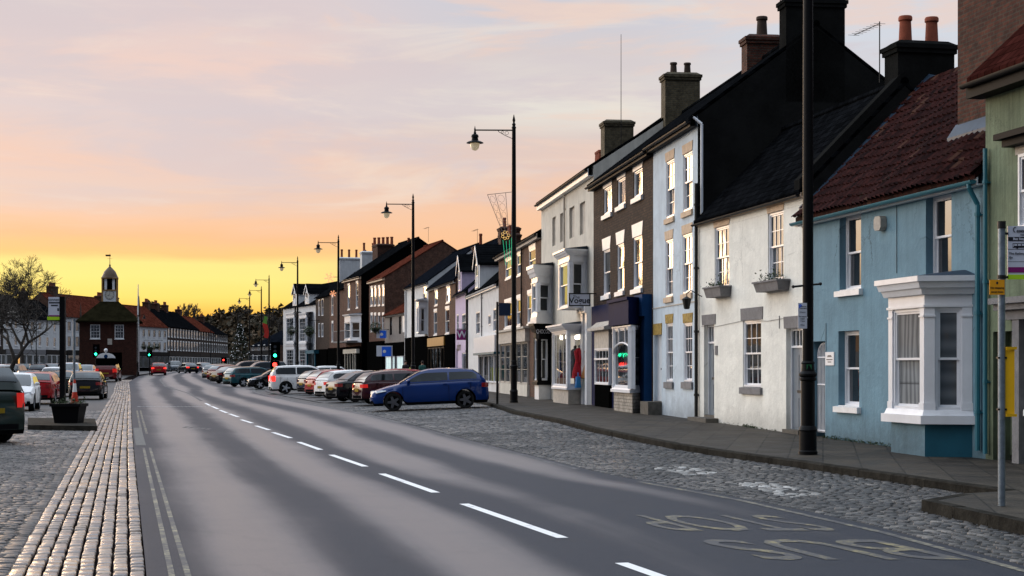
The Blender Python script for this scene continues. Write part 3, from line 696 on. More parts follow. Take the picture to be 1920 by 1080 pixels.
    def gutter(s, m='iron', over=.22, r=.055, drop=.02, x0=0., x1=None, fascia='white_paint', fh=.16):
        x1 = s.W if x1 is None else x1; sl = (s.r-s.e)/s.rd; zz = s.e-over*sl-drop+.03; mb = MB()
        prof = [(-over-.03+r*math.cos(a), zz+r*math.sin(a)) for a in [math.pi+math.pi*k/6 for k in range(7)]]
        prof2 = [(y*1.0+0, z) for y, z in prof]
        mb.prism_x(prof2, x0, x1); gt = mb.build('gutter', m, s.o, smooth=40)
        if fascia:
            f = MB(); f.box(x0, x1, -over+.035, -over+.06, zz-fh+.07, zz+.055); f.box(x0, x1, -over+.06, .0, zz-fh+.075, zz-fh+.095); f.build('fascia', fascia, s.o)
        return zz
    def downpipe(s, u, ztop, zbot=.05, m='iron', y=-.07, r=.04, elbow=True, over=.22):
        mb = MB(); pts = [(u, -over-.03, ztop), (u, -over-.03, ztop-.12), (u, y, ztop-.4), (u, y, zbot)] if elbow else [(u, y, ztop), (u, y, zbot)]
        mb.tube(pts, r, 8); 
        zz = ztop-.6
        while zz > zbot+.2: mb.cyl((u, y, zz), (u, y, zz+.06), r*1.35, None, 8); mb.box(u-.06, u+.06, y, .0, zz+.01, zz+.03); zz -= 1.7
        return mb.build('drainpipe', m, s.o, smooth=40)
    def chimney(s, u0, u1, y0, y1, zbot, ztop, m='brick_chim', pots=((.3, .5), (.7, .5)), pm='pot', ph=.45, pr=.13, label=None):
        mb = MB(); mb.box(u0, u1, y0, y1, zbot, ztop-.3); e = .045
        mb.box(u0-e, u1+e, y0-e, y1+e, ztop-.3, ztop-.2); mb.box(u0-e*1.7, u1+e*1.7, y0-e*1.7, y1+e*1.7, ztop-.2, ztop-.1)
        mb.hexa([(u0-e, y0-e, ztop-.1), (u1+e, y0-e, ztop-.1), (u1+e, y1+e, ztop-.1), (u0-e, y1+e, ztop-.1)], [(u0+.1, y0+.1, ztop), (u1-.1, y0+.1, ztop), (u1-.1, y1-.1, ztop), (u0+.1, y1-.1, ztop)])
        c = mb.build('chimney', m, s.o, label=label)
        for a, b, *hh in pots:
            h_ = hh[0] if hh else ph; q = MB(); cx, cy = u0+(u1-u0)*a, y0+(y1-y0)*b
            q.lathe([(pr*1.02, 0), (pr*1.0, .05), (pr*.86, h_*.8), (pr*1.05, h_*.84), (pr*1.05, h_*.95), (pr*.95, h_), (pr*.75, h_), (pr*.7, h_-.12)], (cx, cy, ztop-.03), 12); q.build('chimney_pot', pm, c, smooth=40)
        return c
    def aerial(s, u, y, z, L=.9, label=None):
        mb = MB(); mb.cyl((u, y, z-.9), (u, y, z+.5), .014, None, 5); mb.cyl((u, y, z+.45), (u-L, y-.2, z+.38), .01, None, 4)
        for i in range(8):
            t_ = i/7; c = Vector((u-L*t_, y-.2*t_, z+.45-.07*t_)); mb.cyl(c+Vector((0, -.14, .0)), c+Vector((0, .14, .0)), .005, None, 3)
        return mb.build('aerial', 'iron', s.o)
def sash_window(parent, M, w, h, cols=2, rows=2, sash=True, frame='white_gloss', pane='pane_dark', label=None, bar=.022, fw=.05):
    """frame, sashes and glazing bars in M's local frame: x across, y inward, z up; panes behind"""
    mb = MB(M); d = .075
    mb.box(0, fw, 0, d+.04, 0, h); mb.box(w-fw, w, 0, d+.04, 0, h); mb.box(fw, w-fw, 0, d+.04, h-fw, h); mb.box(fw, w-fw, -.012, d+.04, 0, fw*1.1)
    a, b = fw, w-fw; mid = h*.5; g2 = MB(M); sw = .04
    halves = ((mid-.015, h-fw, .02), (fw*1.1, mid+.02, .055)) if sash else ((fw*1.1, h-fw, .03),)
    for z0, z1, y in halves:
        mb.box(a, a+sw, y, y+.035, z0, z1); mb.box(b-sw, b, y, y+.035, z0, z1); mb.box(a+sw, b-sw, y, y+.035, z1-sw, z1); mb.box(a+sw, b-sw, y, y+.035, z0, z0+sw)
        for i in range(1, cols):
            xx = a+sw+(b-a-2*sw)*i/cols; mb.box(xx-bar/2, xx+bar/2, y+.006, y+.03, z0+sw, z1-sw)
        for j in range(1, rows):
            zz = z0+sw+(z1-z0-2*sw)*j/rows; mb.box(a+sw, b-sw, y+.008, y+.028, zz-bar/2, zz+bar/2)
        t1, t2 = rnd.uniform(-.004, .004), rnd.uniform(-.004, .004)
        g2.face([(a+sw*.5, y+.022+t1, z0+sw*.5), (b-sw*.5, y+.022-t1, z0+sw*.5), (b-sw*.5, y+.022-t1+t2, z1-sw*.5), (a+sw*.5, y+.022+t1+t2, z1-sw*.5)])
    wn = mb.build('window', frame, parent, label=label); g2.build('pane', pane, wn)
    return wn
def face_M(a, b, z):
    """matrix of an upright face running a -> b (local plan points); y points inward (left of travel)"""
    d = Vector((b[0]-a[0], b[1]-a[1])).normalized()
    return Matrix(((d.x, -d.y, 0, a[0]), (d.y, d.x, 0, a[1]), (0, 0, 1, z), (0, 0, 0, 1))), (Vector(b)-Vector(a)).length
def bay(bl, foot, z0, z1, zs0, zs1, m='white_gloss', cornice=.2, corn_h=.28, pil=.16, riser=None, riser_m=None, sillp=.1, roof='lead', faces=None, name='bay_window', wkw=None, body=None, head=True):
    """foot: 4 plan points (wall, corner, corner, wall). zs0..zs1 glazed height, z0..z1 whole height (z1 = under the cornice)"""
    o = bl.o if hasattr(bl, 'o') else bl; mb = MB(); faces = faces or [dict(), dict(), dict()]; wins = []
    def grow(e):
        c = Vector(((foot[0][0]+foot[3][0])/2, 0)); out = []
        for i, p in enumerate(foot):
            if i in (0, 3): out.append((p[0]+(-e if i == 0 else e), 0.03))
            else: out.append((p[0]+(-e*.75 if i == 1 else e*.75), p[1]-e))
        return out
    def slab(e, a, b, mm, e2=None):
        lo, up = grow(e), grow(e if e2 is None else e2)
        mb.hexa([(x, y, a) for x, y in lo], [(x, y, b) for x, y in up], mm)
    if riser is not None: slab(-.03, riser, z0-.0, 1)
    slab(sillp, z0, z0+(zs0-z0)*.55, 0); slab(sillp*.6, z0+(zs0-z0)*.55, zs0-.03, 0, sillp*.3)
    slab(.012, zs1, z1, 0); slab(.04, zs1+.01, zs1+.05, 0)
    if cornice:
        slab(cornice*.35, z1, z1+corn_h*.35, 0, cornice*.55); slab(cornice*.7, z1+corn_h*.35, z1+corn_h*.7, 0, cornice*.85); slab(cornice, z1+corn_h*.7, z1+corn_h, 0)
        lo, up = grow(cornice*.9), grow(-.25); mb.hexa([(x, y, z1+corn_h) for x, y in lo], [(x, max(y, -.05) if i in (1, 2) else y, z1+corn_h+.12) for i, (x, y) in enumerate(up)], 2)
    for i in range(3):
        a, b = foot[i], foot[i+1]; M, L = face_M(a, b, 0); q = MB(M)
        mb.M = M
        for x0, x1 in ((0, pil), (L-pil, L)):
            if L > pil*2+.1:
                mb.box(x0, x1, -.015, .12, zs0-.03, zs1+.002, 0); mb.box(x0-.012, x1+.012, -.035, .1, zs1-.16, zs1-.13, 0); mb.box(x0-.012, x1+.012, -.03, .1, zs0-.03, zs0+.1, 0)
        mb.M = None
    bo = mb.build(name, [m, riser_m or m, roof], o)
    for i in range(3):
        kw = faces[i]
        if kw is None: continue
        a, b = foot[i], foot[i+1]; M, L = face_M(a, b, zs0)
        if L > pil*2+.12:
            k = dict(cols=1, rows=1); k.update(wkw or {}); k.update(kw)
            sash_window(bo, M @ T(pil, .015, -.03), L-2*pil, zs1-zs0+.03, **k)
    return bo
P_ = FW
def fwp(i): return P_[i]
# ---------------------------------------------------------------- blue house
b = Bld('blue_house', 'blue rendered two-storey house with white bay window and dark red pantiled roof', 'house', fwp(4), fwp(3), pav(32), 5.05, 8.0, 6.2, 'blue_wall', rd=3.0)
wk = dict(reveal=.22, cols=1, rows=1, sill=('white_paint', .13, .09, .09))
for x0, x1, yt, yb, c in ((1574, 1614.5, 402, 543, 'pane_curtain'), (1736, 1784, 365, 520, 'pane_curtain'), (1572, 1611, 620, 762, 'pane_curtain')):
    w_ = b.window(x0, x1, yt, yb, pane=c, **wk)
# small white blocks on the sill ends
u0, u1, z0, z1 = b.rect(1523, 1547, 640, 822)
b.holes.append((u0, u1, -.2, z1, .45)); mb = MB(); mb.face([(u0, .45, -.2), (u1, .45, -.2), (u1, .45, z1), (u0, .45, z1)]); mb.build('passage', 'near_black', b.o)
mb = MB(); n_ = 9
for i in range(n_):
    xx = u0+.05+(u1-u0-.1)*i/(n_-1); zz = z1-.32+.28*math.sin(math.pi*(i+.5)/n_); mb.cyl((xx, .12, .12), (xx, .12, zz), .011, None, 5)
for zz in (.15, 1.15, z1-.36): mb.box(u0+.03, u1-.03, .105, .135, zz, zz+.03)
for i in range(12):
    a0, a1 = math.pi*i/12, math.pi*(i+1)/12; cx = (u0+u1)/2; rr = (u1-u0)/2-.04
    mb.cyl((cx-rr*math.cos(a0), .12, z1-.32+.28*math.sin(a0)), (cx-rr*math.cos(a1), .12, z1-.32+.28*math.sin(a1)), .016, None, 5)
mb.build('gate', 'white_gloss', b.o)
# bay
uR = b.u(1823); off = -.72; uC = b.u(1734, off); uF = b.u(1667, off); foot = [(uF-.36, 0), (uF, off), (uC, off), (uR, 0)]
YC = b.Y(uC, off); zz = lambda y: hz(y, YC)-b.zb
bay(b, foot, zz(795), zz(552), zz(766), zz(577), cornice=.22, corn_h=zz(518)-zz(552), pil=.17, riser=-.4, riser_m='blue_wall', sillp=.12,
    faces=[dict(pane='pane_net'), dict(pane='pane_net'), dict(pane='pane_blind')])
mb = MB(face_M(foot[2], foot[3], 0)[0]); Lc = (Vector(foot[2])-Vector(foot[3])).length
mb.box(.0, Lc, -.004, .03, -.4, zz(797)); mb.build('painted_panel', 'teal_paint', b.o, label='darker teal panel under the bay')
b.finish(roof='pantile', pan=True, over=.2, verge=0)
gz = b.gutter('teal_pipe', .2, .065, x0=-.15, fascia='white_paint', fh=.15)
b.downpipe(b.u(1840), gz, .1, 'teal_pipe', r=.045, over=.2)
mb = MB(); mb.cyl((b.u(1682), -.012, b.z(372, b.u(1682))), (b.u(1682), -.012, b.z(512, b.u(1682))), .008, None, 4); mb.cyl((b.u(1549.5), -.012, b.z(606, b.u(1549))), (b.u(1549.5), -.012, b.z(668, b.u(1549))), .008, None, 4); mb.build('cable', 'teal_paint', b.o)
ux, ua = b.u(1656), 0; mb = MB(); za = b.z(419, ux); mb.prism_y([(ux-.16, za-.08), (ux-.1, za-.14), (ux+.1, za-.14), (ux+.16, za-.08), (ux+.16, za+.08), (ux+.1, za+.14), (ux-.1, za+.14), (ux-.16, za+.08)], -.13, 0.); mb.build('alarm_box', 'stone_pale', b.o)
u0, u1, z0, z1 = b.rect(1549, 1565, 660, 685); mb = MB(); mb.box(u0, u1, -.02, 0, z0, z1); pl = mb.build('plaque', 'white_gloss', b.o)
for i, (t_, sz) in enumerate((('RIVERSIDE', .07), ('COTTAGES', .06), ('NO 60', .06))): pass
mb = MB()
for zz_, a_, b_ in ((.70, .3, .7), (.62, .25, .75), (.4, .15, .85), (.22, .3, .7)): mb.box(u0+(u1-u0)*a_, u0+(u1-u0)*b_, -.023, -.019, z0+(z1-z0)*zz_, z0+(z1-z0)*(zz_+.06))
mb.build('marking', 'ink', pl)
# lead flashing up the verge beside the white house, and round the tall stack
mb = MB(); sl = (b.r-b.e)/b.rd
mb.hexa([(-.06, -.1, b.e-.1*sl+.16), (.30, -.1, b.e-.1*sl+.16), (.30, 3., b.r+.16), (-.06, 3., b.r+.16)], [(-.06, -.1, b.e-.1*sl+.26), (.30, -.1, b.e-.1*sl+.2), (.30, 3., b.r+.2), (-.06, 3., b.r+.3)]); mb.build('flashing', 'lead', b.o)
BLUE = b
# ---------------------------------------------------------------- green house (cut by the frame)
gA, gB = fwp(3), (9.79+.75, 19.-3.6)
b = Bld('green_house', 'tall green rendered house at the right edge with dark tiled roof', 'house', gA, gB, pav(27), 6.8, 10.2, 7.5, 'green_wall', rd=3.7, side='green_wall')
b.window_m(b.u(1911), b.u(1911)+1.15, b.z(430, b.u(1911)), b.z(290, b.u(1911)), reveal=.05, cols=1, rows=1, sill=('white_paint', .12, .08, .1), lintel=('stone_pale', .22, .1))
ud = b.u(1862); mb = MB()
dd = b.door_m(ud, b.u(1912)-.02, .08, b.z(622, ud), None, 'door_green', 'green_wall', .35, panels=4)
ug = b.u(1913); b.window_m(ug+.35, ug+1.6, .9, 2.6, reveal=.1, cols=1, rows=1, sill=('white_paint', .12, .08, .1)); b.window_m(b.u(1911)+2.9, b.u(1911)+4.0, b.z(430, b.u(1911)), b.z(290, b.u(1911)), reveal=.05, cols=1, rows=1)
mb = MB(); zh = b.z(588, ug); 
for k_, (e_, h0, h1) in enumerate(((.36, .16, .26), (.28, .06, .16), (.16, -.1, .06))): mb.box(b.u(1889)+.18-e_*.5, b.u(1889)+3.2, -e_, 0, zh+h0, zh+h1)
for ux in (b.u(1912), b.u(1912)+1.9): mb.box(ux, ux+.22, -.14, 0, .0, zh-.1)
mb.build('doorcase', 'near_black', b.o) if False else mb.build('doorcase', 'stone_grey', b.o)
mb = MB(); zt_ = b.z(262, b.u(1905)); mb.box(b.u(1893), b.u(1893)+1.9, -.3, 0, zt_, zt_+.1); mb.box(b.u(1893)+.1, b.u(1893)+1.8, -.2, 0, zt_-.12, zt_); mb.build('window_hood', 'black_paint', b.o)
b.finish(roof='tile_red', over=.35, verge=.0)
b.gutter('iron', .35, .07, x0=-.1, fascia='black_paint', fh=.3)
b.downpipe(.12, 5.3, .1, 'teal_pipe', elbow=False)
s_ = BLUE
cu0, cu1 = BLUE.u(1803, .9)-.05, BLUE.W+.62
c = b.chimney(-(BLUE.W-cu0), .62, .85, 2.9, 5.4, 11.4, 'brick_chim', pots=((.25, .3), (.25, .7), (.75, .5)))
mb = MB(); x_ = -(BLUE.W-cu0); q = [(x_-.02, .80), (.1, .80)]
mb.hexa([(x_-.10, .68, 5.83), (-.02, .68, 5.83), (-.02, .86, 6.0), (x_-.10, .86, 6.0)], [(x_-.10, .68, 5.9), (-.02, .68, 5.9), (-.02, .86, 6.16), (x_-.10, .86, 6.16)]); mb.build('flashing', 'lead', b.o)
# ---------------------------------------------------------------- white house
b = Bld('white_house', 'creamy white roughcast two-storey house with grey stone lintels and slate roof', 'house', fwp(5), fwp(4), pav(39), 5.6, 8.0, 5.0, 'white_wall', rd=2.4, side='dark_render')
ws = dict(cols=3, rows=2, reveal=.1)
b.window(1340, 1367, 424, 541, lintel=('stone_warm', .30, .03, .06), pane='pane_dark', **ws)
b.window(1440, 1469, 397, 527, lintel=('stone_warm', .30, .03, .06), pane='pane_dark', **ws)
b.window(1393, 1427, 600, 726, lintel=('stone_grey', .30, .12, .03), sill=('stone_grey', .17, .1, .07), cols=3, rows=2, reveal=.1, pane='pane_curtain')
b.door(1320, 1339, 609, 778, fan=644, lintel=('stone_grey', .27, .12), step=('step_stone', .14, .35, .35), label='grey door with three-light fanlight next to the drainpipe')
b.door(1474, 1504, 615, 814, fan=652, lintel=('stone_grey', .27, .1), step=('step_stone', .05, .1, .0), label='wider grey door beside the blue house')
b.finish(roof='slate', over=.12, verge=0)
b.gutter('iron', .12, .05, fascia='stone_warm', fh=.12)
b.downpipe(.09, b.e+1.0, .1, 'iron', r=.05, elbow=False)
mb = MB(); ux = b.u(1344); zz_ = b.z(657, ux); mb.box(ux-.08, ux+.08, -.03, 0, zz_-.12, zz_+.12); nb_ = mb.build('number_plaque', 'stone_grey', b.o)
# party parapet by the blue house with the shared stack
sl = (b.r-b.e)/b.rd; mb = MB(); Wd = b.W
mb.hexa([(Wd-.34, -.1, b.e-.1*sl), (Wd-.02, -.1, b.e-.1*sl), (Wd-.02, 2.4, b.r), (Wd-.34, 2.4, b.r)], [(Wd-.34, -.1, b.e-.1*sl+.34), (Wd-.02, -.1, b.e-.1*sl+.34), (Wd-.02, 2.4, b.r+.36), (Wd-.34, 2.4, b.r+.36)])
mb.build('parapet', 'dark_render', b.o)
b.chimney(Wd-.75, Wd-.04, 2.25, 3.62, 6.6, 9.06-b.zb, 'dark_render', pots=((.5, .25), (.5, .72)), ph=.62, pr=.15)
b.aerial(Wd-.8, 2.15, 9.1-b.zb, 1.0)
WHITE = b
# wall cable and small fittings
mb = MB(); pts = [(b.u(x), -.012, b.z(y, b.u(x))) for x, y in ((1316, 612), (1345, 612), (1400, 600), (1440, 602), (1500, 592))]; mb.tube(pts, .006, 4)
mb.cyl((b.u(1462), -.012, b.z(592, b.u(1462))), (b.u(1462), -.012, b.z(616, b.u(1462))), .01, None, 4); mb.build('cable', 'stone_grey', b.o)
# wall lantern with scrolled bracket
ux = b.u(1316); zl = b.z(556, ux); mb = MB()
mb.tube([(ux, 0, zl), (ux, -.12, zl+.06), (ux, -.3, zl+.16), (ux, -.42, zl+.08), (ux, -.42, zl-.02)], .014, 6); mb.lathe([(.02, .1), (.13, .03), (.12, 0), (.08, -.22), (.05, -.24)], (ux, -.42, zl-.1), 8)
mb.build('wall_lantern', 'iron', b.o)
# flower boxes stand on the sills: things of their own
for x0, x1, y0, y1, lb in ((1330, 1361, 538, 557, 'stone flower box with sparse leaves under the upper window left of the flat white wall'), (1424, 1470, 527, 546, 'stone flower box with bushy leaves under the upper window nearest the lamp post')):
    u0, u1, z0, z1 = b.rect(x0, x1, y0, y1, -.15); Wp = b.A+b.d*((u0+u1)/2)
    e_ = empty('flower_box', (Wp.x, Wp.y, b.zb+z0), b.o.rotation_euler.z, lb, 'flower box', 'flower boxes on the white house'); hw = (u1-u0)/2; hh = z1-z0
    mb = MB(); mb.hexa([(-hw*.9, -.26, 0), (hw*.9, -.26, 0), (hw*.9, -.0, 0), (-hw*.9, -.0, 0)], [(-hw, -.32, hh), (hw, -.32, hh), (hw, .0, hh), (-hw, .0, hh)]); mb.box(-hw-.02, hw+.02, -.34, -.0, hh-.03, hh+.01); mb.build('trough', 'stone_grey', e_)
    mb = MB(); r2 = random.Random(x0)
    for i in range(230 if x0 > 1400 else 150):
        a = r2.uniform(-hw*.85, hw*.85); hgt = abs(r2.gauss(0, .5))*.22*(1-.5*abs(a)/hw)+.02; c_ = Vector((a, -.16+r2.gauss(0, .08), hh+hgt)); s2 = r2.uniform(.02, .045)
        q = [c_+Vector((r2.gauss(0, 1), r2.gauss(0, 1), r2.gauss(0, 1))).normalized()*s2 for _ in range(3)]; mb.face(q)
    mat('leaf', (.035, .06, .018), .6, .5, 20.); mb.build('plant', 'leaf', e_)
# ---------------------------------------------------------------- pale blue house
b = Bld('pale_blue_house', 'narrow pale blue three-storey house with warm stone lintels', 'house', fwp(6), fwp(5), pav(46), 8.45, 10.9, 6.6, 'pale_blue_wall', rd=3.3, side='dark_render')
L1, S1 = ('stone_warm', .26, .03, .06), ('stone_warm', .16, .08, .06)
L2 = ('stone_ochre', .26, .03, .06)
for x0, x1, yt, yb in ((1249, 1264, 300, 408), (1281, 1298, 286, 395)): b.window(x0, x1, yt, yb, cols=2, rows=2, lintel=L1, sill=S1, reveal=.09)
for x0, x1, yt, yb in ((1248, 1261.5, 449, 557), (1280, 1297.5, 438, 550)): b.window(x0, x1, yt, yb, cols=2, rows=2, lintel=L1, sill=S1, reveal=.09)
for x0, x1, yt, yb in ((1249, 1261.5, 606, 716), (1282, 1298, 605, 716)): b.window(x0, x1, yt, yb, cols=3, rows=2, lintel=L2, sill=('stone_grey', .19, .12, .06), pane='pane_curtain', reveal=.09)
b.door(1226.5, 1240.5, 628, 752, m='door_white', lintel=('stone_ochre', .34, .05), step=('step_stone', .38, .42, .05), label='white panelled door up two stone steps')
b.finish(roof='slate', over=.25, verge=0)
zt = b.gutter('iron', .25, .06, fascia='black_paint', fh=.2)
b.downpipe(b.W-.12, b.e-.1, .1, 'white_gloss', elbow=True, r=.035, over=.1) if False else None
mb = MB(); mb.cyl((b.W+.05, .10, b.e-.25), (b.W+.05, .10, 5.45), .04, None, 8); mb.cyl((b.W+.05, .10, b.e-.25), (b.W-.05, -.15, b.e-.02), .04, None, 8); mb.build('drainpipe', 'white_gloss', b.o)
mb = MB(); mb.box(0, b.W, -.02, 0, b.z(573, b.W/2), b.z(573, b.W/2)+.03); mb.build('string_course', 'stone_pale', b.o)
# gable stack and the small brick stack beyond it
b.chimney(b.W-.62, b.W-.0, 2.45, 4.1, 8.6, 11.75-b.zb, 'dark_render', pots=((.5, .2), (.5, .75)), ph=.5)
b.aerial(b.W-.7, 2.5, 12.1-b.zb, .5)
b.chimney(.0, .62, 2.75, 3.85, 9.2, 11.75-b.zb, 'brick_chim', pots=((.5, .5, .6),), pm='pot_dark', pr=.17)
PALE = b
# ---------------------------------------------------------------- dark brick house, navy shop
b = Bld('brick_shop_house', 'dark brick three-storey house with white lintels over a navy shopfront', 'house', fwp(7), fwp(6), pav(54), 8.4, 10.9, 6.6, 'brick_dark', rd=3.3, side='brick_dark')
LW, SWh = ('white_paint', .32, .03, .12), ('white_paint', .16, .12, .08)
for x0, x1, yt, yb in ((1132, 1147, 350, 401), (1158, 1172.5, 334, 385), (1188, 1204.5, 318, 369)): b.window(x0, x1, yt, yb, cols=1, rows=1, lintel=LW, sill=SWh, sash=False, reveal=.1)
for x0, x1, yt, yb in ((1131, 1144, 468, 553), (1157, 1170, 457, 546), (1187, 1204, 443, 541)): b.window(x0, x1, yt, yb, cols=1, rows=1, lintel=('white_paint', .42, .03, .14), sill=SWh, reveal=.1)
# shopfront
ua, ub = b.u(1113), b.u(1221.5); zf0, zf1 = 3.15, 3.85
mb = MB(); mb.box(ua, ub, -.08, 0, -.4, 3.6); sf = mb.build('shopfront', 'navy', b.o)
off = -.62; q0, q1 = b.u(1149, off), b.u(1184, off); foot = [(q0-.45, 0), (q0, off), (q1, off), (b.u(1208), 0)]; YC = b.Y(q1, off); zz = lambda y: hz(y, YC)-b.zb
bb = bay(b, foot, zz(737), zz(609), zz(727), zz(612), m='white_gloss', cornice=0, pil=.09, riser=-.4, riser_m='riser_brick', sillp=.07, wkw=dict(sash=False, cols=1, rows=1), faces=[dict(), dict(cols=1), dict(cols=1, rows=2, pane='pane_blind')])
M_, L_ = face_M(foot[1], foot[2], 0); mb = MB(M_); zt_, zm_ = zz(613), zz(645)
for i in range(13):
    a0, a1 = math.pi*i/13, math.pi*(i+1)/13; cx = L_/2; rr = L_/2-.1
    mb.cyl((cx-rr*math.cos(a0), -.0, zm_-.28+.34*math.sin(a0)), (cx-rr*math.cos(a1), -.0, zm_-.28+.34*math.sin(a1)), .03, None, 5)
for i in (1, 2): xx = L_*(i/3); mb.box(xx-.02, xx+.02, -.02, .03, zm_, zt_)
mb.build('tracery', 'white_gloss', bb)
mb = MB(); lo = [(foot[0][0]-.1, 0.), (foot[1][0]-.1, off-.12), (foot[2][0]+.1, off-.12), (foot[3][0]+.25, 0.)]
mb.prism(lo, zz(607), zz(562)); mb.prism([(x-.05 if i < 2 else x+.05, y-.06) for i, (x, y) in enumerate(lo)], zz(562), zz(556)); mb.build('shop_sign', 'navy', b.o)
mb = MB(); mb.box(b.u(1207), b.u(1222), -.22, .0, -.1, 2.95); mb.box(b.u(1207)-.05, b.u(1222)+.0, -.3, .0, 2.95, 3.62); mb.build('pilaster', 'navy_bright', b.o)
u0, u1 = b.u(1114.5, -.2), b.u(1141, -.2); zg0, zg1 = b.z(722, u1), b.z(652, u1)
wn = sash_window(b.o, T(u0, -.2, zg0), u1-u0, zg1-zg0, cols=4, rows=1, sash=False, pane='pane_curtain')
mb = MB(); mb.box(u0+.05, u1-.05, -.22, -.17, zg0+(zg1-zg0)*.68, zg0+(zg1-zg0)*.73); mb.build('transom', 'white_gloss', wn)
mb = MB(); mb.box(u0, u1, -.2, -.02, zg1, zg1+.62); mb.build('sign_board', 'stone_pale', b.o)
mb = MB(); mb.box(u0-.25, u1+.3, -.42, 0, zg1+.62, zg1+.72); mb.hexa([(u0-.25, -.42, zg1+.72), (u1+.3, -.42, zg1+.72), (u1+.3, .0, zg1+.72), (u0-.25, .0, zg1+.72)], [(u0-.25, -.3, zg1+.76), (u1+.3, -.3, zg1+.76), (u1+.3, 0., zg1+1.), (u0-.25, 0., zg1+1.)]); mb.build('canopy', 'stone_pale', b.o)
mb = MB(); mb.box(u0, u1, -.19, -.03, -.3, zg0-.002); mb.build('stall_riser', 'near_black', b.o)
b.finish(roof='slate', over=.25, verge=0); b.gutter('iron', .25, .06, fascia='black_paint', fh=.2)
b.chimney(-.35, .35, 2.6, 3.9, 9.2, 12.5-b.zb, 'brick_lime', pots=((.5, .3), (.5, .7)), pm='pot_dark', ph=.42)
BRK = b
# ---------------------------------------------------------------- cream house with two bays
b = Bld('cream_house', 'cream three-storey house with two white upper bay windows', 'house', fwp(8), fwp(7), pav(66), 9.05, 11.2, 6.6, 'cream_wall', rd=3.3)
for x0, x1, yt, yb in ((1035.5, 1042, 407, 461), (1050, 1059, 399, 453), (1067.5, 1077, 388, 446), (1087, 1097, 379, 439)):
    b.window(x0, x1, yt, yb, blind='stone_pale', reveal=.1, label='blocked-up window recess')
def bay2(b, xf0, xf1, xr, off, yt, yb, ysill, ycor, m='white_gloss', riser=None, **k):
    q0, q1 = b.u(xf0, off), b.u(xf1, off); ft = [(q0-abs(off)*.5, 0), (q0, off), (q1, off), (b.u(xr), 0)]; Yc = b.Y(q1, off); z_ = lambda y: hz(y, Yc)-b.zb
    return bay(b, ft, z_(yb), z_(yt-12), z_(ysill), z_(yt), m=m, cornice=.22, corn_h=max(.15, z_(ycor)-z_(yt-12)), pil=.16, riser=riser, sillp=.06, **k), ft, z_
bay2(b, 1048, 1068, 1101, -.75, 490, 577, 572, 466, wkw=dict(cols=1, rows=1))
bay2(b, 997, 1008, 1036, -.75, 530, 606, 584, 496, wkw=dict(cols=1, rows=1))
# shop bay of the cream house: glass one can look through, with clothes inside
mat('clear_dummy', (.8, .8, .8))
m_, G, p = new_mat('shop_glass'); p.inputs['Base Color'].default_value = (1, 1, 1, 1); p.inputs['Transmission Weight'].default_value = 1; p.inputs['Roughness'].default_value = .02; p.inputs['IOR'].default_value = 1.18
off = -.7; q0, q1 = b.u(1036, off), b.u(1064, off); q3 = b.u(1096); foot = [(q0-.5, 0), (q0, off), (q1, off), (q3, 0)]; YC = b.Y(q1, off); zz = lambda y: hz(y, YC)-b.zb
bb = bay(b, foot, zz(731), zz(618), zz(724), zz(621), cornice=.25, corn_h=.22, pil=.07, riser=-.4, riser_m='stone_pale', sillp=.05, wkw=dict(sash=False), faces=[dict(cols=2, pane='shop_glass'), dict(cols=3, pane='shop_glass'), dict(cols=1, pane='shop_glass')])
b.holes.append((foot[0][0]+.1, foot[3][0]-.1, zz(727), zz(621), 2.2))
mb = MB(); u0, u1, za, zb_ = foot[0][0]+.1, foot[3][0]-.1, zz(727), zz(621); mb.face([(u0, 2.2, za), (u1, 2.2, za), (u1, 2.2, zb_), (u0, 2.2, zb_)]); mb.build('shop_interior', 'stone_pale', b.o)
mat('lamp_glow', (1, 1, 1), .5, 0, emit=(1, .9, .7), es=9.); mat('lamp_dim', (1, .9, .7), .5, 0, emit=(1, .8, .5), es=1.6)
mb = MB()
for i in range(5): mb.ball((u0+.5+(u1-u0-1)*i/4, -.1 if i % 2 else .6, zb_-.18), .09, n=8, m=5)
mb.build('shop_light', 'lamp_glow', b.o)
for i, (cx, cy, mm, mc) in enumerate(((q1-.35, -.2, 'cloth_red', (.35, .01, .02)), (q1+.1, .1, 'cloth_tan', (.33, .15, .05)), (q1-1.6, -.25, 'cloth_grey', (.05, .05, .06)), (q1-2.8, -.2, 'cloth_navy', (.02, .03, .08)))):
    mat(mm, mc, .9, .3, 8.); Wp = b.A+b.d*cx+b.n*cy
    e_ = empty('dress_form', (Wp.x, Wp.y, b.zb+zz(727)), b.o.rotation_euler.z, ('dress form in a red dress in the cream shop window', 'dress form in a long tan coat in the cream shop window', 'dress form in grey behind the left glass of the cream shop', 'dress form in navy at the far end of the cream shop window')[i], 'dress form', 'dress forms in the shop window')
    q = MB(); q.lathe([(.30, .35), (.27, .6), (.17, .95), (.15, 1.05), (.20, 1.3), (.21, 1.38), (.08, 1.48), (.05, 1.5)], (0, 0, 0), 12); q.tube([(-.2, 0, 1.4), (-.28, 0, 1.1), (-.24, .05, .85)], .05, 7); q.tube([(.2, 0, 1.4), (.28, 0, 1.1), (.24, .05, .85)], .05, 7); q.build('garment', mm, e_, smooth=60)
    q = MB(); q.lathe([(.16, 0), (.16, .02), (.02, .05), (.02, 1.5), (.05, 1.53), (.04, 1.6), (.0, 1.62)], (0, 0, 0), 10); q.build('stand', 'iron', e_)
mat('blue_box_m', (.02, .18, .5), .5, .1); mat('lime_box_m', (.45, .5, .04), .5, .1)
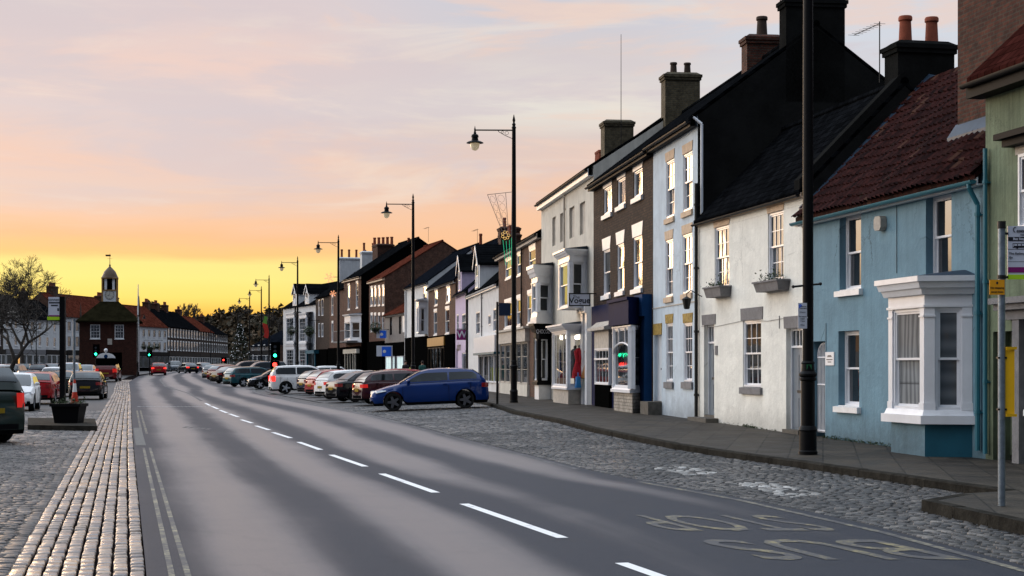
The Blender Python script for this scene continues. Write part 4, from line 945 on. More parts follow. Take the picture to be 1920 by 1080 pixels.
for cx, mm, lb in ((q1+.12, 'blue_box_m', 'blue bag on the floor of the cream shop window'), (q1+.5, 'lime_box_m', 'lime green bag on the floor of the cream shop window')):
    Wp = b.A+b.d*cx+b.n*(-.32 if cx < q1+.3 else .0); mb = MB(); mb.hexa([(-.16, -.1, 0), (.16, -.1, 0), (.16, .1, 0), (-.16, .1, 0)], [(-.19, -.06, .42), (.19, -.06, .42), (.19, .06, .42), (-.19, .06, .42)])
    mb.tube([(-.08, 0, .42), (-.06, 0, .56), (.06, 0, .56), (.08, 0, .42)], .012, 5); o = mb.build('bag', mm); o.location = (Wp.x, Wp.y, b.zb+zz(727)); o.rotation_euler.z = b.o.rotation_euler.z; tag(o, lb, 'bag')
# entrance columns
mb = MB(); ua, ub = b.u(1096.5), b.u(1108); mb.box(ua, ua+.4, -.16, 0, -.2, 3.4); mb.box(ub-.4, ub, -.16, 0, -.2, 3.4); mb.box(ua, ub, -.22, 0, 3.4, 3.75); mb.build('door_surround', 'white_gloss', b.o)
b.door_m(ua+.42, ub-.42, .1, 3.0, 2.3, 'door_grey', reveal=.2)
# black shop under the first bay
ua, ub = b.u(1018.5), b.u(1035)-.15
b2u = lambda x, o_=0: b.u(x, o_)
zt_ = zz(606)
mb = MB(); xx0 = b.u(991, -.55); xx1 = b.u(1032, -.55)
b.finish(roof='slate', over=.25, verge=0); b.gutter('iron', .25, .06, fascia='white_paint', fh=.3)
b.downpipe(b.u(1061), b.e-.4, 5., 'stone_pale', elbow=False)
b.chimney(.5, 1.4, 2.6, 3.9, 9.2, 12.6-b.zb, 'brick_lime', pots=(), label='stack without pots')
mb = MB(); mb.cyl((1.6, 3.3, 10.8), (1.6, 3.3, 16.3-b.zb), .02, .012, 5); mb.build('mast', 'iron', b.o)
CREAM = b
# hanging sign of the cream shop
off = -.9; Yb_ = b.Y(b.u(1098)); Wp = b.A+b.d*b.u(1109, -.15)
Ys_ = Wp.y-.1; x0_, x1_ = wx(1066.5, Ys_), wx(1107, Ys_); z0_, z1_ = hz(574, Ys_), hz(549.5, Ys_)
e_ = empty('hanging_sign', ((x0_+x1_)/2, Ys_, z0_), 0, 'white hanging shop sign framed in black above the cream shop', 'sign'); hw = (x1_-x0_)/2; hh = z1_-z0_
mb = MB(); mb.box(-hw+.03, hw-.03, -.02, .02, .03, hh-.03); mb.build('board', 'sign_white', e_)
mb = MB(); mb.box(-hw, -hw+.04, -.03, .03, 0, hh); mb.box(hw-.04, hw, -.03, .03, 0, hh); mb.box(-hw, hw, -.03, .03, 0, .04); mb.box(-hw, hw+.35, -.03, .03, hh-.04, hh); mb.build('frame', 'iron', e_)
text('The', .16, 'ink', e_, T(-.12, -.024, hh*.68) @ XZ); text('Vogue', .30, 'ink', e_, T(0, -.024, hh*.42) @ XZ, off=.006)
# black shop with white base under the far bay of the cream house
b = CREAM
bo, ft, z_ = bay2(b, 1001, 1009, 1033, -.6, 634, 722, 712, 606, m='black_paint', riser=-.4, riser_m='white_paint', name='shop_bay', wkw=dict(cols=1, rows=1))
M_, L_ = face_M(ft[2], ft[3], 0)
mb = MB(M_); mb.box(-.05, L_+.1, -.14, .1, z_(636), z_(607)); sb = mb.build('shop_sign', 'black_paint', b.o)
text('CHOCOLATIER', .26, 'sign_white', sb, M_ @ T(L_/2+.02, -.145, z_(622)) @ XZ, sx=.62)
# ---------------------------------------------------------------- red brick house with two shops
def far_house(name, label, xA, ZA, xB, ZB, eave_y, ridge_h, depth, wall, roof='slate', zb=None, cat='house', off=0., **k):
    A, B = (wx(xA, ZA), ZA), (wx(xB, ZB), ZB); zb = pav((ZA+ZB)/2) if zb is None else zb
    xm = (xA+xB)/2; 
    e = hz(eave_y, (ZA+ZB)/2)
    return Bld(name, label, cat, A, B, zb, e, e+ridge_h, depth, wall, **k)
PL = dict(lintel=('white_paint', .2, .02), sill=('white_paint', .1, .06, .04))
b = far_house('brick_house', 'red brick two-storey house with beige double shopfront behind the second lamp post', 935, 87, 1015, 71.4, 459, 1.9, 6.6, 'brick_brown', rd=3.3)
for x0, x1, yt, yb in ((948, 958.5, 486, 521), (970, 978, 476, 515), (992, 1004, 466, 509), (946, 959, 567, 614), (969, 976.5, 560, 610), (989, 998, 551, 606)): b.window(x0, x1, yt, yb, cols=1, rows=1, reveal=.08, **PL)
mb = MB(); mb.box(.1, b.u(1006), -.12, 0, b.z(722, 6), b.z(716, 6)+.0); 
u0, u1 = b.u(937, -.1), b.u(989, -.1); zf0, zf1 = b.z(644, 5), b.z(622, 5)
mb = MB(); mb.box(u0, u1, -.22, 0, zf0, zf1); mb.box(u0-.1, u1+.1, -.32, 0, zf1, zf1+.1); mb.build('shop_sign', 'stone_pale', b.o)
mb = MB(); mb.box(u0, u1, -.12, 0, -.4, .55); mb.build('stall_riser', 'cream_wall', b.o)
k_ = 5
for i in range(k_):
    a = u0+(u1-u0)*i/k_; sash_window(b.o, T(a+.06, -.1, .56), (u1-u0)/k_-.12, zf0-.56, 1, 3, False, 'stone_pale', 'pane_dark')
b.finish(roof='slate', over=.25, verge=0); b.gutter('iron', .25, .06, fascia='stone_pale', fh=.25); b.downpipe(b.u(980), b.e, .1, 'iron', elbow=False)
b.chimney(b.W-1.3, b.W-.1, 2.4, 4.1, 8.4, 10.9-b.zb, 'brick_chim', pots=((.2, .2), (.5, .2), (.8, .2), (.2, .8), (.6, .8)), ph=.6)
b.chimney(.1, 1.0, 2.5, 3.7, 7.9, 9.9-b.zb, 'brick_chim', pots=((.3, .5), (.7, .5)), ph=.5)
# ---------------------------------------------------------------- white gabled-dormer shop house
def dormer(b, u, w, z0, zpk, m, frame='white_gloss', pane='pane_dark', deep=3.):
    mb = MB(); h = w/2
    zs = z0+(zpk-z0)*.62
    mb.prism_y([(u-h, z0), (u+h, z0), (u+h, zs), (u, zpk), (u-h, zs)], -.03, deep); d = mb.build('dormer', m, b.o)
    mb = MB(); e = .12
    for s_ in (-1, 1):
        p0 = (u, zpk+.04); p1 = (u+s_*(h+e), zs-.16)
        mb.prism_y([p0, (p0[0], p0[1]+.1), (p1[0], p1[1]+.1), p1], -.16, deep)
    mb.build('dormer_roof', 'slate', d)
    mb = MB()
    for s_ in (-1, 1): mb.prism_y([(u, zpk-.14), (u, zpk+.05), (u+s_*(h+e), zs-.15), (u+s_*(h+e), zs-.32)], -.2, -.165)
    mb.build('bargeboard', 'white_paint', d)
    sash_window(d, T(u-h*.55, -.08, z0+.25), h*1.1, (zs-z0)*.85, 2, 1, True, frame, pane); return d
b = far_house('white_shop_house', 'white shop house with steep gabled dormer and white sign over teal-edged shopfront', 878, 103, 935, 87, 541, 3.4, 7.6, 'offwhite_wall', rd=3.8)
b.window(892.5, 899.5, 584, 627, cols=1, rows=1, reveal=.08); b.window(924.5, 932, 578, 622, cols=1, rows=1, reveal=.08)
b.window(916, 921, 590, 610, cols=2, rows=1, sash=False, reveal=.05)
dormer(b, b.u(896), 2.6, b.e-.1, b.z(462, b.u(896)), 'offwhite_wall')
off = -.35; u0, u1 = b.u(888, off), b.u(927, off); zq = lambda y: b.z(y, (u0+u1)/2, off)
mb = MB(); mb.box(u0, u1, off, 0, zq(661), zq(631)); sg = mb.build('shop_sign', 'white_gloss', b.o)
mb = MB(); mb.box(u0, u1, off-.04, 0, zq(665), zq(661)); mb.build('awning_edge', 'teal_paint', b.o)
for i in range(4):
    a = u0+(u1-u0)*i/4; sash_window(b.o, T(a+.05, -.08, .5), (u1-u0)/4-.1, zq(665)-.5, 2, 1, False, 'white_gloss', 'pane_curtain')
b.finish(roof='slate', over=.2, verge=0); b.gutter('white_paint', .2, .06, fascia='white_paint', fh=.2); b.downpipe(b.u(905), b.e, zq(628), 'stone_grey', elbow=False)
# ---------------------------------------------------------------- lilac house
b = far_house('lilac_house', 'narrow lilac shop house with pointed dormer and purple hanging sign', 854, 111, 878, 103, 548, 3.2, 7.6, 'lilac_wall', rd=3.8)
b.window(866, 873, 588, 622, cols=1, rows=1, reveal=.08); b.window(856.5, 860, 589, 622, cols=1, rows=1, reveal=.08)
dormer(b, b.u(863), 2.3, b.e-.1, b.z(480, b.u(863)), 'lilac_wall')
b.window(866, 874, 661, 700, cols=2, rows=1, sash=False, reveal=.1); b.door_m(.5, 1.5, .05, 2.6, 2.1, 'door_grey')
text('adorn', .85, 'ink', b.o, T(b.u(861), -.03, b.z(650, 3)) @ XZ, sx=1.3, off=.01)
b.finish(roof='slate_blue', over=.2, verge=0); b.gutter('iron', .2, .06, fascia=None); b.downpipe(b.W-.15, b.e, .1, 'iron', elbow=False, r=.08)
b.chimney(.2, 1.3, 3., 4.4, 8.5, hz(441, 112)-b.zb, 'brick_chim', pots=((.2, .5), (.8, .5)), ph=.6)
Ys_ = 103.5; e_ = empty('hanging_sign', (wx(866, Ys_), Ys_, hz(637.5, Ys_)), 0, 'square purple hanging sign with a white letter W', 'sign'); hw = 10*Ys_/F
mb = MB(); mb.box(-hw, hw, -.04, .04, 0, hw*1.9); mb.build('board', 'purple', e_); mb = MB(); mb.cyl((-hw, 0, hw*1.9+.05), (hw+.6, 0, hw*1.9+.05), .03, None, 5); mb.build('bracket', 'iron', e_)
text('W', .62, 'sign_white', e_, T(0, -.045, hw) @ XZ, off=.012)
# ---------------------------------------------------------------- brown brick, amber sign
b = far_house('brown_brick_house', 'brown brick three-storey house with amber sign over a dark shopfront', 803, 124, 854, 111, 533, 3.2, 8., 'brick_brown', 'slate_blue', rd=4.)
for x0, x1, yt, yb in ((815, 820.5, 545, 572), (836.5, 843.5, 538, 567), (813.5, 819.5, 584, 627), (835, 842.5, 579, 625)): b.window(x0, x1, yt, yb, cols=1, rows=1, reveal=.08, **PL)
mb = MB(); mb.box(.05, b.W-.05, -.15, 0, -.4, b.z(630, 5)); mb.build('shopfront', 'near_black', b.o)
mb = MB(); u0, u1 = b.u(807), b.u(838); mb.box(u0, u1, -.25, -.15, b.z(649, 5), b.z(633, 5)); mb.build('shop_sign', mat('amber_sign', (.30, .15, .02), .5, .1), b.o)
for i in range(5):
    a = u0+(u1-u0)*i/5; sash_window(b.o, T(a+.1, -.2, .4), (u1-u0)/5-.2, 2.3, 1, 1, False, 'black_paint', 'pane_dark')
b.finish(roof='slate_blue', over=.2, verge=0); b.gutter('iron', .2, .06)
b.chimney(b.W-1.1, b.W-.1, 3.2, 4.6, 9.3, hz(434, 116)-b.zb, 'brick_chim', pots=((.3, .3), (.7, .7)), ph=.7); b.chimney(.2, 1.2, 3.4, 4.6, 9.3, hz(465, 126)-b.zb, 'brick_chim', pots=((.5, .5),), ph=1.); b.aerial(1.5, 3.6, hz(430, 118)-b.zb, .9)
# ---------------------------------------------------------------- pale house with bay over dark shop
b = far_house('pale_grey_house', 'pale grey house with white first-floor bay over a dark shop', 761, 134, 803, 124, 534, 2.9, 8., 'offwhite_wall', rd=4.)
b.window(793, 799.5, 537, 562, cols=1, rows=1, reveal=.08); b.window(773, 777, 540, 564, cols=1, rows=1, reveal=.08)
bay2(b, 781, 785, 801, -.7, 577, 626, 622, 563, wkw=dict(cols=1, rows=1))
mb = MB(); mb.box(.05, b.W-.05, -.15, 0, -.4, b.z(632, 5)); mb.build('shopfront', 'near_black', b.o); b.downpipe(.3, b.e, .1, 'offwhite_wall', elbow=False, r=.1)
b.finish(roof='slate_blue', over=.2, verge=0); b.gutter('iron', .2, .06)
# ---------------------------------------------------------------- low rendered building with tiled roof
b = far_house('low_shop', 'low brown rendered shop building with clay tiled roof', 721.5, 143, 761, 134, 588, 2.3, 8., 'grey_wall', cat='shop', rd=4., side='brick_brown')
b.window(731, 735, 595, 628, cols=1, rows=1, reveal=.1, frame='near_black'); b.window(748, 752, 593, 626, cols=1, rows=1, reveal=.1, frame='near_black'); b.window(754, 759, 592, 623, blind='white_paint', reveal=.02)
mb = MB(); mb.box(.05, b.W-.05, -.12, 0, -.4, b.z(642, 5)); mb.build('shopfront', 'near_black', b.o)
mat('lit_window', (.5, .6, .6), .4, 0, emit=(.62, .85, .85), es=.55)
for i, (x0, x1) in enumerate(((712, 718), (724, 734.5), (737, 741), (745, 757))):
    u0, u1 = b.u(x0, -.14), b.u(x1, -.14); sash_window(b.o, T(u0, -.2, .3), u1-u0, b.z(668, 5)-.3, 2, 3, False, 'white_gloss', 'lit_window')
b.finish(roof='tile_far', over=.2, verge=0); b.gutter('iron', .2, .06)
for (Ys_, xa, xb, ya, yb_, lb) in ((141, 706, 726, 618, 634, 'upper blue and white projecting shop sign on the brick shops'), (139, 706, 737, 648, 668, 'lower wide blue and white shop sign above bright windows')):
    e_ = empty('shop_sign_box', (wx((xa+xb)/2, Ys_), Ys_, hz(yb_, Ys_)), 0, lb, 'sign'); hw = (xb-xa)/2*Ys_/F; hh = (yb_-ya)*Ys_/F
    mb = MB(); mb.box(-hw, hw, -.06, .06, 0, hh); mb.build('board', 'sign_white', e_); mb = MB(); mb.box(-hw*.35, hw*.78, -.075, -.06, .0, hh-.1); mb.build('panel', mat('blue_sign', (.01, .06, .35), .4, .05, emit=(.01, .08, .5), es=.3), e_)
    mb = MB(); mb.ball((-.02, -.08, hh*.45), .14, .02, .14, 8, 6); mb.build('emblem', 'white_paint', e_)
    mb = MB(); mb.cyl((0, 0, hh), (hw+1.2, .3, hh+.02), .03, None, 5); mb.build('bracket', 'iron', e_)
# ---------------------------------------------------------------- brick house, four windows, big gable behind
b = far_house('brick_terrace_house', 'tall red brick house with four white windows across and a deep gable', 692, 150, 721.5, 143, 524, 3.3, 10.6, 'brick_red', rd=5.3, side='brick_brown')
for i, x in enumerate((697, 703.5, 711, 718.5)):
    ww = 1.9; b.window(x-ww, x+ww, 540-.8*i, 573-.4*i, cols=1, rows=1, reveal=.06, **PL); b.window(x-ww, x+ww, 590, 621, cols=1, rows=1, reveal=.06, **PL)
mb = MB(); mb.box(.05, b.W-.05, -.2, 0, -.4, b.z(640, 4)); mb.build('shopfront', 'near_black', b.o)
b.finish(roof='tile_far', over=.25, verge=0.05); mb = MB(); mb.box(0, b.W, -.24, -.0, b.e-.25, b.e-.02); mb.build('cornice', 'stone_warm', b.o); b.aerial(3., 5., b.r+1.2, .8)
# ---------------------------------------------------------------- brick house with balcony (stands forward)
b = far_house('balcony_house', 'brick house with white first-floor bay and balcony, side wall coloured black as shade', 645, 159, 677, 151.5, 522, 3.7, 11.2, 'brick_red', rd=5.6, side='near_black')  # shade on the near side wall is put into its colour
for x0, x1, yt, yb in ((652, 656, 535, 580), (667.5, 671.5, 530, 577)): b.window(x0, x1, yt, yb, cols=1, rows=2, reveal=.08, **PL)
bay2(b, 646, 657, 677, -.8, 604, 642, 634, 592, wkw=dict(cols=1, rows=1))
mb = MB(); u0, u1 = .8, b.W-.3; zb0 = b.z(640, 3); mb.box(u0, u1, -1.3, 0, zb0-.15, zb0)
for i in range(16): xx = u0+(u1-u0)*i/15; mb.cyl((xx, -1.28, zb0), (xx, -1.28, zb0+.95), .02, None, 4)
mb.box(u0, u1, -1.31, -1.25, zb0+.93, zb0+1.); mb.build('balcony', 'stone_grey', b.o)
mb = MB(); mb.box(.05, b.W-.05, -.2, 0, -.4, b.z(650, 4)); mb.build('shopfront', 'near_black', b.o)
mb = MB(); mb.box(b.u(643, -.5), b.u(668, -.5), -.5, -.2, b.z(663, 4), b.z(655, 4)); 
for x in (645, 650, 655, 660, 664): mb.box(b.u(x, -.5), b.u(x, -.5)+.1, -.45, -.35, 0, b.z(663, 4))
mb.build('porch', 'cream_wall', b.o)
b.finish(roof='slate', over=.25, verge=0.05); mb = MB(); mb.box(0, b.W, -.24, -.0, b.e-.25, b.e-.02); mb.build('cornice', 'stone_warm', b.o); b.chimney(b.W-3., b.W-2.3, 4.9, 5.7, 12.4, hz(466, 158)-b.zb, 'brick_chim', pots=((.5, .5),), ph=.9)
b = far_house('narrow_brick_house', 'narrow brick house topped by a huge dark stack of five pots', 618, 165, 645, 159, 544, 2.6, 8., 'brick_red', rd=4.)
for x0, x1, yt, yb in ((622, 625, 556, 590), (633.5, 637, 553, 588), (622, 625, 605, 640), (633.5, 637, 603, 640)): b.window(x0, x1, yt, yb, cols=1, rows=1, reveal=.06, **PL)
mb = MB(); mb.box(.05, b.W-.05, -.2, 0, -.4, b.z(652, 4)); mb.build('shopfront', 'near_black', b.o)
b.finish(roof='slate', over=.2, verge=0)
b.chimney(b.W-1.9, b.W+.1, 3.4, 5.1, 9.5, hz(462, 164)-b.zb, 'brick_chim', pots=((.1, .1), (.3, .3), (.5, .5), (.7, .7), (.9, .9)), ph=.75, pr=.16); b.chimney(.1, .9, 3.2, 4.8, 9.5, hz(474, 168)-b.zb, 'offwhite_wall', pots=((.5, .2), (.5, .8)), ph=.9)
b = far_house('dark_brick_house', 'dark brick house with warm-lit window reflections next to the white bays', 592, 172, 618, 165, 556, 2.6, 8., 'brick_dark', rd=4.)
for x0, x1, yt, yb in ((597, 600, 562, 592), (603, 606.5, 560, 592), (597, 600, 606, 632), (603, 606.5, 606, 632)): b.window(x0, x1, yt, yb, cols=1, rows=1, reveal=.06)
mb = MB(); mb.box(.05, b.W-.05, -.3, 0, -.4, b.z(655, 4)); mb.build('shopfront', 'near_black', b.o)
b.finish(roof='slate', over=.2, verge=0); b.chimney(.1, 1.1, 2.4, 5.6, 9., hz(487, 176)-b.zb, 'offwhite_wall', pots=((.5, .1), (.5, .35), (.5, .6), (.5, .9)), ph=.9)
b = far_house('white_bay_house', 'white house with two stacked rounded bays and attic dormers ending the right row', 531, 185, 592, 172, 574, 2.6, 8., 'offwhite_wall', rd=4.)
for (a, c, d) in ((536, 552, 556), (560, 575, 580)):
    for yt, yb, ys, yc in ((596, 645, 640, 582), (655, 700, 694, 650)):
        q0, q1 = b.u(a, -.8), b.u(c, -.8); ft = [(q0-.5, 0), (q0+.1, -.8), (q1-.1, -.8), (b.u(d), 0)]; z_ = lambda y: b.z(y, (q0+q1)/2, -.8)
        bay(b, ft, z_(yb), z_(yt-5), z_(ys), z_(yt), cornice=.12, corn_h=.25, pil=.14, riser=-.3 if yb > 690 else None, sillp=.04, wkw=dict(cols=3, rows=3))
for x0, x1, yt, yb in ((583, 585.5, 602, 645), (588, 590.5, 601, 645)): b.window(x0, x1, yt, yb, cols=1, rows=1, reveal=.06)
for x in (553, 576): dormer(b, b.u(x), 1.7, b.e, b.z(534, b.u(x)), 'white_paint', deep=2.4)
mb = MB(); ua, ub = b.u(574, -1.), b.u(590, -1.); mb.box(ua, ub, -1.1, 0, b.z(664, 9), b.z(658, 9)); mb.box(ua+.1, ua+.25, -1., -.85, 0, b.z(664, 9)); mb.box(ub-.25, ub-.1, -1., -.85, 0, b.z(664, 9)); mb.build('porch', 'teal_paint', b.o)
b.finish(roof='slate', over=.2, verge=0, ends=(True, True)); b.downpipe(b.u(557), b.e, .1, 'iron', r=.09, elbow=False, y=-.2)
# ---------------------------------------------------------------- the left side of the street, far beyond the town hall
GRP = 'houses along the far left side of the street'
def left_house(label, xA, ZA, xB, ZB, ey, rh, wall, roof, rows, n, shop='near_black', win=1.0, chim=(), name='terrace_house', rd=4.2, hip=False, frame='white_paint'):
    b = far_house(name, label, xA, ZA, xB, ZB, ey, rh, 8.5, wall, group=GRP, rd=rd, side='brick_brown')
    for z0, hh in rows:
        for i in range(n):
            uc = b.W*(i+.5)/n; b.window_m(uc-win/2, uc+win/2, z0, z0+hh, cols=1, rows=1, reveal=.05, frame=frame, lintel=None if 'offwhite' in wall else ('white_paint', .2, .05), sill=('white_paint', .12, .08, .06))
    mb = MB(); mb.box(.1, b.W-.1, -.3, 0, -.3, 3.1); s_ = mb.build('shopfront', shop, b.o)
    mb = MB(); mb.box(.1, b.W-.1, -.4, -.3, 2.5, 3.15); mb.build('shop_sign', 'black_paint' if shop == 'near_black' else 'stone_grey', b.o)
    k = max(2, int(b.W/2.2))
    for i in range(k):
        a = .2+(b.W-.4)*i/k; sash_window(b.o, T(a+.1, -.4, .4), (b.W-.4)/k-.2, 2., 1, 1, False, frame, 'pane_dark')
    b.finish(roof=roof, over=.25, verge=.02, hip=hip)
    for u, n_, w_ in chim: b.chimney(u, u+w_, rd-.5, rd+.6, b.r-.8, b.r+1.3, 'brick_chim', pots=tuple(((i+.5)/n_, .5) for i in range(n_)), ph=.6, pr=.16)
    return b
left_house('brown brick house at the far left edge behind the bare tree', -70, 205, 6, 226, 588, 3.4, 'brick_dark', 'slate', ((3.7, 1.6), (6.2, 1.3)), 5, chim=((1., 5, 2.), (6.5, 3, 1.3)))
b = left_house('white house with shallow pediment right behind the bare tree', 6, 226, 82, 240, 596, 3.0, 'offwhite_wall', 'slate', ((3.7, 1.5), (6.1, 1.2)), 5, shop='stone_grey', chim=((.5, 6, 2.2), (5.6, 3, 1.4)))
mb = MB(); mb.prism_y([(1.2, b.e-.1), (5.6, b.e-.1), (3.4, b.e+1.7)], -.2, .3); mb.build('pediment', 'stone_pale', b.o)
mat('warm_window', (.5, .3, .1), .5, 0, emit=(1, .5, .15), es=.9)
for uu_ in (3.9, 5.1): sash_window(b.o, T(uu_, -.46, .5), .8, 1.9, 2, 1, False, 'black_paint', 'warm_window')
left_house('grey house seen behind the far bus stop pole', 82, 240, 122, 249, 600, 3.0, 'offwhite_wall', 'slate', ((3.6, 1.5), (5.9, 1.2)), 3, chim=((2.2, 3, 1.2),))
left_house('white house with broad red tiled roof between bus stop and town hall', 122, 249, 222, 268, 596, 3.6, 'offwhite_wall', 'tile_far', ((3.7, 1.6), (6.2, 1.4)), 7, chim=((3.2, 6, 1.9),), frame='stone_grey')
left_house('white three-storey house with red roof just right of the town hall', 222, 268, 313.5, 288, 611, 3.6, 'offwhite_wall', 'tile_far', ((3.4, 1.5), (5.8, 1.2)), 9, win=.9, chim=((1., 4, 1.6), (6.6, 4, 1.6)), frame='stone_grey')
left_house('long brick terrace with white windows right of the white house', 313.5, 290, 372, 316, 615, 3.2, 'brick_dark', 'slate', ((3.6, 1.6), (6.0, 1.4)), 11, win=1.2, chim=((1., 4, 1.6), (8, 4, 1.6), (15, 4, 1.6)))
left_house('brick terrace with red roof patch further down', 372, 316, 400, 334, 622, 3.0, 'brick_dark', 'tile_far', ((3.6, 1.6), (6.0, 1.3)), 6, win=1.2, chim=((1., 4, 1.6),))
left_house('end brick terrace house with many white windows by the hill', 400, 334, 427, 352, 627, 2.6, 'brick_dark', 'slate', ((3.6, 1.6), (6.0, 1.3)), 7, win=1.2, chim=((9., 3, 1.3),))
left_house('small grey hipped building at the foot of the wooded hill', 470, 262, 512, 250, 648, 2.6, 'grey_wall', 'slate_blue', ((2.6, 1.3),), 4, win=.9, name='cottage', hip=3)
# ---------------------------------------------------------------- town hall
TZ = 190.; zb = g(TZ)+.02; sc = TZ/F
e_ = empty('town_hall', (wx(206, TZ), TZ, zb), 0, 'small square red brick town hall with pyramid roof and white clock cupola', 'town hall')
e_.rotation_euler.z = R(12)
hw = 3.35; EH = hz(603, TZ)-zb
class TB: pass
tb = Bld.__new__(Bld); tb.A = Vector((e_.location.x-hw, TZ)); tb.B = tb.A+Vector((2*hw, 0)); tb.W = 2*hw; tb.d = Vector((1, 0)); tb.n = Vector((0, 1)); tb.zb = zb; tb.e = EH; tb.r = EH+2.3; tb.D = 2*hw; tb.rd = hw; tb.wall = 'brick_hall'; tb.side = 'brick_hall'; tb.holes = []
brick('brick_hall', (.065, .018, .011), (.04, .013, .008), (.04, .022, .016))
tb.o = e_
for x0, x1 in ((173, 190.5), (216.5, 233)):
    u0 = (x0-206)*sc+hw; u1 = (x1-206)*sc+hw; tb.window_m(u0, u1, hz(636, TZ)-zb, hz(610, TZ)-zb, cols=3, rows=2, reveal=.1, frame='white_paint', sill=('white_paint', .1, .05, .05))
tb.window_m(hw-1.5, hw+1.5, .0, 2.6, blind='near_black', reveal=.6)
w_, _ = tb.finish(over=.3)
for o in e_.children: o.location = (-hw, -hw, 0)
ov = .35; AP = hz(566, TZ)-zb; q = 1.05
mb = MB(); a = hw+ov; mb.hexa([(-a, -a, EH), (a, -a, EH), (a, a, EH), (-a, a, EH)], [(-q, -q, AP), (q, -q, AP), (q, q, AP), (-q, q, AP)]); mb.box(-a-.05, a+.05, -a-.05, a+.05, EH-.15, EH-.002); mb.build('roof', mat('roof_moss', (.016, .014, .007), 1., .4, 1.5, spec=0), e_)
Z1 = hz(545, TZ)-zb; Z2 = hz(522, TZ)-zb; Z3 = hz(500, TZ)-zb; hc = .84
mat('gilt_timber', (.30, .16, .05), .6, .2)
mb = MB(); mb.box(-hc, hc, -hc, hc, AP-.6, Z1)
for sx in (-1, 1):
    for sy in (-1, 1): mb.box(sx*hc-.09, sx*hc+.09, sy*hc-.09, sy*hc+.09, AP-.2, Z2-.05, 1); mb.box(sx*.45-.14, sx*.45+.14, sy*(hc-.1)-.06, sy*(hc-.1)+.06, Z1, Z2); 
mb.box(-hc-.06, hc+.06, -hc-.06, hc+.06, Z1-.05, Z1+.08, 1); mb.box(-hc-.12, hc+.12, -hc-.12, hc+.12, Z2-.08, Z2+.06, 1); mb.box(-hc+.1, hc-.1, -hc+.2, hc-.2, Z1+.08, Z2-.08, 2)
cu = mb.build('cupola', ['white_paint', 'gilt_timber', 'near_black'], e_)
mb = MB(); mb.lathe([(hc+.22, 0), (hc+.12, .06), (hc+.02, .3), (hc-.18, .75), (hc-.5, 1.1), (.12, 1.32), (.08, 1.45), (.14, 1.52), (.04, 1.62), (.02, 2.9)], (0, 0, Z2+.06), 14); mb.build('dome', mat('dome_lead', (.10, .06, .03), .5, .3), cu, smooth=35)
mb = MB(); mb.box(-.5, .1, -.02, .02, Z2+2.62, Z2+2.82); mb.cyl((-.3, 0, Z2+2.35), (.3, 0, Z2+2.35), .015, None, 4); mb.build('weathervane', 'iron', cu)
cz = (AP+Z1)/2+.15; mb = MB(); mb.cyl((0, -hc-.0, cz), (0, -hc-.03, cz), .56, None, 24); ck = mb.build('clock_face', mat('clock_white', (.6, .57, .5), .5, .05), cu)
mb = MB()
for i in range(12):
    a = math.pi*i/6; mb.cyl((.40*math.sin(a), -hc-.045, cz+.40*math.cos(a)), (.5*math.sin(a), -hc-.045, cz+.5*math.cos(a)), .022, None, 4)
mb.cyl((0, -hc-.05, cz), (.05, -hc-.05, cz+.4), .018, None, 4); mb.cyl((0, -hc-.05, cz), (-.22, -hc-.05, cz-.1), .024, None, 4)
for i in range(24):
    a0, a1 = math.pi*i/12, math.pi*(i+1)/12; mb.cyl((.54*math.sin(a0), -hc-.04, cz+.54*math.cos(a0)), (.54*math.sin(a1), -hc-.04, cz+.54*math.cos(a1)), .02, None, 4)
mb.build('clock_hands', 'ink', cu)
mb = MB(); mb.box((196-206)*sc+.5, (204-206)*sc+.5, -hw-.06, -hw-.0, hz(647, TZ)-zb, hz(636, TZ)-zb); mb.build('plaque', 'stone_pale', e_)
# ---------------------------------------------------------------- wooded hill beyond
vs = []; fs = []
def hillz(x, Y):
    a = math.exp(-((x+75)/60.)**2)*8.5*min(1, max(0, (Y-370)/130)); return g(Y)+a+7*math.exp(-((x+260)/120.)**2)*min(1, max(0, (Y-330)/150))+9*min(1, max(0, (Y-420)/300))
gx_ = list(range(-420, 200, 20)); gy_ = list(range(350, 900, 25))
for Y in gy_:
    for x in gx_: vs.append((x, Y, hillz(x, Y)-.05))
n = len(gx_)
for j in range(len(gy_)-1):
    for i in range(n-1): fs.append((j*n+i, j*n+i+1, (j+1)*n+i+1, (j+1)*n+i))
me = bpy.data.meshes.new('hillside'); me.from_pydata(vs, [], fs); me.materials.append(MATS['earth']); me.polygons.foreach_set('use_smooth', [True]*len(fs))
o = bpy.data.objects.new('hillside', me); COL.objects.link(o); structure(o)
m, G, p = new_mat('far_foliage'); geo = G.n('ShaderNodeNewGeometry'); ob = G.n('ShaderNodeTexCoord').outputs['Object']
c = G.ramp(geo.outputs['Random Per Island'], [(0, (.022, .020, .008)), (.5, (.05, .034, .014)), (1, (.10, .055, .02))]); G.put(p.inputs['Base Color'], c); p.inputs['Roughness'].default_value = .9
mb = MB(); r3 = random.Random(11)
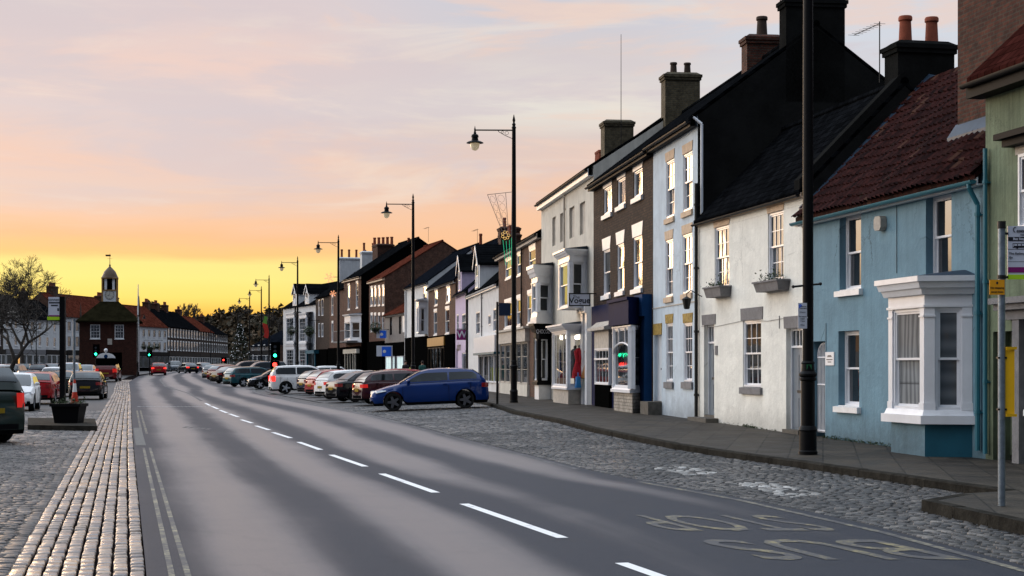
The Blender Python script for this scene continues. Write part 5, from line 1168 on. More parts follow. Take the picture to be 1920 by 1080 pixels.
def crown(mb, cx, cy, cz, rw, rh, n, s):
    lob = [(r3.gauss(0, .45), r3.gauss(0, .45), r3.gauss(0, .4), r3.uniform(.35, .6)) for _ in range(6)]
    for i in range(n):
        l = r3.choice(lob); v = Vector((r3.gauss(0, 1), r3.gauss(0, 1), r3.gauss(0, 1))).normalized()*l[3]*r3.uniform(.6, 1.05)
        c_ = Vector((cx+(l[0]+v.x)*rw, cy+(l[1]+v.y)*rw, cz+(l[2]+v.z)*rh)); 
        a = Vector((r3.gauss(0, 1), r3.gauss(0, 1), r3.gauss(0, 1))).normalized(); q = a.orthogonal().normalized(); w = a.cross(q); ss = s*r3.uniform(.5, 1.3)
        mb.face([c_+q*ss, c_-q*ss*.6+w*ss*.8, c_-q*ss*.7-w*ss*.7])
for i in range(420):
    x = r3.uniform(-330, 10) if i < 150 else r3.uniform(-118, -48); Y = r3.uniform(385, 560)
    px = 960+x*F/Y
    if px > 620 or px < -60: continue
    hh = r3.uniform(4.5, 7.)*(1 if px > 330 else .8); z = hillz(x, Y); mb.cyl((x, Y, z-1), (x, Y, z+hh*.7), .3, .1, 4, cap=False); crown(mb, x, Y, z+hh*.55, hh*.6, hh*.5, 130, .85)
o = mb.build('woodland', 'far_foliage'); o['kind'] = 'stuff'
# ================================================================== STREET FURNITURE
def copy_tree(o, parent=None):
    c = o.copy(); COL.objects.link(c)
    if parent: c.parent = parent
    for ch in [x for x in o.children]: copy_tree(ch, c)
    return c
HL = 11.45
def lamp_post():
    e = empty('street_lamp', (0, 0, 0)); P = lambda pr: MB().lathe(pr, n=16)
    P([(.17, 0), (.17, .06), (.155, .08), (.155, .42), (.17, .44), (.145, .5), (.13, .52)]).build('base', 'cast_black', e, smooth=30)
    P([(.125, .5), (.125, 1.32), (.15, 1.34), (.15, 1.37), (.135, 1.39), (.16, 1.42), (.16, 1.45), (.12, 1.5), (.11, 1.62), (.125, 1.64), (.1, 1.68), (.098, 2.2), (.092, 7.), (.075, HL-.55), (.09, HL-.54), (.09, HL-.5), (.06, HL-.46)]).build('column', 'cast_black', e, smooth=30)
    P([(.055, HL-.46), (.075, HL-.38), (.035, HL-.32), (.06, HL-.22), (.02, HL-.05), (.012, HL)]).build('finial', 'cast_black', e, smooth=30)
    mb = MB(); za = HL-.62; mb.cyl((0, 0, za), (-1.53, 0, za+.02), .028, None, 6); mb.tube([(-.07, 0, za-.33), (-.35, 0, za-.2), (-.6, 0, za-.05), (-.62, 0, za)], .013, 5)
    for c0, r in (((-.28, za-.11), .07), ((-.44, za-.07), .045)):
        mb.tube([(c0[0]+r*math.cos(a), 0, c0[1]+r*math.sin(a)) for a in [math.pi*k/5 for k in range(11)]], .010, 4)
    mb.build('arm', 'cast_black', e, smooth=40)
    c = (-1.53, 0, 0); mb = MB(); mb.lathe([(.34, za-.5), (.33, za-.475), (.24, za-.43), (.14, za-.40), (.12, za-.28), (.15, za-.26), (.13, za-.17), (.06, za-.13), (.03, za), (.04, za+.02), (.0, za+.2)], c, 16)
    l = mb.build('lantern', 'cast_black', e, smooth=35)
    mb = MB(); mb.lathe([(.02, za-.80), (.10, za-.77), (.155, za-.69), (.18, za-.58), (.18, za-.51)], c, 14); mb.build('globe', mat('lamp_globe', (.75, .72, .62), .25, .05, emit=(1, .75, .4), es=.22), l, smooth=60)
    return e
LP = lamp_post()
lamps = [(1515, 28.7, 0., 'closest street lamp column, black, rising past the top of the picture by the blue house', 1.), (963.5, 62.7, 0, 'tall black street lamp with hanging lantern behind the blue car', 1.), (774.5, 91.8, 0, 'third street lamp counting from the camera, over the parked dark cars', 1.),
         (634.5, 120, 0, 'fourth street lamp from the camera, carrying orange snowflake decorations', 1.), (558, 152, 0, 'street lamp in front of the white bay house', 1.), (504.5, 183, 0, 'street lamp just left of the green and red signals', 1.), (490, 208, 0, 'small farthest lamp but one, against the wooded hill', 1.), (468, 236, 0, 'farthest tiny street lamp beside the lit fir tree', 1.)]
for i, (x, Z_, rz, lb, s_) in enumerate(lamps):
    o = LP if i == 0 else copy_tree(LP)
    X_ = wx(x, Z_); zg = pav(Z_); top = {0: None, 1: 215, 2: 363, 3: 440, 4: 480, 5: 515, 6: 536, 7: 552}[i]
    o.location = (X_, Z_, zg); o.rotation_euler.z = R(-3)
    if top: o.scale.z = (hz(top, Z_)-zg)/HL
    tag(o, lb, 'street lamp', 'ornate black street lamps on the right pavement')
# a few columns seen thin on the left among the far houses
for x, Z_, top, lb in ((258.5, 178, 590, 'dark lamp column right of the town hall, in front of the flagpole'), (395, 300, 588, 'thin lamp column in front of the far brick terrace'), (68, 200, 585, 'thin lamp column in front of the white pedimented house')):
    mb = MB(); zt = hz(top, Z_)-g(Z_); mb.lathe([(.16, 0), (.16, .4), (.1, .5), (.09, 1.4), (.12, 1.45), (.07, 1.6), (.05, zt)], n=8); mb.cyl((0, 0, zt-.1), (.7, 0, zt), .03, None, 4); mb.lathe([(.2, zt-.45), (.05, zt-.1), (.02, zt)], (.7, 0, 0), 8); o = mb.build('lamp_column', 'cast_black', smooth=35); o.location = (wx(x, Z_), Z_, g(Z_)); tag(o, lb, 'street lamp')
# sign plate, bracket arm and sticker carried by the nearest lamp
Z_ = 28.7; X_ = wx(1515, Z_)
e_ = empty('parking_sign', (wx(1504.5, 28.5), 28.5, hz(616, 28.5)), R(4), 'small white parking restriction plate on the nearest lamp column', 'sign'); w = 8.5*28.5/F; h = 48*28.5/F
mb = MB(); mb.box(-w, w, -.012, 0, 0, h); mb.box(-w*.2, w*1.2, 0, .05, h*.4, h*.46); mb.build('plate', 'sign_white', e_)
text('P', .09, 'blue_sign', e_, T(-w*.5, -.014, h*.86) @ XZ, off=.004); 
for i, (t_, zz, s_) in enumerate((('Mon-Sat', .86, .030), ('8am-6pm', .79, .030), ('2 hours', .64, .034), ('No return', .47, .034), ('within', .38, .034), ('1 hour', .29, .034), ('Disc', .14, .04))): text(t_, s_, 'ink', e_, T(w*.22 if i < 2 else 0, -.014, h*zz) @ XZ)
mb = MB(); zz = hz(535.5, Z_); mb.cyl((wx(1487, Z_), Z_-.02, zz-.02), (wx(1538, Z_), Z_-.02, zz+.03), .02, None, 6); mb.ball((wx(1487, Z_), Z_-.02, zz-.02), .03); mb.ball((wx(1538, Z_), Z_-.02, zz+.03), .03)
o = mb.build('banner_bracket', 'iron', smooth=60); tag(o, 'short black horizontal bracket arm crossing the nearest lamp column', 'bracket')
mb = MB(); zz = hz(688, Z_); mb.box(-.045, .045, -.11, -.105, -.045, .045); o = mb.build('sticker', mat('sticker_green', (.02, .12, .05), .5, .3)); o.location = (X_, Z_, zz); tag(o, 'small green sticker on the nearest lamp column', 'sticker')
# bus stop, right
Z_ = 17.75; X_ = wx(1878, Z_); k = Z_/F
e_ = empty('bus_stop', (X_, Z_, .12), 0, 'grey bus stop post with white flag sign and yellow timetable case at the right edge', 'bus stop'); zt = hz(415, Z_)-.12; zl = lambda y: hz(y, Z_)-.12; xl = lambda x: (x-1878)*k
mb = MB(); mb.cyl((0, 0, 0), (0, 0, zt-.06), .040, None, 14); mb.build('post', 'galv', e_, smooth=40)
mb = MB(); mb.cyl((0, 0, zt-.08), (0, 0, zt), .047, None, 14); mb.build('cap', 'iron', e_); mb = MB(); mb.cyl((0, 0, zl(516)), (0, 0, zl(523)), .048, None, 12); mb.box(-.0, .07, -.02, .02, zl(440), zl(436)); mb.box(-.0, .07, -.02, .02, zl(522), zl(518)); mb.build('clamp', 'iron', e_)
x0, x1 = xl(1889), xl(1960); fl = MB(); fl.box(x0, x1, -.012, .012, zl(524), zl(424)); fg = fl.build('flag', 'sign_white', e_)
mb = MB(); mb.box(x0+.005, x1, -.016, -.012, zl(452), zl(444.5)); mb.build('band', 'ink', fg)
mb = MB(); mb.box(x0+.002, x1, -.016, -.012, zl(511), zl(501)); mb.build('band', 'purple', fg)
mb = MB(); mb.box(x0-.004, x1+.004, -.017, -.012, zl(524), zl(515)); mb.build('band', 'lime', fg)
TM = lambda x, y: T(xl(x), -.0175, zl(y)) @ XZ
text('connect', .052, 'ink', fg, TM(1905, 433) , align='LEFT', off=.001); text('tees valley', .026, 'ink', fg, TM(1912, 440), align='LEFT')
text('Bus Stop', .038, 'sign_white', fg, TM(1898.5, 448.3), align='LEFT', off=.001); text('The Rathmoor', .036, 'ink', fg, TM(1891, 475.5), align='LEFT'); text('Gv', .036, 'ink', fg, TM(1891, 483), align='LEFT')
mb = MB()
for i in range(9):
    a = R(100+i*18); mb.box(xl(1904)+.028*math.cos(a)-.004, xl(1904)+.028*math.cos(a)+.004, -.0175, -.012, zl(431)+.028*math.sin(a)-.004, zl(431)+.028*math.sin(a)+.004)
mb.build('emblem', 'ink', fg)
mb = MB(); a0, a1 = xl(1898), xl(1936); mb.box(a0, a1, -.0165, -.012, zl(464.5), zl(456.5)); bi = mb.build('bus_symbol', 'ink', fg)
mb = MB()
for i in range(5): mb.box(a0+.016+i*.042, a0+.048+i*.042, -.019, -.0165, zl(461), zl(458))
mb.box(a0+.002, a0+.010, -.019, -.0165, zl(463), zl(458)); mb.build('window_marks', 'sign_white', bi)
mb = MB()
for c_ in (a0+.05, a0+.17): mb.cyl((c_, -.0165, zl(464.5)), (c_, -.0195, zl(464.5)), .012, None, 12)
mb.build('wheel_marks', 'ink', bi)
mb = MB(); mb.box(x0, x1, -.0135, -.0120, zl(468), zl(467.2)); mb.box(x0, x1, -.0135, -.012, zl(491), zl(490.4)); mb.build('rule', 'ink', fg)
mb = MB(); mb.box(xl(1853), xl(1881), -.052, -.042, zl(553), zl(525)); ob_ = mb.build('yellow_plate', 'orange_sign', e_)
text('No stopping', .030, 'ink', ob_, T(xl(1867), -.054, zl(540)) @ XZ); text('except buses', .026, 'ink', ob_, T(xl(1867), -.054, zl(547.5)) @ XZ); mb = MB(); mb.ball((xl(1867), -.053, zl(531)), .012, .002, .016, 8, 6); mb.build('symbol', 'ink', ob_)
x0, x1 = xl(1884), xl(1903); mb = MB(); z0, z1 = zl(781), zl(650.5)
mb.hexa([(x0, -.02, z0), (x1-.02, -.05, z0), (x1, .03, z0), (x0+.01, .06, z0)], [(x0, -.02, z1), (x1-.02, -.05, z1), (x1, .03, z1), (x0+.01, .06, z1)]); mb.box(x0-.0, x1+.004, -.06, -.048, z1-.03, z1); mb.box(x0, x1+.004, -.06, -.048, z0, z0+.03)
cs = mb.build('timetable_case', 'yellow_case', e_); mb = MB(); mb.box(-.05, .05, -.03, .03, z0+.07, z0+.09); mb.box(-.05, .05, -.03, .03, z1-.13, z1-.11); mb.build('bracket', 'iron', e_)
# pole with the blue sign by the kerb, centre
Z_ = 60.5; e_ = empty('signpost', (wx(932.5, Z_), Z_, pav(Z_)), 0, 'thin dark post with a small dark blue sign facing the road', 'signpost'); zt = hz(566, Z_)-pav(Z_)
mb = MB(); mb.cyl((0, 0, 0), (0, 0, zt), .045, None, 8); mb.build('post', 'iron', e_); mb = MB(); k = Z_/F; mb.box(3*k, 25*k, -.02, .02, zt-26*k, zt-2*k); mb.box(0, 4*k, -.01, .01, zt-8*k, zt-6*k); mb.build('plate', mat('navy_sign', (.008, .02, .05), .5, .1), e_)
# far bus stop, planter and platform on the left
Z_ = 45.; k = Z_/F; x0, x1 = wx(94, Z_-1.), wx(148, Z_-1.)
P1 = [gp(52, 806, .0), gp(182, 808, 0.), gp(178, 793, 0.), gp(52, 791, 0.)]
mb = MB(); mb.hexa([(x, y, -.1) for x, y in P1], [(x, y, g(y)+.13) for x, y in P1]); structure(mb.build('pavement_island', 'kerb_stone'))
zi = .13
e_ = empty('bus_stop', (wx(117.5, Z_+.3), Z_+.3, zi), 0, 'black bus stop post with white and yellow flag standing behind the planter', 'bus stop'); zl = lambda y: hz(y, Z_+.3)-zi; xl = lambda x: (x-117.5)*k
mb = MB(); mb.box(-.075, .075, -.06, .06, 0, zl(556)); mb.build('post', 'cast_black', e_); mb = MB(); mb.box(xl(91), xl(114), -.03, .03, zl(592), zl(557)); fg = mb.build('flag', 'sign_white', e_)
mb = MB(); mb.box(xl(89), xl(113), -.035, .035, zl(600), zl(594)); mb.build('band', 'lime', fg) ; mb = MB(); mb.box(xl(92), xl(112), -.033, .033, zl(593.5), zl(591)); mb.build('band', 'purple', fg)
mb = MB(); mb.box(xl(92), xl(112), -.034, -.03, zl(569), zl(566.5)); mb.box(xl(96), xl(109), -.034, -.03, zl(574), zl(571.5)); mb.box(xl(108), xl(111), -.034, -.03, zl(583), zl(578)); mb.build('marking', 'ink', fg)
text('connect', .11, 'ink', fg, T(xl(102), -.034, zl(562)) @ XZ)
e_ = empty('planter', ((x0+x1)/2, Z_-.55, zi), 0, 'black tapered street planter at the foot of the far bus stop', 'planter'); w = (x1-x0)/2; h = hz(757, Z_)-zi
mb = MB(); a = w*.80; mb.hexa([(-a, -a, 0), (a, -a, 0), (a, a, 0), (-a, a, 0)], [(-w, -w, h), (w, -w, h), (w, w, h), (-w, w, h)]); mb.box(-w-.03, w+.03, -w-.03, w+.03, h-.06, h+.02); mb.build('tub', 'black_paint', e_)
mb = MB(); r4 = random.Random(5)
for i in range(350):
    c_ = Vector((r4.uniform(-w, w), r4.uniform(-w, w), h+.02+abs(r4.gauss(0, .07)))); s_ = r4.uniform(.02, .05); mb.face([c_+Vector((r4.gauss(0, 1), r4.gauss(0, 1), r4.gauss(0, 1))).normalized()*s_ for _ in range(3)])
mb.build('plant', 'leaf', e_)
def cone(x, Z_, zg, lb, s=1.):
    e = empty('traffic_cone', (wx(x, Z_), Z_, zg), 0, lb, 'traffic cone', 'traffic cones'); mb = MB(); mb.box(-.2*s, .2*s, -.2*s, .2*s, 0, .05); mb.build('base', 'near_black', e)
    mb = MB(); mb.lathe([(.17*s, .05), (.13*s, .3*s), (.08*s, .58*s)], n=14); mb.lathe([(.055*s, .9*s-.001), (.03*s, 1.05*s)], n=14); mb.build('body', mat('cone_red', (.5, .03, .01), .5, .1), e, smooth=60)
    mb = MB(); mb.lathe([(.081*s, .58*s), (.055*s, .9*s)], n=14); mb.build('band', 'white_paint', e, smooth=60); return e
cone(140, 44.75, hz(764, 44.75), 'white-topped red traffic cone standing on the planter rim', .75)
mb = MB(); Z_ = 56.; zt = hz(600, Z_); mb.cyl((0, 0, 0), (0, 0, zt), .045, None, 8); mb.cyl((0, 0, zt-.02), (0, 0, zt+.03), .05, None, 8); o = mb.build('pole', 'galv', smooth=40); o.location = (wx(139, Z_), Z_, 0); tag(o, 'bare grey metal pole right of the far bus stop', 'pole')
# traffic signals
def emis(n, c, s): return mat(n, c, .4, 0, emit=c, es=s)
emis('sig_green', (.02, 1, .42), 9.); emis('sig_red', (1, .03, .02), 7.); emis('tail_red', (1, .03, .02), 3.)
def signal(x, Z_, ylit, which, lb, face=0., zg=None, post=True):
    zg = g(Z_) if zg is None else zg; e = empty('traffic_light', (wx(x, Z_), Z_, zg), R(face), lb, 'traffic light', 'traffic lights'); zz = hz(ylit, Z_)-zg; r = .13
    zc = zz+{'green': .56, 'red': 0.}[which] if which == 'green' else zz-.28
    zc = zz+.28 if which == 'green' else zz-.28
    mb = MB(); mb.cyl((0, 0, 0), (0, 0, zc+.5), .06, None, 8); mb.build('post', 'cast_black', e)
    mb = MB(); mb.box(-.22, .22, -.18, .0, zc-.5, zc+.5); mb.box(-.32, .32, .0, .02, zc-.62, zc+.62)
    for i, dz in enumerate((-.3, 0, .3)): mb.cyl((0, -.18, zc+dz+.11), (0, -.32, zc+dz+.10), .12, .12, 8, cap=False) if False else mb.box(-.12, .12, -.3, -.18, zc+dz+.115, zc+dz+.13)
    mb.build('head', 'near_black', e)
    for dz, w_ in ((-.3, 'green'), (0, 'amber'), (.3, 'red')):
        q = MB(); q.cyl((0, -.18, zc+dz), (0, -.2, zc+dz), .105, None, 14); q.build('lens', {'green': 'sig_green', 'red': 'sig_red'}[w_] if w_ == which else 'pane_car', e)
    return e
signal(180.5, 150, 663.5, 'green', 'traffic light showing green in front of the town hall, left of the red pickup')
signal(280.5, 186, 665, 'green', 'small traffic light showing green right of the town hall')
signal(516.5, 110, 666, 'green', 'traffic light showing green left of the white bay house')
signal(419.5, 190, 675.5, 'red', 'traffic light showing red above the farthest parked cars')
# pedestrian signal under the green one
Z_ = 109.5; e_ = empty('crossing_signal', (wx(516.5, Z_), Z_-.1, g(Z_)), 0, 'box showing a red signal below the green light', 'crossing signal'); zz = hz(685, Z_)-g(Z_); mb = MB(); mb.box(-.3, .3, -.22, -.02, zz-.3, zz+.3); mb.build('box', 'near_black', e_); mb = MB(); mb.cyl((0, -.22, zz+.05), (0, -.24, zz+.05), .15, None, 12); mb.build('lens', 'sig_red', e_)
# flagpole by the town hall
Z_ = 184; mb = MB(); zt = hz(533, Z_)-g(Z_); e_ = empty('flagpole', (wx(259, Z_), Z_, g(Z_)), 0, 'white flagpole with a furled flag beside the town hall', 'flagpole')
mb.cyl((0, 0, 0), (0, 0, zt*.75), .13, .09, 8); mb.cyl((0, 0, zt*.75), (0, 0, zt), .09, .04, 8); mb.build('pole', 'white_paint', e_)
mb = MB(); mb.hexa([(-.05, -.05, zt-3.6), (.3, -.05, zt-3.9), (.3, .1, zt-3.9), (-.05, .1, zt-3.6)], [(-.03, -.03, zt-1.2), (.12, -.03, zt-1.4), (.12, .06, zt-1.4), (-.03, .06, zt-1.2)]); mb.build('flag', mat('flag_cloth', (.10, .03, .015), .9, .3), e_)
# banner near the farther lamps
Z_ = 182; mb = MB(); z0, z1 = hz(632, Z_), hz(592, Z_); 
for i in range(6):
    a, c_ = i/6, (i+1)/6; mb.hexa([(.12*math.sin(i*1.3), 0, z0+(z1-z0)*a), (.5+.12*math.sin(i), 0, z0+(z1-z0)*a-.15), (.5+.12*math.sin(i), .03, z0+(z1-z0)*a-.15), (.12*math.sin(i*1.3), .03, z0+(z1-z0)*a)], [(.12*math.sin(i*1.3+1.3), 0, z0+(z1-z0)*c_), (.5+.12*math.sin(i+1), 0, z0+(z1-z0)*c_-.15), (.5+.12*math.sin(i+1), .03, z0+(z1-z0)*c_-.15), (.12*math.sin(i*1.3+1.3), .03, z0+(z1-z0)*c_)], 0 if i < 4 else 1)
e_ = empty('banner', (wx(494, Z_), Z_, 0), 0, 'limp red and green banner hanging from the lamp left of the signals', 'banner'); mb.build('cloth', [mat('banner_red', (.45, .03, .02), .8, .2), mat('banner_green', (.12, .3, .05), .8, .2)], e_); mb = MB(); mb.cyl((-.1, 0, z1+.05), (.8, 0, z1+.05), .03, None, 5); mb.build('bracket', 'iron', e_)
# hanging baskets (leafless dark balls)
def basket(x, y, Z_, r, lb):
    e = empty('hanging_basket', (wx(x, Z_), Z_, hz(y, Z_)), 0, lb, 'hanging basket', 'hanging baskets'); r5 = random.Random(int(x)); mb = MB()
    mb.lathe([(.02, -r*.8), (r*.6, -r*.5), (r*.75, 0)], n=10); mb.build('bowl', 'iron', e); mb = MB()
    for i in range(420):
        v = Vector((r5.gauss(0, 1), r5.gauss(0, 1), r5.gauss(0, 1))).normalized()*r*r5.uniform(.7, 1.15); mb.face([v+Vector((r5.gauss(0, 1), r5.gauss(0, 1), r5.gauss(0, 1))).normalized()*r*.16 for _ in range(3)])
    mb.build('plant', 'leaf', e); mb = MB(); mb.cyl((0, 0, r), (0, 0, r*2.1), .02, None, 4); mb.cyl((0, 0, r*2.1), (r*1.9, 0, r*2.1), .03, None, 4); mb.build('bracket', 'iron', e)
basket(547, 621, 153, .42, 'dark hanging basket left of the lamp before the white bay house'); basket(580, 622, 150, .5, 'dark hanging basket right of the white rounded bays')
basket(704, 615, 141, .5, 'dark hanging basket above the blue shop signs'); basket(270, 650, 184, .35, 'hanging basket right beside the flagpole'); basket(283, 652, 186, .4, 'hanging basket above the small green traffic light'); basket(295, 650, 188, .35, 'rightmost hanging basket before the white three-storey house')
# snowflake lights on the fourth lamp
emis('fairy_orange', (1, .42, .2), .9); emis('fairy_gold', (1, .62, .2), .75); emis('fairy_green', (.05, .75, .35), .4)
def snowflake(x, y, Z_, r, lb, m='fairy_orange'):
    e = empty('snowflake_light', (wx(x, Z_), Z_, hz(y, Z_)), 0, lb, 'street decoration', 'snowflake street lights'); mb = MB()
    for k_ in range(6):
        a = math.pi*k_/3+.2; c, s_ = math.cos(a), math.sin(a); mb.cyl((0, 0, 0), (r*c, 0, r*s_), r*.05, None, 5)
        for d in (-1, 1): a2 = a+d*.6; mb.cyl((r*.55*c, 0, r*.55*s_), (r*.55*c+r*.35*math.cos(a2), 0, r*.55*s_+r*.35*math.sin(a2)), r*.045, None, 5)
        a3 = a+math.pi/3; mb.cyl((r*.45*c, 0, r*.45*s_), (r*.45*math.cos(a3), 0, r*.45*math.sin(a3)), r*.04, None, 5)
    mb.build('lit_frame', m, e); mb = MB(); mb.cyl((0, .03, r*.1), (wx(634, Z_)-wx(x, Z_), .03, r*.1), .02, None, 4); mb.build('bracket', 'iron', e)
snowflake(618, 520.5, 119, .42, 'larger orange lit snowflake on the fourth lamp column'); snowflake(624.5, 550.5, 119, .26, 'smaller orange lit snowflake below the larger one')
# net of lights on the second lamp
Z_ = 62.4; e_ = empty('fan_light', (wx(945, Z_), Z_, hz(480, Z_)), 0, 'fan-shaped wire decoration with gold flower and green light strings on the second lamp', 'street decoration'); k = Z_/F
q = lambda x, y: ((x-945)*k, 0, (480-y)*k)
mb = MB(); tops = ((914, 365), (928, 363), (948, 361), (960, 360)); bots = ((944, 440), (950, 442), (954, 442), (959, 440))
for a, b_ in zip(tops, bots): mb.cyl(q(*a), q(*b_), .014, None, 4)
mb.cyl(q(*tops[0]), q(*tops[3]), .014, None, 4)
r6 = random.Random(3)
for a0, a1, b0, b1 in ((tops[0], tops[1], bots[0], bots[1]), (tops[1], tops[2], bots[1], bots[2])):
    for j in range(4):
        t_ = .12+.2*j; L = lambda u, v: (a0[0]+(a1[0]-a0[0])*u+((b0[0]+(b1[0]-b0[0])*u)-(a0[0]+(a1[0]-a0[0])*u))*v, a0[1]+(b0[1]-a0[1])*v)
        mb.tube([q(*L(.5+.35*math.cos(th), t_+.09*math.sin(th))) for th in [math.pi*i/4 for i in range(9)]], .006, 3)
for v in (.75, .9): mb.cyl(q(914+30*v, 365+75*v), q(960, 360+80*v), .008, None, 3)
mb.build('wire_frame', mat('wire_grey', (.25, .2, .18), .5, 0), e_)
mb = MB()
for c_, r_ in (((948, 441), 9),):
    for i in range(7):
        a = 2*math.pi*i/7; cx, cy = c_[0]+6*math.cos(a), c_[1]+6*math.sin(a); mb.tube([q(cx+2.6*math.cos(t_), cy+2.6*math.sin(t_)) for t_ in [math.pi*j/3 for j in range(7)]], .009, 4)
mb.build('lit_flower', 'fairy_gold', e_)
mb = MB()
for a, b_ in (((943, 450), (948, 497)), ((949, 452), (952, 495)), ((955, 450), (956, 495)), ((959, 446), (959, 497))):
    mb.cyl(q(*a), q(*b_), .012, None, 4)
mb.build('lit_strings', 'fairy_green', e_)
# small items by the lamp: sandwich board and litter bin
Z_ = 112; mb = MB(); mb.hexa([(-.3, -.3, 0), (.3, -.3, 0), (.3, .3, 0), (-.3, .3, 0)], [(-.28, -.05, 1.2), (.28, -.05, 1.2), (.28, .05, 1.2), (-.28, .05, 1.2)]); o = mb.build('pavement_sign', mat('aboard', (.55, .6, .12), .5, .1)); o.location = (wx(771, Z_), Z_, pav(Z_)+.05); tag(o, 'yellow-green folding pavement sign beside the standing person', 'sign')
# ================================================================== TREES
m, G, p = new_mat('bark'); ob = G.n('ShaderNodeTexCoord').outputs['Object']; f = G.noise(ob, 9., 6, .7); G.put(p.inputs['Base Color'], G.mix(f, (.012, .010, .008), (.05, .038, .028))); p.inputs['Roughness'].default_value = .9; bump(G, p, f, .8, .03)
def bare_tree(x, Z_, hgt, lean, seed, lb, spread=1., depth=7, zg=None, name='bare_tree', r0=.22, trunk_h=None, fine=.012):
    r7 = random.Random(seed); e = empty(name, (wx(x, Z_), Z_, g(Z_) if zg is None else zg), 0, lb, 'tree'); tr = MB(); tw = MB()
    def grow(p, d, L, r, n):
        mb = tr if n > depth-3 else tw; seg = 3; q = p
        for i in range(seg):
            d2 = (d+Vector((r7.gauss(0, .10), r7.gauss(0, .10), r7.gauss(0, .06)+.03))).normalized(); q2 = q+d2*L/seg; ra, rb = r*(1-.3*i/seg), r*(1-.3*(i+1)/seg)
            mb.cyl(q, q2, max(ra, fine), max(rb, fine), 8 if n > depth-3 else (4 if n > 2 else 3), cap=False); q, d = q2, d2
            if n < depth-1 and n > 0 and r7.random() < .5:
                a = Vector((r7.gauss(0, 1), r7.gauss(0, 1), r7.gauss(0, .5))).normalized(); grow(q, (d*.55+a*.7*spread).normalized(), L*.55, r*.45, n-2 if n > 2 else 0)
        if n <= 0: return
        k_ = 3 if r7.random() < .5 else 2
        for j in range(k_):
            a = Vector((r7.gauss(0, 1), r7.gauss(0, 1), r7.gauss(.1, .5))).normalized(); grow(q, (d*.8+a*.62*spread).normalized(), L*r7.uniform(.68, .88), r*.66, n-1)
    grow(Vector((0, 0, 0)), Vector(lean).normalized(), trunk_h or hgt*.26, r0, depth)
    tr.build('trunk', 'bark', e, smooth=60); tw.build('twigs', 'bark', e); return e
bare_tree(9, 104, 4.3, (.22, 0, 1), 4, 'low leafless tree with a leaning dark trunk at the left edge', 1.25, 7, trunk_h=2.1, r0=.20, fine=.010)
bare_tree(45, 182, 13, (.05, 0, 1), 12, 'taller wide leafless tree with very fine branches behind the low leaning one', 1.05, 8, trunk_h=3.6, r0=.24, fine=.014)
bare_tree(340, 420, 12, (0, 0, 1), 21, 'small leafless poplar standing above the brick terrace roofs', .35, 6, zg=hillz(wx(340, 420), 420), trunk_h=3.6, r0=.3, fine=.04)
for i, (x, Z_, hh) in enumerate(((447, 470, 6.5), (505, 430, 5.), (528, 420, 4.5), (372, 480, 5))):
    bare_tree(x, Z_, hh*.7, (0, 0, 1), 30+i, ('leafless tree on the hill crest above the fir tree', 'leafless tree on the hill beside the thin lamps', 'leafless tree on the hill touching the white bay house', 'leafless tree on the hill above the terrace end')[i], 1., 6, zg=hillz(wx(x, Z_), Z_)+3, trunk_h=hh*.4, r0=.35, fine=.05)
# dark clumps on the skyline at left
def bushy(x, Z_, ytop, ybot, wpx, lb, n=700, mname='far_foliage'):
    k = Z_/F; e = empty('tree', (wx(x, Z_), Z_, g(Z_)), 0, lb, 'tree'); z0, z1 = hz(ybot, Z_)-g(Z_), hz(ytop, Z_)-g(Z_); mb = MB(); mb.cyl((0, 0, -.3), (0, 0, z0+(z1-z0)*.5), .35, .15, 6, cap=False); mb.build('trunk', 'bark', e)
    mb = MB(); crown(mb, 0, 0, (z0+z1)/2, wpx*k*.5, (z1-z0)*.5, n, (z1-z0)*.09); mb.build('crown', mname, e)
bushy(20, 270, 538, 600, 36, 'dark dense tree behind the bare tree'); bushy(285, 330, 560, 612, 30, 'dark tree behind the white house right of the town hall'); bushy(190, 300, 556, 600, 30, 'dark tree between the chimney and the cupola'); bushy(120, 310, 566, 600, 30, 'dark tree above the roofs behind the far bus stop'); bushy(60, 300, 552, 600, 26, 'dark tree above the white pedimented house')
# lit fir tree
Z_ = 196; k = Z_/F; e_ = empty('fir_tree', (wx(450, Z_), Z_, g(Z_)), 0, 'dark fir tree sprinkled with white lights', 'tree'); Ht = hz(606, Z_)-g(Z_); mb = MB(); mb.cyl((0, 0, -.1), (0, 0, Ht*.95), .12, .03, 6, cap=False); mb.build('trunk', 'bark', e_)
mb = MB(); r8 = random.Random(2); pts = []
for i in range(2600):
    t_ = r8.random()**.8; zz = 1.1+(Ht-1.1)*t_; rr = (1-t_)*2.1*(.55+.45*((zz*1.9) % 1.))+.12; a = r8.uniform(0, 2*math.pi); rad = rr*r8.uniform(.45, 1.); c_ = Vector((rad*math.cos(a), rad*math.sin(a), zz-rad*.15)); s_ = .13
    d = Vector((math.cos(a), math.sin(a), -.25)).normalized(); w = Vector((-math.sin(a), math.cos(a), r8.uniform(-.4, .4))); mb.face([c_+d*s_*1.6, c_+w*s_*.6, c_-w*s_*.6])
    if i % 20 == 0: pts.append(c_+d*.1)
mb.build('foliage', mat('fir_green', (.012, .025, .012), .8, .4, 6.), e_)
mb = MB()
for c_ in pts[:90]: mb.ball(c_, .04, n=5, m=4)
o = mb.build('fairy_lights', mat('fairy_white', (1, 1, 1), .5, 0, emit=(.8, .85, 1), es=.6), e_); o['kind'] = 'stuff'
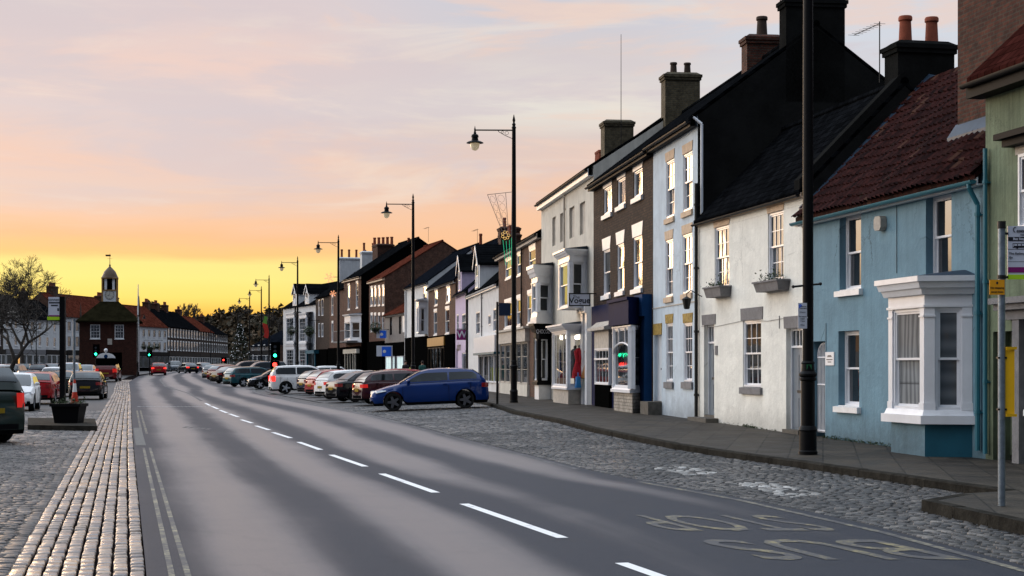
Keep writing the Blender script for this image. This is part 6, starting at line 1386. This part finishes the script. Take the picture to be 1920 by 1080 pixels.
# ivy weeds at wall feet
mb = MB(); r9 = random.Random(8)
def weeds(x0, x1, y0, y1, dens):
    for i in range(dens):
        t_ = r9.random(); x, y = x0+(x1-x0)*t_, y0+(y1-y0)*t_; Xw = None
        A, B = Vector(fwp(5)), Vector(fwp(3)); 
        kx = (x-960)/F; s0, s1 = (Vector(fwp(4)), Vector(fwp(3))) if x > 1508 else (Vector(fwp(5)), Vector(fwp(4))); d = s1-s0; u = (kx*s0.y-s0.x)/(d.x-kx*d.y); q_ = s0+d*u; nn = Vector((-d.y, d.x)).normalized(); q_ -= nn*r9.uniform(.0, .06)
        c_ = Vector((q_.x, q_.y, pav(q_.y)+abs(r9.gauss(0, .03)))); mb.face([c_+Vector((r9.gauss(0, 1), r9.gauss(0, 1), r9.gauss(0, 1))).normalized()*r9.uniform(.012, .035) for _ in range(3)])
weeds(1545, 1672, 0, 0, 500); weeds(1396, 1418, 0, 0, 160); weeds(1345, 1470, 0, 0, 120)
o = mb.build('weeds', 'leaf'); o['kind'] = 'stuff'
# ================================================================== CARS
# side profiles: (fraction from the front bumper, height): lower body line, then roof line from windscreen base to tail
SPEC = {
 'hatch':  dict(L=4.2, W=1.76, H=1.43, top=((0, .56), (.02, .66), (.06, .74), (.14, .84), (.24, .93), (.30, .97), (.60, .99), (.85, 1.02), (.95, 1.0), (.985, .92), (1, .70)),
              roof=((.235, .93), (.32, 1.14), (.42, 1.36), (.50, 1.43), (.60, 1.45), (.75, 1.43), (.87, 1.37), (.93, 1.20), (.978, .99)), ax=(.19, .80), wr=.315, glass=.90),
 'estate': dict(L=4.6, W=1.78, H=1.48, top=((0, .56), (.02, .66), (.06, .74), (.13, .82), (.22, .91), (.28, .95), (.60, .97), (.88, 1.0), (.96, 1.0), (.99, .90), (1, .70)),
              roof=((.225, .91), (.31, 1.14), (.39, 1.36), (.46, 1.44), (.58, 1.48), (.78, 1.46), (.90, 1.40), (.95, 1.22), (.985, 1.0)), ax=(.185, .79), wr=.32, glass=.925),
 'suv':    dict(L=4.45, W=1.86, H=1.72, top=((0, .66), (.02, .80), (.05, .92), (.12, 1.0), (.23, 1.08), (.30, 1.12), (.60, 1.14), (.88, 1.16), (.97, 1.16), (.99, 1.05), (1, .80)),
              roof=((.225, 1.08), (.30, 1.34), (.37, 1.58), (.44, 1.68), (.56, 1.72), (.78, 1.71), (.91, 1.66), (.955, 1.42), (.985, 1.16)), ax=(.18, .80), wr=.36, glass=.93),
 'saloon': dict(L=4.5, W=1.78, H=1.43, top=((0, .56), (.02, .66), (.06, .73), (.14, .81), (.26, .90), (.32, .94), (.60, .96), (.80, .98), (.92, .98), (.985, .92), (1, .70)),
              roof=((.255, .90), (.34, 1.12), (.43, 1.34), (.50, 1.41), (.58, 1.43), (.68, 1.41), (.76, 1.33), (.83, 1.14), (.89, .985)), ax=(.185, .80), wr=.315, glass=.80),
}
mat('tyre', (.012, .012, .012), .8, .1, spec=.2); mat('rim', (.42, .43, .45), .4, .1, metal=.1); mat('rim_dark', (.10, .10, .11), .35, .1); mat('trim_black', (.008, .008, .009), .8, .1, spec=.0)
mat('headlamp', (.55, .58, .62), .12, 0, coat=1.); mat('tail_off', (.28, .008, .008), .15, 0, coat=1.); mat('plate_yellow', (.30, .20, .02), .7, 0, spec=.05); mat('plate_white', (.4, .4, .4), .6, 0); mat('chrome', (.6, .6, .62), .15, 0, metal=1.)
mat('tail_lit', (.6, .01, .01), .3, 0, emit=(1, .03, .02), es=2.2); mat('tail_glow', (.4, .01, .01), .3, 0, emit=(1, .03, .02), es=.35)
PAINTS = dict(blue=(.001, .026, .15), black=(.006, .006, .008), maroon=(.045, .006, .010), silver=(.33, .36, .40), white=(.78, .80, .83), red=(.33, .006, .008), teal=(.008, .07, .085), green=(.015, .025, .020), navy=(.008, .012, .03), grey=(.08, .09, .10), darkred=(.14, .008, .008))
for k_, c_ in PAINTS.items(): mat('paint_'+k_, c_, .09, .03, 2., spec=.5)
CM = {}
def car_meshes(kind):
    if kind in CM: return CM[kind]
    S = SPEC[kind]; L, Wd, Hh = S['L'], S['W'], S['H']; wr = S['wr']; out = []
    tx = [p[0] for p in S['top']]; tz = [p[1] for p in S['top']]; rx = [p[0] for p in S['roof']]; rz = [p[1] for p in S['roof']]
    topz = lambda s: float(np.interp(s, tx, tz)); roofz = lambda s: float(np.interp(s, rx, rz))
    X = lambda s: L/2-s*L
    def hw(s): return Wd/2*float(np.interp(s, (0, .015, .05, .12, .2, .8, .92, .975, 1), (.74, .86, .93, .98, 1, 1, .975, .92, .84)))
    axle = [X(a) for a in S['ax']]; ra = wr+.055
    ss = sorted(set([0, .006, .015, .03, .05, .975, .985, .994, 1]+[i/36 for i in range(1, 36)]+[(L/2-(a+ra*math.cos(t_)))/L for a in axle for t_ in [math.pi*i/12 for i in range(13)]]))
    ss = [s for i, s in enumerate(ss) if i == 0 or s-ss[i-1] > .0025]
    mb = MB(); rings = []
    for s in ss:
        x = X(s); w = hw(s); zt = topz(s); zb = .19 + (.10 if s < .02 or s > .985 else 0); zarch = 0
        for a in axle:
            if abs(x-a) < ra: zarch = wr+math.sqrt(max(0, ra*ra-(x-a)**2))
        f = max(zarch, 0)
        zlow = max(zb, f); zsill = max(zb+.10, f+.012); mid = max(.50, f+.03); zs = zt-.16 if zt-.16 > mid+.02 else mid+.02
        prof = [(0, max(zb, min(f, zt-.1))), (w*.80, zlow), (w*.955, zlow+.001), (w*.99, zsill), (w*1.0, mid), (w*.992, (mid+zs)/2), (w*.975, zs), (w*.945, zt-.05), (w*.90, zt-.008), (w*.6, zt+.018), (0, zt+.03)]
        full = [(y, z) for y, z in prof]+[(-y, z) for y, z in prof[-2:0:-1]]
        rings.append([mb.P((x, y, z)) for y, z in full])
    n = len(rings[0])
    for A, B in zip(rings[:-1], rings[1:]):
        for k in range(n):
            q = (A[k], A[(k+1) % n], B[(k+1) % n], B[k]); zc = sum(mb.v[i][2] for i in q)/4; k2 = min(k, n-1-k); mb.idx(q, 1 if (k2 <= 2 or zc < .30) else 0)
    mb.idx(rings[0][::-1], 0); mb.idx(rings[-1], 0)
    # greenhouse
    s0, s1 = rx[0], rx[-1]; gs = sorted(set(rx+[s0+(s1-s0)*i/30 for i in range(31)])); wb = Wd/2*.925; wt = Wd/2*.74; zbelt = lambda s: topz(s)+.0
    def gw(s, z): 
        zb = topz(s); f = (z-zb)/max(Hh-zb, .1); return (wb+(wt-wb)*f)*float(np.interp(s, (s0, s0+.1, s1-.12, s1), (.93, 1, 1, .95)))
    rings = []
    for s in gs:
        x = X(s); zb = topz(s)-.02; zt = max(roofz(s), zb+.005); ze = max(zb+.003, zt-.05); w0, w1 = gw(s, zb), gw(s, ze)
        pr = [(w0, zb), (w1, ze), (w1-.035*(1 if zt-zb > .1 else .2), zt-.012), (w1*.6, zt+.012), (0, zt+.022)]
        full = pr+[(-y, z) for y, z in pr[-2::-1]]; rings.append([mb.P((x, y, z)) for y, z in full])
    for A, B in zip(rings[:-1], rings[1:]):
        for k in range(len(A)-1): mb.idx((A[k], A[k+1], B[k+1], B[k]), 0)
    out.append(('body', mb.mesh('body', [], 32), ['PAINT', 'trim_black'], None, (0, 0, 0)))
    # glass
    def front_glass(sa, sb, sign, name):
        q = MB(); N = 5; M_ = 6; R_ = []
        for i in range(N+1):
            s = sa+(sb-sa)*i/N; z = roofz(s); x = X(s); w = gw(s, z-.05)-.07; dx, dz = .010*sign, .012
            R_.append([q.P((x+dx, -w+2*w*j/M_, z+dz+.022*(1-abs(2*j/M_-1)**2))) for j in range(M_+1)])
        for A, B in zip(R_[:-1], R_[1:]):
            for k in range(M_): q.idx((A[k], A[k+1], B[k+1], B[k]))
        return (name, q.mesh(name, [], 60), ['pane_car'], None, (0, 0, 0))
    out.append(front_glass(rx[0]+.012, rx[2]+.012, 1, 'windscreen')); out.append(front_glass(rx[-3]+.004, rx[-1]-.02, -1, 'rear_window'))
    sB = (rx[2]+S['glass'])/2+.0
    for sgn in (1, -1):
        for (sa, sb) in ((rx[0]+.075, sB-.008), (sB+.008, S['glass'])):
            q = MB(); N = 8; R_ = []
            for i in range(N+1):
                s = sa+(sb-sa)*i/N; zlo = topz(s)+.035; zhi = max(zlo+.01, min(roofz(s)-.085, Hh-.12)); R_.append([q.P((X(s), sgn*(gw(s, zlo+(zhi-zlo)*j/3)+.006), zlo+(zhi-zlo)*j/3)) for j in range(4)])
            for A, B in zip(R_[:-1], R_[1:]):
                for k in range(3): q.idx((A[k], A[k+1], B[k+1], B[k]))
            out.append(('side_window', q.mesh('side_window', [], 60), ['pane_car'], None, (0, 0, 0)))
    # wheels
    t_ = MB(); t_.M = Matrix.Rotation(R(90), 4, 'X'); t_.lathe([(wr-.10, -.10), (wr-.02, -.105), (wr, -.08), (wr, .08), (wr-.02, .105), (wr-.10, .10)], n=24, cap=False); tyre = t_.mesh('wheel', [], 35)
    r_ = MB(); r_.M = Matrix.Rotation(R(90), 4, 'X'); rr = wr-.09
    r_.lathe([(rr, -.09), (rr+.012, -.10), (rr+.012, .10), (rr, .09)], n=24, cap=False); r_.cyl((0, 0, -.03), (0, 0, .03), rr, None, 20, 1)
    for side in (-1, 1):
        r_.cyl((0, 0, side*.03), (0, 0, side*.098), .05, None, 10)
        for i in range(5):
            a = 2*math.pi*i/5; c, s_ = math.cos(a), math.sin(a); p1, p2 = (.03, .055), (rr+.004, .038)
            b4 = [(p1[0]*c-w*s_, p1[0]*s_+w*c, side*.092) for w in (p1[1], -p1[1])]+[(p2[0]*c-w*s_, p2[0]*s_+w*c, side*.082) for w in (-p2[1], p2[1])]
            lo = [(p[0], p[1], side*.055) for p in b4]; r_.hexa(lo, b4) if side > 0 else r_.hexa(b4, lo)
    rim = r_.mesh('rim', [], 30)
    for a in axle:
        for sgn in (1, -1):
            out.append(('wheel', tyre, ['tyre'], None, (a, sgn*(Wd/2-.125), wr))); out.append(('rim', rim, ['RIM', 'near_black'], len(out)-1, (0, 0, 0)))
    # lamps, mirrors, plates
    for sgn in (1, -1):
        q = MB(); zl = topz(.06)-.075; pts = []
        for j, s in enumerate((.018, .05, .09, .13)):
            w = hw(s)+.006; pts.append(((X(s)+.02*(j == 0), sgn*w*(.72 if j == 0 else .955+.035*min(j, 1)), zl-.045+.03*j), (X(s)+.0, sgn*w*(.70 if j == 0 else .93), zl+.06+.012*j)))
        for a, b_ in zip(pts[:-1], pts[1:]): q.face([a[0], b_[0], b_[1], a[1]])
        a = pts[0]; q.face([(X(.004)+.012, sgn*hw(0)*.62, zl-.05), a[0], a[1], (X(.006)+.012, sgn*hw(0)*.62, zl+.04)]); out.append(('headlight', q.mesh('headlight', [], 60), ['headlamp'], None, (0, 0, 0)))
        q = MB(); zt = topz(.97)-.08; h_ = .13 if kind != 'suv' else .30
        pts = [((X(s)-.008*(s > .95), sgn*(hw(s)*f_+.008), zt-h_), (X(s)-.008*(s > .95), sgn*(hw(s)*(f_-.02)+.008), zt+.02)) for s, f_ in ((.94, 1.), (.965, 1.), (.985, .985), (.998, .90), (1.003, .72))]
        for a, b_ in zip(pts[:-1], pts[1:]): q.face([a[0], b_[0], b_[1], a[1]])
        out.append(('tail_light', q.mesh('tail_light', [], 60), ['TAIL'], None, (0, 0, 0)))
        q = MB(); sm = rx[0]+.085; q.ball((X(sm), sgn*(gw(sm, 1.02)+.13), topz(sm)+.07), .07, .10, .065, 10, 7); q.box(X(sm)-.02, X(sm)+.02, sgn*(gw(sm, 1.)-.02) if sgn > 0 else -(gw(sm, 1.)+.09), sgn*(gw(sm, 1.)+.09) if sgn > 0 else -(gw(sm, 1.)-.02), topz(sm)+.01, topz(sm)+.05); out.append(('mirror', q.mesh('mirror', [], 60), ['PAINT' if kind != 'suv' else 'trim_black'], None, (0, 0, 0)))
        for sh in (sB-.03, S['glass']-.06):
            q = MB(); zz = topz(sh)-.1; y0 = hw(sh)*.985; q.box(X(sh)-.07, X(sh)+.07, min(sgn*y0, sgn*(y0+.022)), max(sgn*y0, sgn*(y0+.022)), zz-.014, zz+.014); out.append(('door_handle', q.mesh('door_handle', []), ['PAINT'], None, (0, 0, 0)))
    q = MB(); xr = X(1)-.012; q.box(xr-.008, xr+.03, -.26, .26, .58 if kind != 'suv' else .66, .69 if kind != 'suv' else .77); out.append(('number_plate', q.mesh('number_plate', []), ['plate_yellow'], None, (0, 0, 0)))
    q = MB(); xf = X(0)+.006; q.box(xf-.03, xf+.008, -.26, .26, .36, .47); out.append(('number_plate', q.mesh('number_plate', []), ['plate_white'], None, (0, 0, 0)))
    q = MB(); q.box(xf-.05, xf+.005, -.48, .48, .50, .60); q.box(xf-.05, xf+.004, -.6, .6, .27, .345); q.box(X(1)-.004, X(1)+.06, -.62, .62, .30, .42); out.append(('grille', q.mesh('grille', []), ['trim_black'], None, (0, 0, 0)))
    # door shut lines
    q = MB()
    for sh in (rx[0]+.035, sB, S['glass']-.055):
        for sgn in (1, -1):
            for z0, z1 in ((.32, .5), (.5, .7), (.7, topz(sh)-.12)):
                y0 = hw(sh)*1.0+.0012; q.box(X(sh)-.006, X(sh)+.006, min(sgn*y0, sgn*(y0-.02)), max(sgn*y0, sgn*(y0-.02)), z0, z1)
    out.append(('shut_line', q.mesh('shut_line', []), ['trim_black'], None, (0, 0, 0)))
    CM[kind] = out; return out
def car(kind, paint, x, Z_, head, label, dz=0., rim='rim', tail='tail_off', roofc=None, loc=None, sc=1., far=False):
    """head: compass heading of the front, degrees from +X (right) anticlockwise"""
    Xw, Yw = loc or (wx(x, Z_), Z_)
    a = R(head); S = SPEC[kind]
    za = [GH(Xw+math.cos(a)*S['L']*.32*s, Yw+math.sin(a)*S['L']*.32*s) for s in (1, -1)]
    zl_ = [GH(Xw-math.sin(a)*.8*s, Yw+math.cos(a)*.8*s) for s in (1, -1)]
    e = empty('car', (Xw, Yw, (za[0]+za[1])/2+dz), 0, label, 'car', 'cars parked and driving on the street')
    e.rotation_euler = (math.atan2(zl_[0]-zl_[1], 1.6) if abs(zl_[0]-zl_[1]) < .4 else 0, -math.atan2(za[0]-za[1], S['L']*.64), a); e.scale = (sc, sc, sc)
    objs = []
    for (name, me, ms, par, loc_) in car_meshes(kind):
        if not me.materials:
            for q in ms: me.materials.append(MATS['tyre'])
        o = bpy.data.objects.new(name, me); COL.objects.link(o); o.parent = objs[par] if par is not None else e; o.location = loc_
        for i, q in enumerate(ms):
            mm = {'PAINT': 'paint_'+paint, 'RIM': rim, 'TAIL': tail}.get(q, q)
            o.material_slots[i].link = 'OBJECT'; o.material_slots[i].material = MATS[mm]
        objs.append(o)
    return e
# right-hand row, nearest first
car('hatch', 'blue', 805, 60.5, 186, 'bright blue hatchback parked nose to the road, nearest car on the right', rim='rim_dark', sc=1.05)
car('hatch', 'maroon', 757, 69.5, 22, 'black hatchback with dark red roof edge just left of the blue car', tail='tail_glow')
car('saloon', 'black', 705, 75.5, 27, 'black car with pale rear window and bright alloy wheels, second left of the blue car')
car('hatch', 'white', 672, 81, 30, 'white hatchback with red tail lamps between the black and red cars', tail='tail_glow')
car('hatch', 'red', 648, 88, 28, 'red hatchback squeezed between the white hatchback and the white off-roader')
car('hatch', 'navy', 628, 94, 28, 'dark navy hatchback right behind the white off-roader')
car('suv', 'white', 574, 99, 14, 'white off-roader with tall side windows and lit red tail lamps', tail='tail_lit')
car('hatch', 'black', 520, 113, 195, 'small dark car with pale headlights left of the white off-roader')
car('estate', 'teal', 478, 121, 35, 'dark teal estate car left of the small dark car')
car('saloon', 'black', 446, 134, 40, 'black car with pale windscreen left of the teal estate')
car('hatch', 'darkred', 434, 143, 42, 'dark red car near the far bend of the right-hand row')
car('estate', 'grey', 425, 151, 46, 'dark grey car at the far end of the right-hand row')
car('suv', 'navy', 492, 146, 200, 'dark off-roader whose roof shows above the teal estate')
car('suv', 'black', 462, 158, 200, 'black off-roader whose roof shows behind the far end of the row')
car('hatch', 'white', 600, 122, 200, 'white car mostly hidden behind the white off-roader')
car('hatch', 'red', 728, 84, 200, 'red car whose roof shows above the black hatchback')
# on the road
car('hatch', 'red', 297, 186, 104, 'red hatchback driving away with lit tail lamps right of the town hall', tail='tail_lit')
car('saloon', 'black', 352, 216, 120, 'black car driving away round the bend, tail lamps lit', tail='tail_lit')
car('hatch', 'navy', 384, 226, 300, 'small dark car on the far bend before the red signal'); car('suv', 'grey', 328, 250, 290, 'grey off-roader far off in front of the brick terrace'); car('hatch', 'white', 318, 262, 200, 'tiny white car in front of the brick terrace')
# left-hand parking area
A_ = R(142); hx, hy = math.cos(A_), math.sin(A_); cx_, cy_ = wx(57, 35.6), 35.6
car('suv', 'green', 0, 0, 142, 'dark green off-roader cut by the left edge, red tail lamp towards the road', loc=(cx_+hx*2.22-hy*.93, cy_+hy*2.22+hx*.93), tail='tail_glow')
car('hatch', 'white', 27, 62.5, -78, 'white hatchback facing the camera beside the red car at left')
car('hatch', 'red', 76, 74, 98, 'red hatchback seen from behind at left, next to the white hatchback')
car('hatch', 'black', 166, 84, 100, 'black hatchback with yellow number plate right of the traffic cone')
car('hatch', 'green', 116, 92, 100, 'dark hatchback half hidden by the far bus stop post')
car('hatch', 'grey', 55, 98, -70, 'grey-blue car behind the white and red hatchbacks'); car('hatch', 'white', 102, 122, 100, 'white-roofed car behind the far bus stop post'); car('suv', 'navy', 25, 118, 95, 'dark off-roader beside the bare tree trunk')
car('suv', 'white', -2, 112, 80, 'white off-roader at the left edge behind the bare tree'); car('suv', 'silver', 131, 134, -80, 'pale off-roader right of the far bus stop post'); car('hatch', 'silver', 160, 146, -82, 'silver car facing the camera in front of the town hall')
car('estate', 'navy', 75, 150, 100, 'dark estate car deep in the left parking area'); car('hatch', 'teal', 45, 165, 100, 'teal hatchback far back in the left parking area'); car('saloon', 'grey', 100, 172, 95, 'grey saloon far back in the left parking area'); car('hatch', 'black', 5, 150, 100, 'black hatchback far back by the left edge')
# red pickup with the white arched canopy sign
e_ = car('suv', 'darkred', 203.5, 142, 98, 'red pickup seen from behind with a raised dark canopy and white arched top', sc=1.05, tail='tail_glow'); e_['category'] = 'pickup truck'; e_.name = 'pickup_truck'; del e_['group']
mb = MB(); mb.box(-2.1, .2, -.78, .78, 1.4, 1.98); mb.build('canopy', 'near_black', e_)
mb = MB(); a_ = [(.78*math.cos(math.pi*i/10), 1.92+.50*math.sin(math.pi*i/10)) for i in range(11)]
mb.M = Matrix.Rotation(R(90), 4, 'Z'); mb.prism_y(a_[::-1][::-1], 1.9, 2.0); mb.build('arched_sign', 'white_paint', e_); mb.M = None
mb = MB(); mb.ball((-1.95, 0, 2.62), .16, n=10, m=8); mb.cyl((-1.95, 0, 2.4), (-1.95, 0, 2.55), .07, None, 6); mb.build('finial', 'white_paint', e_); mb = MB(); mb.ball((-2.02, 0, 2.12), .03, .16, .16, 8, 6); mb.build('emblem', 'navy_bright', e_)
# ================================================================== PEOPLE
mat('skin', (.42, .24, .17), .55, .1); mat('hair_dark', (.02, .014, .01), .7, .1); mat('coat_dark', (.010, .010, .013), .9, .2); mat('coat_teal', (.02, .09, .08), .9, .2); mat('jeans', (.02, .03, .05), .9, .2)
def person(x, Z_, face, coat, trousers, lb, stride=.18, hh=1.74, hair='hair_dark', zg=None):
    Xw = wx(x, Z_); e = empty('person', (Xw, Z_, GH(Xw, Z_) if zg is None else zg), R(face), lb, 'person', None); s = hh/1.75
    V = dict(pel=(0, 0, .95), bel=(0, -.01, 1.12), che=(0, 0, 1.32), neck=(0, 0, 1.49), head0=(0, -.015, 1.56), head1=(0, -.01, 1.68))
    P = [V['pel'], V['bel'], V['che'], V['neck'], V['head0'], V['head1']]; Rr = [(.15, .12), (.145, .11), (.175, .12), (.058, .058), (.07, .085), (.075, .09)]; E = [(0, 1), (1, 2), (2, 3), (3, 4), (4, 5)]
    def add(p, r, par): P.append(p); Rr.append(r if isinstance(r, tuple) else (r, r)); E.append((par, len(P)-1)); return len(P)-1
    for sg in (1, -1):
        st = stride*sg; h = add((sg*.10, .0, .90), .10, 0); k = add((sg*.11, -st*.5-.02, .50), .065, h); a = add((sg*.11, -st+.05*(sg < 0), .09), .042, k); add((sg*.12, -st-.13, .045), .038, a)
        sh = add((sg*.19, 0, 1.40), .065, 2); el = add((sg*.25, st*.35+.02, 1.13), .045, sh); wr_ = add((sg*.25, st*.6-.10, .90), .03, el); hd = add((sg*.25, st*.62-.13, .83), (.028, .036), wr_)
        for f_ in range(4): add((sg*(.235+.012*f_), st*.62-.15-.012*f_+.02, .745+.008*abs(f_-1.5)), .010, hd)
        add((sg*.225, st*.62-.175, .80), .011, hd)
    me = bpy.data.meshes.new('body'); me.from_pydata([tuple(c*s for c in p) for p in P], E, []); o = bpy.data.objects.new('body', me); COL.objects.link(o)
    sk = o.modifiers.new('s', 'SKIN'); 
    if not me.skin_vertices: 
        bpy.context.view_layer.objects.active = o
    sv = me.skin_vertices[0].data if me.skin_vertices else None
    if sv:
        for i, r in enumerate(Rr): sv[i].radius = (r[0]*s, r[1]*s)
        sv[0].use_root = True
    sd_ = o.modifiers.new('d', 'SUBSURF'); sd_.levels = 1; sd_.render_levels = 1
    m2 = bpy.data.meshes.new_from_object(o.evaluated_get(bpy.context.evaluated_depsgraph_get())); m2.name = 'body'; bpy.data.objects.remove(o)
    m2.materials.clear()
    for q in ('skin', coat, trousers, 'trim_black'): m2.materials.append(MATS[q])
    for p in m2.polygons:
        c = p.center; z = c.z/s; p.use_smooth = True
        p.material_index = 0 if z > 1.47 or (z < .87 and abs(c.x) > .19*s) else (1 if z > .82 else (2 if z > .10 else 3))
    o = bpy.data.objects.new('body', m2); COL.objects.link(o); o.parent = e
    mb = MB(); mb.ball((0, .018*s, 1.665*s), .085*s, .098*s, .108*s, 12, 9); h = mb.build('hair', hair, e, smooth=60)
    mb = MB(); mb.lathe([(.20, .62), (.19, .8), (.17, .95), (.165, 1.12), (.20, 1.32), (.18, 1.42), (.08, 1.49), (.07, 1.50)], n=16)
    mb.v = [(x_*s*1.02, y_*s*.78, z_*s) for x_, y_, z_ in mb.v]; mb.build('coat', coat, e, smooth=60)
    mb = MB(); mb.ball((0, -.10*s, 1.60*s), .016*s, .02*s, .02*s, 6, 5)
    for sg in (1, -1): mb.ball((sg*.03*s, -.088*s, 1.625*s), .010*s, n=6, m=4); mb.ball((sg*.082*s, 0, 1.61*s), .012*s, .02*s, .03*s, 6, 5)
    mb.ball((0, -.09*s, 1.565*s), .022*s, .01*s, .006*s, 6, 4); mb.build('face', 'skin', e, smooth=60)
    return e
person(760.5, 110, 20, 'coat_dark', 'coat_dark', 'person in a long black coat standing between the parked cars and the dark shop')
person(792, 106, 200, 'coat_teal', 'jeans', 'person in a teal jacket by the dark shopfront')
person(418, 168, 150, 'coat_dark', 'jeans', 'person in dark clothes by the far parked cars')
